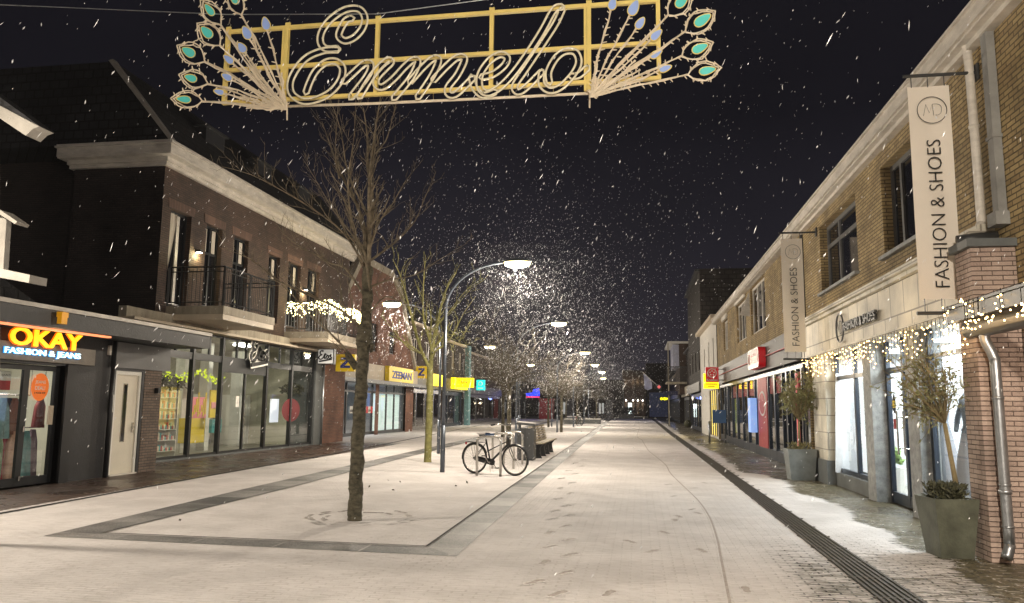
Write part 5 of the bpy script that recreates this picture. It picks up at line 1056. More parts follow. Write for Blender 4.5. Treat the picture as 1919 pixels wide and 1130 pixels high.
build('red_post', MB().box(xg - .01, xg - .03, 21.2, 21.5, .3, 2.5), Mc('red_glow_post', (.6, .08, .1), emit=(.8, .15, .15), es=.25), kb)
build('lit_panel', MB().box(xg - .03, xg - .25, 28.5, 29.1, .75, 1.95), Mc('blue_lit_panel', (.25, .4, .8), emit=(.3, .5, 1.0), es=.55, var=.3), kb)
build('display_panel', MB().box(xg + .2, xg + .22, 36.3, 37.2, .5, 2.0), Mc('promo_multi', (.55, .6, .1), emit=(.6, .6, .15), es=.2, var=.6, ns=3), kb)
build('interior_panel', MB().box(xg + .5, xg + .52, 20.0, 20.8, .4, 2.3).box(xg + .5, xg + .52, 31.2, 32.4, .4, 2.0).box(xg + .5, xg + .52, 32.8, 34.2, .4, 1.9), Mc('pale_poster', (.5, .5, .55), var=.4, ns=2, emit=(.5, .5, .6), es=.12), kb)
m = MB(); xb = 7.5; m.quad((xb, 19.8, 0), (xb, 41.3, 0), (xb, 41.3, 2.8), (xb, 19.8, 2.8)); m.quad((xb, 19.8, 2.77), (xg + .2, 19.8, 2.77), (xg + .2, 41.3, 2.77), (xb, 41.3, 2.77)); build('interior_wall', m, Mc('interior_grey', (.45, .45, .48)), kb)
light('shop_light', 'AREA', (5.4, 30, 2.6), 150, (.85, .9, 1), kb, 2, 14)
build('downpipe', MB().tube([(XR - .03, 19.75, 5.9), (XR - .03, 19.75, 3.7)], .04, 8).tube([(XR - .08, 19.75, 2.7), (XR - .08, 19.75, 0)], .04, 8), 'dark_grey', kb)
ks = thing('shop_sign', 'rounded red Kruidvat box sign leaning out over the glossy fascia', 'shop sign', (3.8, 26, 3))
y0, y1 = 25.2, 27.6
def rrect(y0, y1, z0, z1, r, n=5):
    out = []
    for cy, cz, a0 in ((y1 - r, z1 - r, 0), (y0 + r, z1 - r, 90), (y0 + r, z0 + r, 180), (y1 - r, z0 + r, 270)):
        for i in range(n + 1): a = math.radians(a0 + 90 * i / n); out.append((cy + r * math.cos(a), cz + r * math.sin(a)))
    return out
build('box', MB().prism([(XR - .125, a, b) for a, b in rrect(y0, y1, 2.88, 3.52, .16)], (-.22, 0, 0)), 'red', ks)
m = MB(); o = rrect(y0, y1, 2.88, 3.52, .16); i_ = rrect(y0 + .09, y1 - .09, 2.94, 3.46, .12); nn_ = len(o); m.add([(XR - .348, a, b) for a, b in o] + [(XR - .348, a, b) for a, b in i_], [(i, (i + 1) % nn_, nn_ + (i + 1) % nn_, nn_ + i) for i in range(nn_)]); build('border', m, 'white_bright', ks)
text('lettering', 'Kruidvat', (XR - .348, y1 - .62, 3.04), (0, -1, 0), (0, 0, 1), .32, 'white_bright', ks, width=1.6, depth=.01, bold=.02, shear=.15)
build('ring', MB().torus((XR - .35, y1 - .36, 3.2), (1, 0, 0), .15, .025, 20, 5), 'white_bright', ks)
ps_ = thing('shop_sign', 'projecting red square sign with white ring above a yellow panel', 'shop sign', (3.6, 38, 3))
Yk = 38.0; x0, z1 = FY(1322, 688, Yk); x1, z0 = FY(1347, 716, Yk); x2, z3 = FY(1319, 728, Yk)
build('red_box', MB().box(x0, x1, Yk, Yk + .2, z0, z1), 'red', ps_); build('yellow_box', MB().box(x2, x1, Yk + .03, Yk + .25, z3, z0 - .003).box(x2, x0 - .003, Yk + .03, Yk + .25, z0, z1 - .3), 'yellow_lit', ps_)
cx_, cz_ = (x0 + x1) / 2, z1 - .28; r0 = .2
m = MB().torus((cx_, Yk - .01, cz_), (0, 1, 0), r0, .022, 24, 4)
for i in range(5): a = i * 1.257 + .3; m.box(cx_ + .1 * math.cos(a) - .03, cx_ + .1 * math.cos(a) + .03, Yk - .02, Yk - .003, cz_ + .1 * math.sin(a) - .03, cz_ + .1 * math.sin(a) + .03)
build('emblem', m, 'white_bright', ps_); text('lettering', 'Kruidvat', (cx_, Yk - .003, z0 + .05), (1, 0, 0), (0, 0, 1), .10, 'white_bright', ps_, width=.5, depth=.01, center=True, bold=.02)
build('print', MB().box(x2 + .06, x1 - .06, Yk + .02, Yk + .028, z0 - .12, z0 - .07).box(x2 + .18, x1 - .18, Yk + .02, Yk + .028, z0 - .22, z0 - .17), 'ink', ps_)
build('bracket', MB().tube([(x1, Yk + .1, z0 + .1), (XR, Yk + .1, z0 + .1)], .02, 5).tube([(x1, Yk + .1, z1 - .1), (XR, Yk + .1, z1 - .1)], .02, 5), 'dark_grey', ps_)
# atm / blue post box + post
x0, z1 = FY(1335, 768, 37.5); x1, z0 = FY(1361, 793, 37.5)
t = thing('hanging_board', 'dark blue square board standing out from the drugstore windows', 'board', (x0, 37.5, z0)); build('board', MB().box(x0, x1, 37.5, 37.6, z0, z1), 'blue_box', t); build('post', MB().tube([(x1 - .05, 37.55, 0), (x1 - .05, 37.55, z0)], .04, 8), 'dark_grey', t)
gx, gy = G(1330, 828); solo('bollard', MB().tube([(gx, gy, 0), (gx, gy, .95)], .045, 10).ball((gx, gy, .95), .045, 10, 5), 'zinc', 'short steel bollard by the yellow lit shop window', 'bollard', (gx, gy, 0), smooth=True)
# small lit yellow shop and white house
wh = thing('white_house', 'narrow white rendered house above a yellow lit shop window', 'house', (4.3, 46, 0))
m = MB(); wallX(m, XR - .02, 41.6, 52.6, 3.0, 6.3, [(43.2, 43.7, 3.9, 5.4), (46, 46.6, 3.9, 5.4), (49, 49.7, 3.9, 5.2)], -1, .15); m.quad((XR, 52.6, 0), (9, 52.6, 0), (9, 52.6, 6.3), (XR, 52.6, 6.3)); wallX(m, XR - .02, 41.6, 52.6, 0, 3.0, [(42, 46.5, .1, 2.6)], -1, .15); build('wall', m, 'white_wall', wh)
for q in ((43.2, 43.7, 3.9, 5.4), (46, 46.6, 3.9, 5.4), (49, 49.7, 3.9, 5.2)): windowX(wh, XR - .02, *q, -1, 'grey_panel', rec=.08, fw=.05)
build('gutter', MB().box(XR + .3, XR - .3, 41.62, 52.8, 6.3, 6.5), 'beige', wh); build('roof', MB().prism([(XR - .2, 41.65, 6.505), (XR + 3, 41.65, 8.3), (XR + 3, 41.65, 6.505)], (0, 11, 0)), 'roof_tile', wh)
build('lit_window', MB().box(XR + .08, XR + .1, 42.05, 46.45, .12, 2.58), Mc('yellow_lit_window', (.8, .6, .1), emit=(1, .75, .2), es=.9, var=.35, ns=1.5, stretch=(1, 4, .3)), wh)
m = MB()
for yy in (42.1, 43.0, 44, 45.2, 46.4): m.box(XR + .02, XR + .07, yy - .06, yy + .06, .1, 2.6)
build('mullion', m, 'dark_grey', wh); light('shop_light', 'AREA', (XR - .15, 44.2, 1.6), 20, (1, .78, .25), wh, 1.5, 4, (0, math.radians(90), 0))
# dark tall building and the balcony building
b6 = row_building('terrace_building', 'tall dark brick building rising behind the white house', 4.1, 52.7, 66, 3.3, 10.9, Mbrick('dim_brick', (.035, .03, .028), (.05, .043, .038), (.016, .014, .013), bw=.5, bh=.3, ms=.03), 'blue_frame', d=-1, litp=5, roofh=0, wins=4)
b7 = row_building('terrace_building', 'dark building with balcony and cream roof edge beyond the tall one', 4.6, 66.1, 84, 3.6, 7.0, 'dark_brick', 'grey_panel', d=-1, litp=16, roofh=0, wins=4, lit='concrete')
bb = thing('balcony_house', 'projecting balcony bay with cream flat roof edge down the right side', 'building', (4, 80, 0))
Yb = 78; x0, z1 = FY(1251, 640, Yb); x1, _ = FY(1290, 640, Yb); _, z2 = FY(1251, 689, Yb); _, z3 = FY(1251, 716, Yb)
build('roof_edge', MB().box(x0, x1, Yb - .3, Yb + 9, z1 - .2, z1), 'white_wall', bb); build('wall', MB().box(x0 + 1.1, x1, Yb, Yb + 8, 3, z1 - .21), 'brown_brick', bb)
build('window', MB().box(x0 + .5, x0 + 1.09, Yb + .2, Yb + 6, z2, z1 - .3), Mc('pale_blind', (.4, .42, .55)), bb)
r = MB(); 
for i in range(22): xx = x0 - .2 + (x1 - x0 + .2) * i / 21; r.box(xx - .02, xx + .02, Yb - .9, Yb - .86, z3, z2)
r.box(x0 - .2, x1, Yb - .92, Yb - .84, z2, z2 + .08); build('railing', r, 'dark_grey', bb); build('slab', MB().box(x0 - .2, x1, Yb - .95, Yb + 2, z3 - .2, z3 - .002), 'concrete', bb); build('post', MB().box(x0 - .05, x0 + .05, Yb - .9, Yb - .8, 0, z1 - .2), 'concrete', bb)
b8 = row_building('terrace_building', 'farther dark terrace with blue lit shop fronts on the right side', 4.4, 88, 125, 3.2, 5.5, 'dark_brick', 'dark_grey', d=-1, litp=0, roofh=3.5, wins=6)
light('shop_light', 'AREA', (3.9, 92, 2.4), 60, (.3, .45, 1), b8, 3, 6, (0, math.radians(90), 0)); light('blue_glow', 'POINT', (0.5, 108, 3.2), 60, (.25, .35, 1), b8, .4)
x0, z0 = FY(1215, 775, 128); x1, z1 = FY(1262, 736, 128)
t = thing('far_building', 'low far building with a dull blue shop front at the bend of the street', 'building', ((x0 + x1) / 2, 128, 0)); build('wall', MB().box(x0, x1, 128, 136, 0, 6.5), 'dark_brick', t); build('shop_front', MB().box(x0 + .2, x1 - .2, 127.95, 127.997, .2, z1), Mc('far_blue', (.08, .11, .2), emit=(.1, .15, .4), es=.04, var=.4), t)
x0, z0 = FY(1212, 775, 122); x1, z1 = FY(1222, 745, 122)
bl = thing('round_lamps', 'cluster of three glowing yellow globes over the far shop front', 'globe lamps', FY(1245, 747, 90)[0:1] + (90, 3), None)
for px, s_ in ((1240, 1), (1246, 1.1), (1250, .8)): a, b = FY(px, 747, 90); build('globe', MB().ball((a, 90 + s_, b), .16 * s_, 12, 8), Mc('yellow_globe', (.9, .85, .0), emit=(1, .9, 0), es=1.2, var=0), bl, smooth=True)
ff = thing('flag', 'pale drooping flag on an angled pole far down the right side', 'flag', (3, 95, 4))
a = lambda px, py, d_=0: (FY(px, py, 92)[0], 92 + d_, FY(px, py, 92)[1])
build('cloth', MB().add([a(1206, 700), a(1214, 705, .2), a(1222, 716, .1), a(1222, 728, .2), a(1215, 731, -.1), a(1208, 729, .1)], [(0, 1, 2, 3, 4, 5)]), Mc('flag_cloth', (.5, .5, .62), var=.3, ns=2), ff); build('pole', MB().tube([a(1204, 697), a(1238, 728)], .03, 6), 'white_paint', ff)
cs = thing('shop_sign', 'small square sign with a red cross on the far right side', 'shop sign', (3.4, 84, 4)); x0, z0 = FY(1230, 730, 84); x1, z1 = FY(1240, 720, 84)
build('box', MB().box(x0, x1, 84, 84.2, z0, z1), 'black', cs); cx_, cz_ = (x0 + x1) / 2, (z0 + z1) / 2; build('cross', MB().box(cx_ - .17, cx_ + .17, 83.97, 83.995, cz_ - .06, cz_ + .06).box(cx_ - .06, cx_ + .06, 83.96, 83.994, cz_ - .17, cz_ + .17), Mc('cross_red', (.8, .1, .1), emit=(1, .2, .2), es=.6), cs)
x0, z0 = FY(1243, 740, 76); x1, z1 = FY(1270, 733, 76); solo('shop_sign', MB().box(x0, x1, 76, 76.2, z0, z1), Mc('navy_sign', (.02, .025, .08)), 'narrow navy sign board beneath the far balcony', 'shop sign', (x0, 76, z0))
gx, gy = G(1253, 786)
solo('hedge_pot', MB().ball((3.7, 62, .4), .3, 8, 6), 'heather', 'dark low bush in a pot before the tall dark building', 'plant', (3.7, 62, 0))

# ================================================================ PLANTERS WITH OLIVE TREES
def planter_tub(t, cx, cy, w0, w1, h, mat, rot=0):
    m = MB(); n = 4
    def rg(w_, z_): return [(cx + w_ * (math.cos(rot) * a - math.sin(rot) * b), cy + w_ * (math.sin(rot) * a + math.cos(rot) * b), z_) for a, b in ((-1, -1), (1, -1), (1, 1), (-1, 1))]
    v = rg(w0, 0) + rg(w1, h) + rg(w1 - .03, h) + rg(w1 - .04, h - .08)
    m.add(v, [(i + 4 * k, (i + 1) % 4 + 4 * k, (i + 1) % 4 + 4 * k + 4, i + 4 * k + 4) for k in range(3) for i in range(4)] + [(12, 13, 14, 15)]); build('tub', m, mat, t)
def olive(t, base, top, cen, rad, nleaf, seed, lsize=.055, asym=(0, 0, 0)):
    rnd = random.Random(seed); b = MB(); lf = MB(); base = Vector(base); top = Vector(top); cen = Vector(cen)
    mid = (base + top) / 2 + Vector((rnd.uniform(-.03, .03), rnd.uniform(-.03, .03), 0)); b.tube([base, mid, top], [.032, .026, .024], 8)
    tips = []
    for i in range(34):
        d = Vector((rnd.gauss(0, 1), rnd.gauss(0, 1), rnd.gauss(.1, 1))).normalized(); e = cen + Vector((d.x * rad[0], d.y * rad[1], d.z * rad[2])) * rnd.uniform(.65, 1.05) + Vector(asym) * rnd.random()
        mdp = top + (e - top) * .5 + Vector((rnd.uniform(-.06, .06), rnd.uniform(-.06, .06), rnd.uniform(0, .1))); b.tube([top, mdp, e], [.012, .006, .003], 5)
        for j in range(7):
            s_ = mdp + (e - mdp) * rnd.random(); e2 = s_ + Vector((rnd.gauss(0, .12), rnd.gauss(0, .12), rnd.gauss(.02, .12))); b.tube([s_, e2], [.004, .002], 4); tips.append((s_, e2))
    for i in range(nleaf):
        s_, e2 = rnd.choice(tips); p = s_ + (e2 - s_) * rnd.uniform(.1, 1.15); d = (e2 - s_).normalized() + Vector((rnd.gauss(0, .6), rnd.gauss(0, .6), rnd.gauss(0, .6)))
        lf.leaf(p, d, lsize * rnd.uniform(.7, 1.2), lsize * .16)
    build('trunk', b, 'olive_bark', t, smooth=True); build('crown', lf, 'olive', t)
def shrublet(t, cx, cy, z, r, n, seed, mat='heather'):
    rnd = random.Random(seed); m = MB()
    for i in range(n):
        a = rnd.uniform(0, 6.28); q = r * rnd.random() ** .5; m.leaf((cx + q * math.cos(a), cy + q * math.sin(a), z + rnd.uniform(-.04, .12)), (rnd.uniform(-1, 1), rnd.uniform(-1, 1), rnd.uniform(.2, 1)), .07, .012)
    build('underplanting', m, mat, t)
op = thing('planter', 'pale zinc planter with round olive tree at the corner of the dark fascia shop', 'planter', (3.58, 18.6, 0)); planter_tub(op, 3.57, 18.6, .25, .31, .68, 'planter')
ot = thing('olive_tree', 'dense round-crowned olive tree in the pale zinc planter', 'tree', (3.6, 18.6, .62)); olive(ot, (3.58, 18.6, .6), (3.58, 18.6, 1.3), (3.6, 18.6, 1.98), (.46, .46, .52), 3000, 3, .075); shrublet(ot, 3.57, 18.6, .68, .26, 260, 4, Mc('dry_grass', (.22, .2, .09), var=.4))
np_ = thing('planter', 'algae-stained dark planter beside the near brick pillar', 'planter', (3.35, 9.5, 0)); planter_tub(np_, 3.31, 9.35, .17, .235, .62, 'planter_green', .12)
no_ = thing('olive_tree', 'sparse leaning olive tree in the algae-stained planter', 'tree', (3.4, 9.4, .55)); olive(no_, (3.46, 9.4, .55), (3.36, 9.4, 1.42), (3.16, 9.45, 1.86), (.36, .32, .40), 1300, 9, .06, (-.12, 0, .05)); shrublet(no_, 3.31, 9.35, .63, .2, 700, 5)

# ================================================================ TREES
def limb(rnd, out, pts, r0, r1, depth, spread=.7, up=.35, dens=5.0, kmin=0.12, lscale=.42, maxd=3):
    """adds a limb and its side twigs; pts = coarse centre line"""
    p = [Vector(q) for q in smooth_path([tuple(q) for q in pts], 3)] if len(pts) > 2 else [Vector(q) for q in pts]
    n = len(p); L_ = sum((p[i + 1] - p[i]).length for i in range(n - 1)); out.append((p, [r0 + (r1 - r0) * (i / (n - 1)) for i in range(n)]))
    if depth >= maxd: return
    cnt = int(L_ * dens) + 1
    for k in range(cnt):
        t_ = kmin + (1 - kmin) * (k + rnd.random()) / cnt; i = min(int(t_ * (n - 1)), n - 2); s_ = p[i] + (p[i + 1] - p[i]) * (t_ * (n - 1) - i); ax = (p[i + 1] - p[i]).normalized()
        side = Vector((rnd.gauss(0, 1), rnd.gauss(0, 1), rnd.gauss(0, .5))); side = (side - ax * side.dot(ax)).normalized()
        d = (ax * (1 - spread * .5) + side * spread + Vector((0, 0, up))).normalized(); l = max(.12, L_ * lscale * rnd.uniform(.4, 1.1) * (1.15 - t_ * .7)); rr = max(RMIN, (r0 + (r1 - r0) * t_) * .55)
        q = [s_]; dd = d.copy(); steps = 4
        for j in range(steps): dd = (dd + Vector((rnd.gauss(0, .16), rnd.gauss(0, .16), rnd.gauss(.08, .12)))).normalized(); q.append(q[-1] + dd * l / steps)
        limb(rnd, out, q, rr, max(RMIN * .6, rr * .35), depth + 1, spread, up * .9, dens * 1.15, .15, lscale, maxd)
def tree_mesh(t, trunk, limbs_, twigmat, barkmat, rnd=None):
    b = MB()
    jr = random.Random(77)
    for p, r_ in trunk:
        p = [Vector(q_) for q_ in p]
        if len(p) > 6:
            pp2, rr2 = [], []
            for i_ in range(len(p) - 1):
                for k_ in range(3): f_ = k_ / 3; pp2.append(p[i_].lerp(p[i_ + 1], f_)); rr2.append(r_[i_] * (1 - f_) + r_[i_ + 1] * f_)
            p, r_ = pp2 + [p[-1]], rr2 + [r_[-1]]
        k0 = len(b.v); b.tube(p, r_, 16)
        b.v[k0:] = [(x_ + jr.gauss(0, .0035), y_ + jr.gauss(0, .0035), z_ + jr.gauss(0, .004)) for x_, y_, z_ in b.v[k0:]]
    build('trunk', b, barkmat, t, smooth=True); c = MB()
    for p, r_ in limbs_: c.tube(p, r_, 7 if r_[0] > .03 else (5 if r_[0] > .01 else 3), caps=False)
    build('crown', c, twigmat, t, smooth=True)
RMIN = .0030
rnd = random.Random(21)
bt = thing('street_tree', 'large bare tree with knotted mossy trunk in the near tree bed', 'tree', (-3.84, 10.34, 0))
Yt = 10.34
def tp_(l, dy=0.0): return [(FY(a, b, Yt)[0], Yt + dy * i / (len(l) - 1), FY(a, b, Yt)[1]) for i, (a, b) in enumerate(l)]
trunk = []
q = smooth_path(tp_([(664, 985), (666, 940), (668, 880), (672, 800), (676, 740), (680, 680), (682, 640), (686, 600), (688, 560), (689, 500)]), 5)
rr = [.120 if i == 0 else .100 - .032 * (i / len(q)) + .006 * math.sin(i * 1.9) for i in range(len(q))]
kn = [i for i, p in enumerate(q) if 2.35 < p[2] < 2.62]
for i in kn: rr[i] += .035
q = [(x + .008 * math.sin(i * 1.3), y + .008 * math.cos(i * 1.7), z) for i, (x, y, z) in enumerate(q)]
trunk.append((q, rr)); trunk.append((tp_([(668, 690), (655, 668), (652, 660)], -.05), [.05, .045, .02])); trunk.append((tp_([(686, 640), (697, 655), (700, 645)], -.05), [.04, .05, .03]))
L_ = []
LM = [([(688, 520), (686, 460), (694, 380), (682, 310), (678, 246), (668, 190)], .055, .012, .3), ([(690, 520), (696, 450), (699, 360), (709, 294), (719, 246), (732, 190)], .048, .011, -.4),
      ([(686, 470), (677, 416), (658, 371), (637, 337), (613, 286), (597, 249), (578, 205)], .042, .008, .5), ([(636, 335), (634, 300), (640, 250), (650, 195)], .018, .006, -.3),
      ([(692, 490), (711, 467), (733, 440), (759, 400), (772, 352), (790, 290)], .026, .005, .8), ([(697, 350), (701, 307), (735, 278), (756, 233), (775, 190)], .02, .005, -.6),
      ([(680, 620), (650, 585), (600, 560), (560, 540), (520, 505), (480, 490)], .030, .005, -1.0), ([(686, 560), (640, 500), (600, 485), (560, 462), (510, 435), (470, 400)], .026, .005, .9),
      ([(688, 540), (720, 520), (760, 505), (800, 470), (850, 430)], .022, .004, .9), ([(690, 590), (730, 560), (770, 575), (800, 585), (840, 590)], .018, .004, -.8),
      ([(684, 500), (650, 440), (600, 400), (550, 370), (500, 345), (455, 335)], .024, .004, -.6), ([(688, 470), (640, 420), (600, 370), (560, 310), (530, 270)], .022, .004, .7),
      ([(672, 690), (640, 640), (600, 600), (555, 545), (530, 530)], .024, .006, -.5), ([(690, 430), (720, 390), (745, 330), (765, 290)], .018, .004, .5), ([(688, 400), (660, 330), (655, 260), (640, 200)], .022, .006, -.5), ([(694, 560), (690, 480), (676, 440), (672, 360), (690, 280), (700, 190)], .03, .008, -.7)]
for pts_, r0, r1, dy in LM: limb(rnd, L_, tp_(pts_, dy), r0 * .75, r1 * .55, 1, .72, .40, 8.5, .10, .29, 3)
tree_mesh(bt, trunk, L_, 'twig', 'bark')
# root grille of setts round the trunk
gr = MB()
for k in range(64):
    a = rnd.uniform(0, 6.283); r_ = rnd.choice((.44, .58, .66)) + rnd.uniform(-.02, .02); cx_, cy_ = -3.84 + 1.15 * r_ * math.cos(a), 10.6 + 1.15 * r_ * math.sin(a); dx, dy = -math.sin(a) * .055, math.cos(a) * .055; ex, ey = math.cos(a) * .022, math.sin(a) * .022
    if rnd.random() < (.9 if math.cos(a - 3.4) > 0 else .5): gr.add([(cx_ - dx - ex, cy_ - dy - ey, .004), (cx_ + dx - ex, cy_ + dy - ey, .004), (cx_ + dx + ex, cy_ + dy + ey, .011), (cx_ - dx + ex, cy_ - dy + ey, .011)], [(0, 1, 2, 3)])
structure('paving_ring', gr, Mc('wet_sett', (.27, .24, .215), var=.5, ns=20))
RMIN = .007
mt = thing('street_tree', 'mossy green multi-stemmed bare tree left of the tall lamp post', 'tree', (-5.85, 21.3, 0)); Yt = 21.3; rnd = random.Random(5)
tr = [(smooth_path(tp_([(801, 872), (803, 820), (805, 760), (806, 720), (806, 690)]), 4), [.125, .105, .10, .10, .10, .098, .096, .096, .094, .094, .092, .092, .090, .09, .088, .088, .086])]
L_ = []
for pts_, r0, r1, dy in [([(806, 695), (806, 650), (812, 600), (822, 540), (840, 500)], .075, .012, .5), ([(805, 690), (795, 660), (786, 620), (780, 580), (770, 530), (760, 500)], .055, .01, -.6), ([(810, 660), (825, 645), (838, 620), (850, 580), (870, 540)], .035, .008, .8), ([(806, 640), (800, 600), (805, 550), (815, 490)], .04, .008, -.5), ([(796, 665), (776, 655), (760, 630), (742, 600)], .025, .006, -.7), ([(808, 620), (830, 580), (855, 530), (880, 500)], .025, .006, 1.0), ([(812, 672), (840, 630), (880, 650), (910, 660)], .018, .005, -1.2)]:
    limb(rnd, L_, tp_(pts_, dy * 2), r0, r1, 1, .7, .4, 3.4, .15, .42, 3)
tree_mesh(mt, tr, L_, 'mossy', 'mossy')
RMIN = .0075
def pollard(x, y, label, seed, th=2.15, r_=1.5, dense=1.0, mat='snowy_twig', grp='round-crowned bare trees down the street'):
    rd = random.Random(seed); t = thing('pollard_tree', label, 'tree', (x, y, 0), grp)
    tr_ = [([Vector((x, y, 0)), Vector((x + .02, y, 1.0)), Vector((x, y, th + .3))], [.095, .08, .075])]; L2 = []
    top = Vector((x, y, th))
    for i in range(int(26 * dense)):
        a = rd.uniform(0, 6.28); el = rd.uniform(.05, 1.35); d = Vector((math.cos(a) * math.cos(el), math.sin(a) * math.cos(el), math.sin(el))); l = r_ * rd.uniform(.75, 1.12) * (1 + .95 * math.sin(el)); s_ = top + Vector((0, 0, rd.uniform(-.1, .7)))
        limb(rd, L2, [s_, s_ + d * l * .5 + Vector((0, 0, .08)), s_ + d * l + Vector((rd.gauss(0, .1), rd.gauss(0, .1), 0))], .025, .006, 1, .95, .15, 5.5, .2, .38, 3)
    tree_mesh(t, tr_, L2, mat, 'bark')
    sm = MB()
    for p_, rr_ in L2:
        if len(p_) > 2 and rd.random() < .36:
            q_ = p_[rd.randrange(1, len(p_))]; sm.ball((q_.x, q_.y, q_.z + .012), rd.uniform(.012, .024), 4, 3, (1, 1, .7))
    tag(build('snow_flecks', sm, 'flake', t), kind='stuff'); return t
pa = pollard(-5.05, 30.2, 'round-crowned snow-flecked tree directly behind the litter bin', 31)
pb = pollard(-7.0, 40, 'mossy-trunked round tree in the left row behind the litter bin', 32, 2.1, 1.45)
for src, x, y, lb, rz in [(pb, -4.86, 49.2, 'round-crowned tree with dark trunk just right of the mossy thin one', 1.0), (pa, -7.1, 61.5, 'thin mossy-trunked round tree left of the dark halfway trunk', 2.2), (pb, -5.5, 70, 'round-crowned tree above the single far bicycle', .6), (pa, -7.6, 82, 'far round-crowned tree of the left row before the planter seats', 3.0), (pa, -5.2, 97, 'last round-crowned tree beside the group of parked bicycles', 4.1), (pb, -7.9, 104, 'faint far tree of the left row at the end of the street', 5.0), (pb, -5.6, 118, 'faintest bare tree at the far end of the middle row', 2.0)]:
    dup(src, (x, y, 0), lb, rz=rz)

# ================================================================ BICYCLE, HOOPS, BIN, BENCH
def make_bike(label, loc, rz, frame='black', group=None):
    t = thing('bicycle', label, 'bicycle', (0, 0, 0), group)           # built along +x, front at +x
    def wheel(cx):
        w_ = build('wheel', MB().torus((cx, 0, .35), (0, 1, 0), .335, .019, 36, 8), 'rubber', t, smooth=True)
        build('rim', MB().torus((cx, 0, .35), (0, 1, 0), .308, .010, 32, 5), 'steel', w_, smooth=True)
        s_ = MB()
        for i in range(28): a = i * 2 * math.pi / 28; s_.tube([(cx + .02 * math.cos(a + 1), (.025 if i % 2 else -.025), .35 + .02 * math.sin(a + 1)), (cx + .305 * math.cos(a), 0, .35 + .305 * math.sin(a))], .0016, 3)
        build('spokes', s_, 'steel', w_); build('hub', MB().cyl((cx, -.045, .35), (cx, .045, .35), .028, 10), 'steel', w_); return w_
    R_, F_ = -.54, .56; wheel(R_); wheel(F_)
    m = MB(); bb_ = (-.10, 0, .28); hd0, hd1 = (.36, 0, .88), (.40, 0, .72); st_ = (-.235, 0, .80)
    for a, b, r_ in ((bb_, st_, .020), (hd1, bb_, .027), ((.385, 0, .78), (-.19, 0, .52), .014), (hd0, hd1, .026)): m.tube([a, b], r_, 8)
    for s_ in (-1, 1): m.tube([bb_, (R_, s_ * .05, .35)], .011, 6); m.tube([(-.22, 0, .72), (R_, s_ * .05, .35)], .009, 6)
    build('frame', m, frame, t, smooth=True)
    m = MB(); m.tube([hd1, (.415, 0, .66)], .02, 8)
    for s_ in (-1, 1): m.tube(smooth_path([(.415, s_ * .04, .66), (.46, s_ * .045, .52), (F_, s_ * .045, .35)], 3), .011, 6)
    build('fork', m, frame, t, smooth=True)
    m = MB(); m.tube([hd0, (.325, 0, 1.12)], .016, 6); m.tube(smooth_path([(.10, -.29, 1.13), (.20, -.28, 1.15), (.31, -.2, 1.15), (.34, 0, 1.13), (.31, .2, 1.15), (.20, .28, 1.15), (.10, .29, 1.13)], 4), .015, 6)
    hb = build('handlebar', m, 'steel', t, smooth=True); build('grip', MB().cyl((.09, -.29, 1.13), (.20, -.282, 1.15), .019, 8).cyl((.09, .29, 1.13), (.20, .282, 1.15), .019, 8), 'black', hb)
    m = MB(); m.add([(-.38, -.10, .93), (-.38, .10, .93), (-.2, .06, .94), (-.06, .02, .93), (-.06, -.02, .93), (-.2, -.06, .94), (-.36, -.09, .87), (-.36, .09, .87), (-.1, .01, .89), (-.1, -.01, .89)], [(0, 5, 4, 3, 2, 1), (0, 1, 7, 6), (1, 2, 8, 7), (2, 3, 8), (3, 4, 9, 8), (4, 5, 9), (5, 0, 6, 9), (6, 7, 8, 9)])
    sd = build('saddle', m, 'black', t); build('seat_post', MB().cyl(st_, (-.25, 0, .89), .013, 8), 'steel', sd)
    build('saddle_cover', MB().add([(-.40, -.11, .945), (-.40, .11, .945), (-.2, .075, .955), (-.05, .03, .945), (-.05, -.03, .945), (-.2, -.075, .955), (-.40, -.115, .90), (-.40, .115, .90), (-.2, .08, .91), (-.2, -.08, .91)], [(0, 5, 4, 3, 2, 1), (0, 1, 7, 6), (1, 2, 8, 7), (5, 0, 6, 9)]), 'snow', sd)
    m = MB()
    for s_ in (-1, 1): m.tube([(-.28, s_ * .06, .72), (-.78, s_ * .06, .72)], .006, 5); m.tube([(-.62, s_ * .06, .72), (R_, s_ * .05, .35)], .005, 5)
    for k in range(6): m.tube([(-.3 - k * .09, -.06, .72), (-.3 - k * .09, .06, .72)], .004, 4)
    build('carrier', m, 'black', t)
    def fender(cx, a0, a1):
        f_ = MB(); v = []; n = 16
        for i in range(n + 1):
            a = math.radians(a0 + (a1 - a0) * i / n)
            for s_, rr_ in ((-.028, .355), (0, .372), (.028, .355)): v.append((cx + rr_ * math.cos(a), s_, .35 + rr_ * math.sin(a)))
        f_.add(v, [(i * 3 + j, i * 3 + j + 1, i * 3 + j + 4, i * 3 + j + 3) for i in range(n) for j in range(2)]); return build('fender', f_, 'black', t)
    fender(R_, 20, 185); fender(F_, -15, 125)
    m = MB(); m.prism([(-.60, .055, .31), (-.55, .055, .40), (-.08, .055, .345), (-.02, .055, .30), (-.04, .055, .21), (-.1, .055, .20), (-.56, .055, .29)], (0, .03, 0)); build('chain_case', m, 'black', t)
    ck = build('crank', MB().cyl((-.10, -.07, .28), (-.10, .1, .28), .02, 10).cyl((-.10, .09, .28), (-.10, .1, .28), .055, 16).tube([(-.10, .105, .28), (-.02, .11, .14)], .011, 5).tube([(-.10, -.09, .28), (-.18, -.1, .42)], .011, 5), 'steel', t)
    build('pedal', MB().box(-.06, .03, .115, .20, .125, .15).box(-.22, -.13, -.2, -.105, .41, .435), 'black', ck)
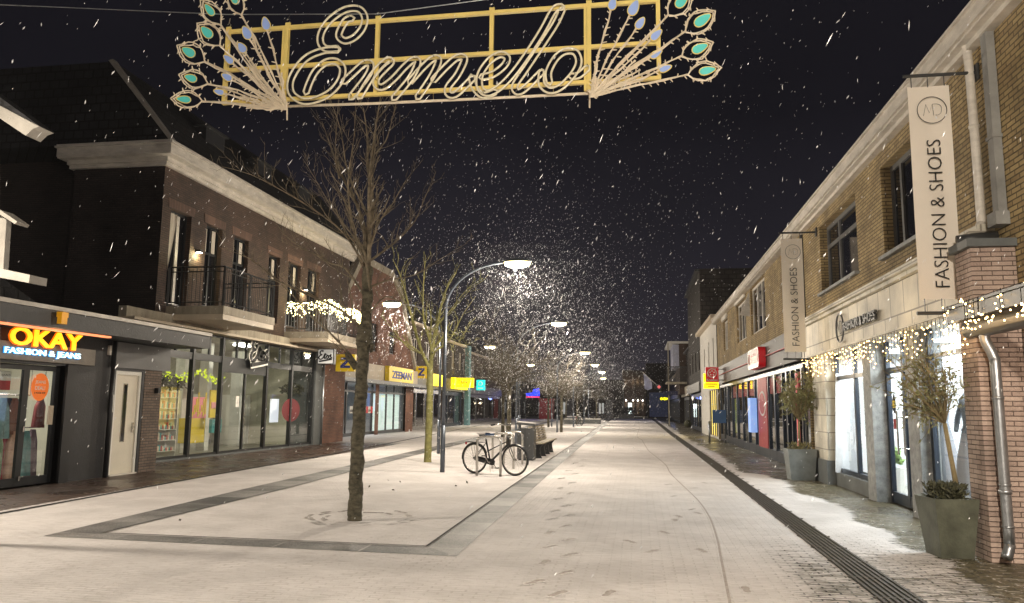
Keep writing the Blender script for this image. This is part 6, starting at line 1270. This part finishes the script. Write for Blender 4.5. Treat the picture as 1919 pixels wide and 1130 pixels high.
    build('headlight', MB().ball((.44, 0, .84), .035, 8, 6), 'steel', t, smooth=True); build('rear_light', MB().box(-.8, -.785, -.03, .03, .66, .71), 'red_dull', t)
    build('kickstand', MB().tube([(-.15, .05, .26), (-.2, .16, .03)], .008, 5), 'steel', t)
    t.location = loc; t.rotation_euler = (0, 0, rz); return t
bike = make_bike('black city bicycle with snowy saddle leaning at the steel hoops', (-3.33, 17.93, 0), math.radians(-22))
# blue tip of the saddle cover
build('saddle_edge', MB().box(-3.66, -3.5, 17.98, 18.1, .875, .925), 'blue_box', None)
_o = bpy.data.objects['saddle_edge']; _o.parent = bike; _o.matrix_parent_inverse = Matrix.Identity(4); _o.location = (0, 0, 0); _o.data.clear_geometry(); _m = MB().box(-.22, -.05, -.072, .072, .885, .935); _o.data.from_pydata(_m.v, [], _m.f); _o.data.materials.append(MAT['blue_box']) if not _o.data.materials else None
bike2 = dup(bike, (-5.1, 67.5, 0), 'single bicycle parked under a round tree halfway down the street', rz=1.3)
bike2['group'] = 'distant parked bicycles'
for i, (x, y, r_, lb) in enumerate([(-5.6, 99, .1, 'leftmost bicycle of the distant parked group'), (-4.9, 99.6, .3, 'pale bicycle second from left in the distant group'), (-4.3, 98.7, -.1, 'third bicycle of the distant parked group'), (-3.6, 99.5, .2, 'rightmost dark bicycle of the distant parked group')]): dup(bike, (x, y, 0), lb, rz=r_, group='distant parked bicycles')
def hoop(x0, x1, y0, y1, h, label):
    r_ = .12; n = 6; pts_ = [(x0, y0, 0), (x0, y0, h - r_)]
    dx, dy = x1 - x0, y1 - y0; l = math.hypot(dx, dy); ux, uy = dx / l, dy / l
    for i in range(1, n + 1): a = math.pi / 2 * i / n; pts_.append((x0 + ux * r_ * (1 - math.cos(a)), y0 + uy * r_ * (1 - math.cos(a)), h - r_ + r_ * math.sin(a)))
    for i in range(n + 1): a = math.pi / 2 * i / n; pts_.append((x1 - ux * r_ * (1 - math.sin(a)), y1 - uy * r_ * (1 - math.sin(a)), h - r_ + r_ * math.cos(a)))
    pts_.append((x1, y1, 0))
    solo('bicycle_stand', MB().tube(pts_, .029, 10), 'steel', label, 'bicycle stand', ((x0 + x1) / 2, (y0 + y1) / 2, 0), 'steel bicycle hoops', smooth=True)
hoop(-3.63, -3.09, 17.44, 17.45, .88, 'nearest steel bicycle hoop in front of the bicycle'); hoop(-3.68, -3.15, 19.6, 19.65, .88, 'middle steel bicycle hoop behind the bicycle'); hoop(-3.68, -3.17, 21.3, 21.3, .88, 'farthest steel bicycle hoop next to the litter bin')
bn = thing('litter_bin', 'square dark grey litter bin with snow on its sloping lid', 'litter bin', (-3.3, 23, 0))
build('body', MB().box(-3.55, -3.05, 22.8, 23.25, .04, .90), 'dark_grey', bn); build('base', MB().box(-3.52, -3.08, 22.83, 23.22, 0, .04), 'black', bn)
m = MB()
for xx in (-3.53, -3.10): 
    for yy in (22.82, 23.2): m.box(xx, xx + .03, yy, yy + .03, .90, 1.02)
build('lid_posts', m, 'dark_grey', bn); build('inner', MB().box(-3.48, -3.12, 22.86, 23.2, .9, .93), 'black', bn)
m = MB(); m.prism([(-3.6, 22.76, 1.04), (-3.0, 22.76, 1.0), (-3.04, 22.76, 1.07), (-3.56, 22.76, 1.11)], (0, .53, 0)); lid = build('lid', m, 'dark_grey', bn)
m = MB(); m.prism([(-3.58, 22.77, 1.105), (-3.03, 22.77, 1.06), (-3.06, 22.77, 1.085), (-3.54, 22.77, 1.13)], (0, .51, 0)); build('snow_cap', m, 'snow', lid)
build('panel_line', MB().box(-3.32, -3.30, 22.79, 22.798, .05, .89), 'black', bn)
bc = thing('bench', 'slatted wooden bench on dark feet behind the litter bin', 'bench', (-3.3, 25, 0))
y0, y1 = 23.7, 27.4
def prof_slats(pts_, name):
    s = MB()
    for (xa, za, ang) in pts_:
        c_, s_ = math.cos(ang), math.sin(ang); w_, th_ = .033, .018
        cr_ = [(xa + a * c_ - b * s_, y0, za + a * s_ + b * c_) for a, b in ((-w_, -th_), (w_, -th_), (w_, th_), (-w_, th_))]; s.prism(cr_, (0, y1 - y0, 0))
    build(name, s, 'wood', bc)
prof_slats([(-2.90 - .078 * i, .46 - .006 * i, .03) for i in range(5)], 'seat'); prof_slats([(-3.24 - .018 * i, .50 + .085 * i, math.radians(105)) for i in range(6)], 'backrest')
for yy in (23.9, 25.0, 26.1, 27.2): build('leg', MB().prism([(-2.92, yy, .43), (-3.24, yy, .40), (-3.37, yy, .94), (-3.41, yy, .94), (-3.33, yy, .38), (-3.28, yy, .06), (-3.35, yy, 0), (-2.95, yy, 0), (-2.98, yy, .06), (-3.02, yy, .3)], (0, .07, 0)), 'black', bc)
# seats/planters at the far middle
for i, (x, y, lb) in enumerate(((-6.2, 74, 'snowy low block seat left of the far single bicycle'), (-4.6, 76, 'snowy low block seat right of the far single bicycle'), (-8, 96, 'low dark planter box far left of the parked bicycles'))):
    t = thing('block_seat', lb, 'block seat', (x, y, 0), 'low block seats'); build('block', MB().box(x - .9, x + .9, y, y + .8, 0, .42), 'dark_stone', t); build('snow_cap', MB().box(x - .88, x + .88, y + .02, y + .78, .421, .5), 'snow', t)
for i, (px, Yb_, lb) in enumerate(((1068, 108, 'far dark advertising pillar between the trees'), (1141, 112, 'far dark advertising pillar right of the last trunk'))):
    x0, z1 = FY(px - 6, 748, Yb_); x1, _ = FY(px + 6, 748, Yb_); solo('advertising_pillar', MB().box(x0, x1, Yb_, Yb_ + .5, 0, 2.6).box(x0 - .06, x1 + .06, Yb_ - .05, Yb_ + .55, 2.6, 2.72), 'dark_grey', lb, 'advertising pillar', (x0, Yb_, 0))
m = MB()
for k in range(160): a = random.uniform(0, 6.28); r_ = random.uniform(.1, .9); m.leaf((-1.9 + 1.9 * r_ * math.cos(a), 118 + random.uniform(0, .8), .9 + .8 * r_ * abs(math.sin(a))), (random.uniform(-1, 1), 0, random.uniform(-1, 1)), .5, .12)
m.box(-3.2, -.8, 118, 118.8, 0, .7); solo('terrace_stack', m, 'dark_grey', 'dark stack of terrace furniture at the far end of the street', 'furniture stack', (-2, 118, 0))

# ================================================================ OVERHEAD LETTER SIGN
YS = 8.0
sgn = thing('overhead_sign', 'suspended yellow frame with rope-light Ermelo lettering and feather fans', 'overhead sign', (-2.3, YS, 4.8))
def sp(px, py, dy=0): a, b = FY(px, py, YS + dy); return (a, YS + dy, b)
XF = [FY(424, 130, YS)[0], FY(536, 120, YS)[0], FY(706, 120, YS)[0], FY(921, 100, YS)[0], FY(1104, 100, YS)[0], FY(1234, 80, YS)[0]]
ZT, ZM, ZB = 5.92, 5.44, 5.04
fr = MB()
def bar(x0, x1, z0, z1, d0=-.02, d1=.02): fr.box(x0, x1, YS + d0, YS + d1, z0, z1)
for k, (a, b) in enumerate(zip(XF, XF[1:])):
    for z_ in (ZT, ZM, ZB): bar(a + .022, b - .022, z_ - .02, z_ + .02)
for k, x in enumerate(XF):
    w_ = .022; bar(x - w_, x + w_, ZB - (.02 if k in (0, 2, 3, 5) else .10), ZT + .021, -.022, .022)
    if k in (1, 4): bar(x - .055, x - .026, ZB - .1, ZT + .018, -.021, .019)
    bar(x - .03, x + .03, ZT + .022, ZT + .06, -.01, .01)
build('frame', fr, 'gold', sgn)
hk = MB()
for x in XF: hk.torus((x, YS, ZT + .085), (0, 1, 0), .022, .006, 12, 5); hk.tube([(x, YS, ZT + .105), (x + .01, YS, ZT + .17)], .006, 5)
build('hooks', hk, 'steel', sgn)
def zl(pts_): return [(300 + a / 3.427, b / 3.427) for a, b in pts_]
def zr(pts_): return [(840 + a / 3.427, b / 3.427) for a, b in pts_]
ST = [zl([(1232, 118), (1195, 130), (1158, 190), (1150, 235), (1190, 262), (1250, 238), (1300, 180), (1314, 110), (1275, 58), (1190, 62), (1100, 120), (1040, 200), (1030, 270), (1065, 312), (1140, 312)]),
      zl([(1140, 320), (1050, 325), (950, 365), (885, 430), (838, 520), (845, 600), (915, 648), (1000, 640), (1090, 595), (1155, 520), (1172, 440), (1130, 395), (1065, 400), (1000, 455), (960, 530), (938, 592)]),
      zl([(1180, 525), (1250, 460), (1310, 408), (1352, 412), (1335, 480), (1225, 625)]),
      zl([(1280, 620), (1350, 505), (1410, 430), (1460, 388), (1485, 398), (1440, 445), (1392, 500), (1390, 545), (1430, 558), (1500, 505), (1570, 430), (1625, 385), (1655, 400), (1610, 500), (1502, 630)]),
      zl([(1605, 525), (1690, 430), (1755, 375), (1788, 390), (1745, 490), (1655, 625)]),
      zl([(1755, 515), (1840, 425), (1910, 368), (1955, 380), (1910, 480), (1850, 560), (1855, 605), (1905, 600), (2010, 500)]),
      zr([(150, 495), (170, 565), (225, 612), (300, 590)]),
      zr([(215, 495), (290, 475), (360, 420), (378, 370), (330, 350), (260, 395), (205, 480), (205, 565), (255, 598), (330, 560), (410, 480), (500, 360), (600, 205), (680, 62), (730, 45)]),
      zr([(732, 60), (690, 150), (600, 290), (500, 440), (430, 545), (440, 588), (490, 570), (600, 462)]),
      zr([(600, 462), (600, 540), (650, 580), (720, 560), (800, 480), (838, 400), (815, 335), (750, 330), (690, 375), (645, 460), (650, 530)]),
      zr([(790, 490), (840, 482), (895, 435)])]
def two(pts_, wd, r_, mb, dy=-.05):
    p = smooth_path(pts_, 6); P3 = []
    lo, hi = [], []
    for i, q in enumerate(p):
        a = p[max(i - 1, 0)]; b = p[min(i + 1, len(p) - 1)]; dx, dz = b[0] - a[0], b[1] - a[1]; l = math.hypot(dx, dz) or 1
        nx, nz = -dz / l * wd, dx / l * wd; lo.append((q[0] + nx, q[1] + nz)); hi.append((q[0] - nx, q[1] - nz))
    a, b = p[-1], p[-2]; l = math.hypot(a[0] - b[0], a[1] - b[1]) or 1; e = (a[0] + (a[0] - b[0]) / l * wd, a[1] + (a[1] - b[1]) / l * wd)
    a, b = p[0], p[1]; l = math.hypot(a[0] - b[0], a[1] - b[1]) or 1; s_ = (a[0] + (a[0] - b[0]) / l * wd, a[1] + (a[1] - b[1]) / l * wd)
    loop = lo + [e] + hi[::-1] + [s_]
    mb.tube([sp(*q, dy) for q in loop], r_, 7, closed=True)
for grp, cnt in (([0, 1], 'E'), ([2], 'r'), ([3, 4, 5], 'm'), ([6, 7], 'e'), ([8], 'l'), ([9, 10], 'o')):
    mb = MB()
    for i in grp: two(ST[i], 5.2, .0125, mb, -.045 - .012 * (i % 2))
    lt = build('letter', mb, 'rope', sgn, smooth=True)
    cl = MB()
    for i in grp:
        p = smooth_path(ST[i], 2)
        for q in p[1::3]: a = sp(q[0], q[1] - 5, -.05); cl.torus(a, (1, 0, .6), .0155, .003, 8, 4)
    build('clips', cl, 'dark_grey', lt)
build('lower_tube', MB().tube([sp(540, 199), sp(700, 194), sp(900, 185), sp(1103, 175)], .016, 8), 'cord', sgn, smooth=True)
m = MB()
for px in (610, 675, 753, 812, 895, 955, 1037): py = 197 - (px - 540) * .042; m.tube([sp(px, py - 10), sp(px, py)], .004, 4)
build('tube_hangers', m, 'steel', sgn)
# feather fans
rnd = random.Random(3)
def plate(mb, rimb, tip, axis, l, w_, dy):
    ax = Vector((axis[0], axis[1])).normalized(); nx = Vector((-ax.y, ax.x)); n = 18; pts_ = []
    for i in range(n):
        t_ = 2 * math.pi * i / n; u = -math.cos(t_) * l / 2; v = math.sin(t_) * w_ / 2 * (1 - .32 * math.cos(t_) * -1 * -1) * (.82 + .25 * math.cos(t_ + math.pi))
        v = math.sin(t_) * w_ / 2 * (.85 + .3 * (-math.cos(t_)) * .9)
        pts_.append(sp(tip[0] + ax.x * u + nx.x * v, tip[1] + ax.y * u + nx.y * v, dy))
    mb.prism(pts_, (0, .012, 0)); rimb.tube(pts_ , .006, 5, closed=True)
def cordline(mb, a, b, sag=0, dy=-.03, barbs=True, bm=None, dens=11):
    n = 8; pts_ = []
    L = math.hypot(b[0] - a[0], b[1] - a[1]); px, py = -(b[1] - a[1]) / L, (b[0] - a[0]) / L
    for i in range(n + 1):
        t_ = i / n; o_ = sag * math.sin(math.pi * t_) + rnd.gauss(0, .7) * (0 < i < n); pts_.append((a[0] + (b[0] - a[0]) * t_ + px * o_, a[1] + (b[1] - a[1]) * t_ + py * o_))
    mb.tube([sp(*q, dy + rnd.gauss(0, .006)) for q in pts_], .0085, 5)
    mb.tube([sp(q[0] + px * 2.2 * math.sin(i * 1.3), q[1] + py * 2.2 * math.sin(i * 1.3), dy - .015) for i, q in enumerate(pts_)], .0065, 4)
    if bm is not None:
        k = int(L / dens)
        for j in range(k):
            t_ = (j + .5) / k; x = a[0] + (b[0] - a[0]) * t_; y = a[1] + (b[1] - a[1]) * t_; s_ = rnd.choice((-1, 1)); d_ = (px * s_ + (b[0] - a[0]) / L * .5, py * s_ + (b[1] - a[1]) / L * .5)
            bm.tube([sp(x, y, dy), sp(x + d_[0] * 6.5, y + d_[1] * 6.5, dy - .02)], [.009, .005], 4)
for name, org, teal, blue in (('left', (538, 213), [(392, 18, 26, 15), (387, 60, 27, 19), (353, 97, 27, 19), (357, 146, 24, 16), (344, 186, 27, 15), (438, -4, 25, 14)], [(498, 44, 25, 18), (462, 61, 27, 19), (453, 89, 22, 17), (428, 111, 23, 15), (425, 144, 22, 15), (410, 172, 20, 13)]),
                            ('right', (1105, 190), [(1317, 37, 36, 21), (1312, 90, 32, 19), (1326, 132, 32, 17), (1278, 2, 30, 20)], [(1148, 6, 26, 18), (1188, 14, 32, 21), (1200, 43, 25, 17), (1230, 65, 27, 17), (1230, 101, 25, 14), (1247, 128, 25, 14)])):
    fan = build('feather_fan', MB().tube([sp(org[0], org[1] - 22, .0), sp(org[0], org[1] + 12, 0)], .009, 6), 'cord', sgn)
    cb_, tm, bm2, rm = MB(), MB(), MB(), MB(); bb2 = cb_
    o = (org[0], org[1] - 8)
    for x, y, l, w_ in teal:
        ax = (x - o[0], y - o[1]); d_ = Vector(ax).normalized(); nrm = Vector((-d_.y, d_.x)); base = (x - d_.x * (l * .5 + 22), y - d_.y * (l * .5 + 22))
        tm = MB(); plate(tm, rm, (x, y), (-d_.x, -d_.y), l, w_, -.04); build('turquoise_eye', tm, 'teal_drop', fan)
        cordline(cb_, o, base, rnd.uniform(-4, 4), -.03, True, bb2, 13)
        cordline(cb_, o, base, rnd.uniform(-7, 7), -.05)
        for s_ in (-1, 1):
            for k in (0, 1):
                e = []; 
                for i in range(9):
                    t_ = i / 8; u = -(l * .5 + 22) + (l + 28 + 5 * k) * t_; v = s_ * (w_ * .72 + 3 + 3 * k) * math.sin(math.pi * min(1, t_ * 1.02)) ** .8 + rnd.gauss(0, .9)
                    e.append((x + d_.x * u + nrm.x * v, y + d_.y * u + nrm.y * v))
                cb_.tube([sp(*q, -.04 - .02 * k + rnd.gauss(0, .005)) for q in e], .008, 5)
                for i in range(1, 8, 2):
                    q = e[i]; a_ = rnd.uniform(-.6, .6); bb2.tube([sp(*q, -.05), sp(q[0] + (nrm.x * s_ + d_.x * a_) * 6, q[1] + (nrm.y * s_ + d_.y * a_) * 6, -.07)], [.009, .005], 4)
    for x, y, l, w_ in blue:
        ax = (x - o[0], y - o[1]); d_ = Vector(ax).normalized(); base = (x - d_.x * l * .5, y - d_.y * l * .5); bm2 = MB(); plate(bm2, rm, (x, y), (-d_.x, -d_.y), l, w_, -.06); build('blue_eye', bm2, 'blue_drop', fan)
        cordline(cb_, o, base, rnd.uniform(-3, 3), -.045, True, bb2, 13)
    for k in range(7):
        a = o; ang = math.atan2(blue[3][1] - o[1], blue[3][0] - o[0]) + rnd.uniform(-.75, .75); L2 = rnd.uniform(40, 120); cordline(cb_, a, (a[0] + math.cos(ang) * L2, a[1] + math.sin(ang) * L2), rnd.uniform(-4, 4), -.04 + rnd.gauss(0, .01), True, bb2, 16)
    build('cords', cb_, 'cord', fan); build('rims', rm, 'gold', fan)
for za, lb in ((0, 'thin steel span cable carrying the letter sign'),):
    m = MB(); a0 = sp(-300, 22); a1 = sp(424, 27); a2 = sp(706, 26); a3 = sp(921, 10); a4 = sp(1104, -6); a5 = sp(1900, -190)
    c_ = [(-11, YS, FY(-300, 18, YS)[1] + .25), a1, a2, (a3[0], YS, ZT + .17), (XF[4], YS, ZT + .2), (XR, YS, 6.5)]
    m.tube(c_, .006, 5); solo('span_cable', m, 'zinc', lb, 'cable', (-2, YS, 6))

# ================================================================ SNOWFALL
rnd = np.random.RandomState(4)
def flakes(n, xr, yr, zr_, size, seed, el=1.35):
    r_ = np.random.RandomState(seed); P = np.stack([r_.uniform(*xr, n), r_.uniform(*yr, n), r_.uniform(*zr_, n)], 1)
    s_ = size * r_.lognormal(0, .38, n); base = np.array([(1, 0, 0), (0, 1, 0), (-1, 0, 0), (0, -1, 0), (0, 0, 2.0), (0, 0, -2.0)], float)
    tilt = r_.normal(.42, .25, (n, 1)); base = base * np.array([1, 1, el]); ty = r_.normal(0, .3, (n, 1))
    V = P[:, None, :] + base[None] * s_[:, None, None] * .5
    V[:, :, 0] += (base[None, :, 2] * s_[:, None] * .5) * tilt; V[:, :, 1] += (base[None, :, 2] * s_[:, None] * .5) * ty
    Fb = np.array([(0, 1, 4), (1, 2, 4), (2, 3, 4), (3, 0, 4), (1, 0, 5), (2, 1, 5), (3, 2, 5), (0, 3, 5)])
    return V.reshape(-1, 3), (Fb[None] + (np.arange(n) * 6)[:, None, None]).reshape(-1, 3)
def cloud(n, c, sg, size, seed):
    V, F_ = flakes(n, (0, 1), (0, 1), (0, 1), size, seed); r_ = np.random.RandomState(seed + 50); off_ = r_.normal(0, 1, (n, 3)) * np.array(sg) + np.array(c)
    off_[:, 2] = np.where(off_[:, 2] < .2, .2 + r_.uniform(0, 4, n), off_[:, 2]); P0 = V.reshape(n, 6, 3); P0 = P0 - P0.mean(1, keepdims=True) + off_[:, None, :]
    return P0.reshape(-1, 3), F_
Vs, Fs, o = [], [], 0
parts = [flakes(1100, (-7, 4), (4.5, 12), (.4, 7), .008, 1), flakes(3200, (-10, 4), (12, 28), (.3, 11), .010, 2), flakes(2400, (-12, 4), (28, 70), (.3, 14), .012, 3),
         cloud(7500, (-2.7, 19, 3.9), (1.7, 2.2, 1.5), .0062, 5), cloud(1800, (-2.85, 18.3, 4.4), (.8, .8, .6), .0045, 9), flakes(420, (-4, 3), (3.5, 9), (1.5, 5.8), .0030, 14, 5.5), flakes(60, (-3, 2.5), (2.2, 5), (1.5, 4), .0025, 15, 8), cloud(2600, (-3.2, 32, 4.0), (1.8, 2.6, 1.2), .010, 6), cloud(2200, (-3.5, 50, 3.9), (2.4, 5, 1.3), .014, 8), cloud(1200, (-8.3, 25.5, 4.3), (1.2, 1.5, .9), .012, 10), cloud(1500, (-4, 66, 4), (3, 8, 1.8), .018, 11)]  # denser flake clusters put round the lamp heads to form halos
for V, F_ in parts: Vs.append(V); Fs.append(F_ + o); o += len(V)
V = np.concatenate(Vs); F_ = np.concatenate(Fs); me = bpy.data.meshes.new('snowfall'); me.from_pydata(V.tolist(), [], F_.tolist()); me.materials.append(MAT['flake']); so = bpy.data.objects.new('snowfall', me); C.objects.link(so); tag(so, kind='stuff')
# a few fallen leaves and twigs on the snow of the tree bed
m = MB(); rd = random.Random(8)
for px, py in [(728, 902), (752, 905), (790, 898), (852, 912), (690, 915), (876, 908), (338, 978), (740, 920)]:
    x, y = G(px, py); m.leaf((x, y, .012), (rd.uniform(-1, 1), rd.uniform(-1, 1), .3), .07, .02)
tag(build('leaf_litter', m, 'bark'), kind='stuff')

# ================================================================ HAZE
HAZE = 0.00035
if HAZE:
    hm = bpy.data.materials.new('winter_haze'); hm.use_nodes = True; n_ = hm.node_tree; n_.nodes.clear(); ho = n_.nodes.new('ShaderNodeOutputMaterial'); hv = n_.nodes.new('ShaderNodeVolumePrincipled')
    hv.inputs['Color'].default_value = (.85, .85, .9, 1); hv.inputs['Density'].default_value = HAZE; hv.inputs['Anisotropy'].default_value = .3; n_.links.new(hv.outputs[0], ho.inputs['Volume'])
    MAT['haze'] = hm; tag(build('haze', MB().box(-160, 130, -45, 430, -1, 14), 'haze'), kind='stuff')
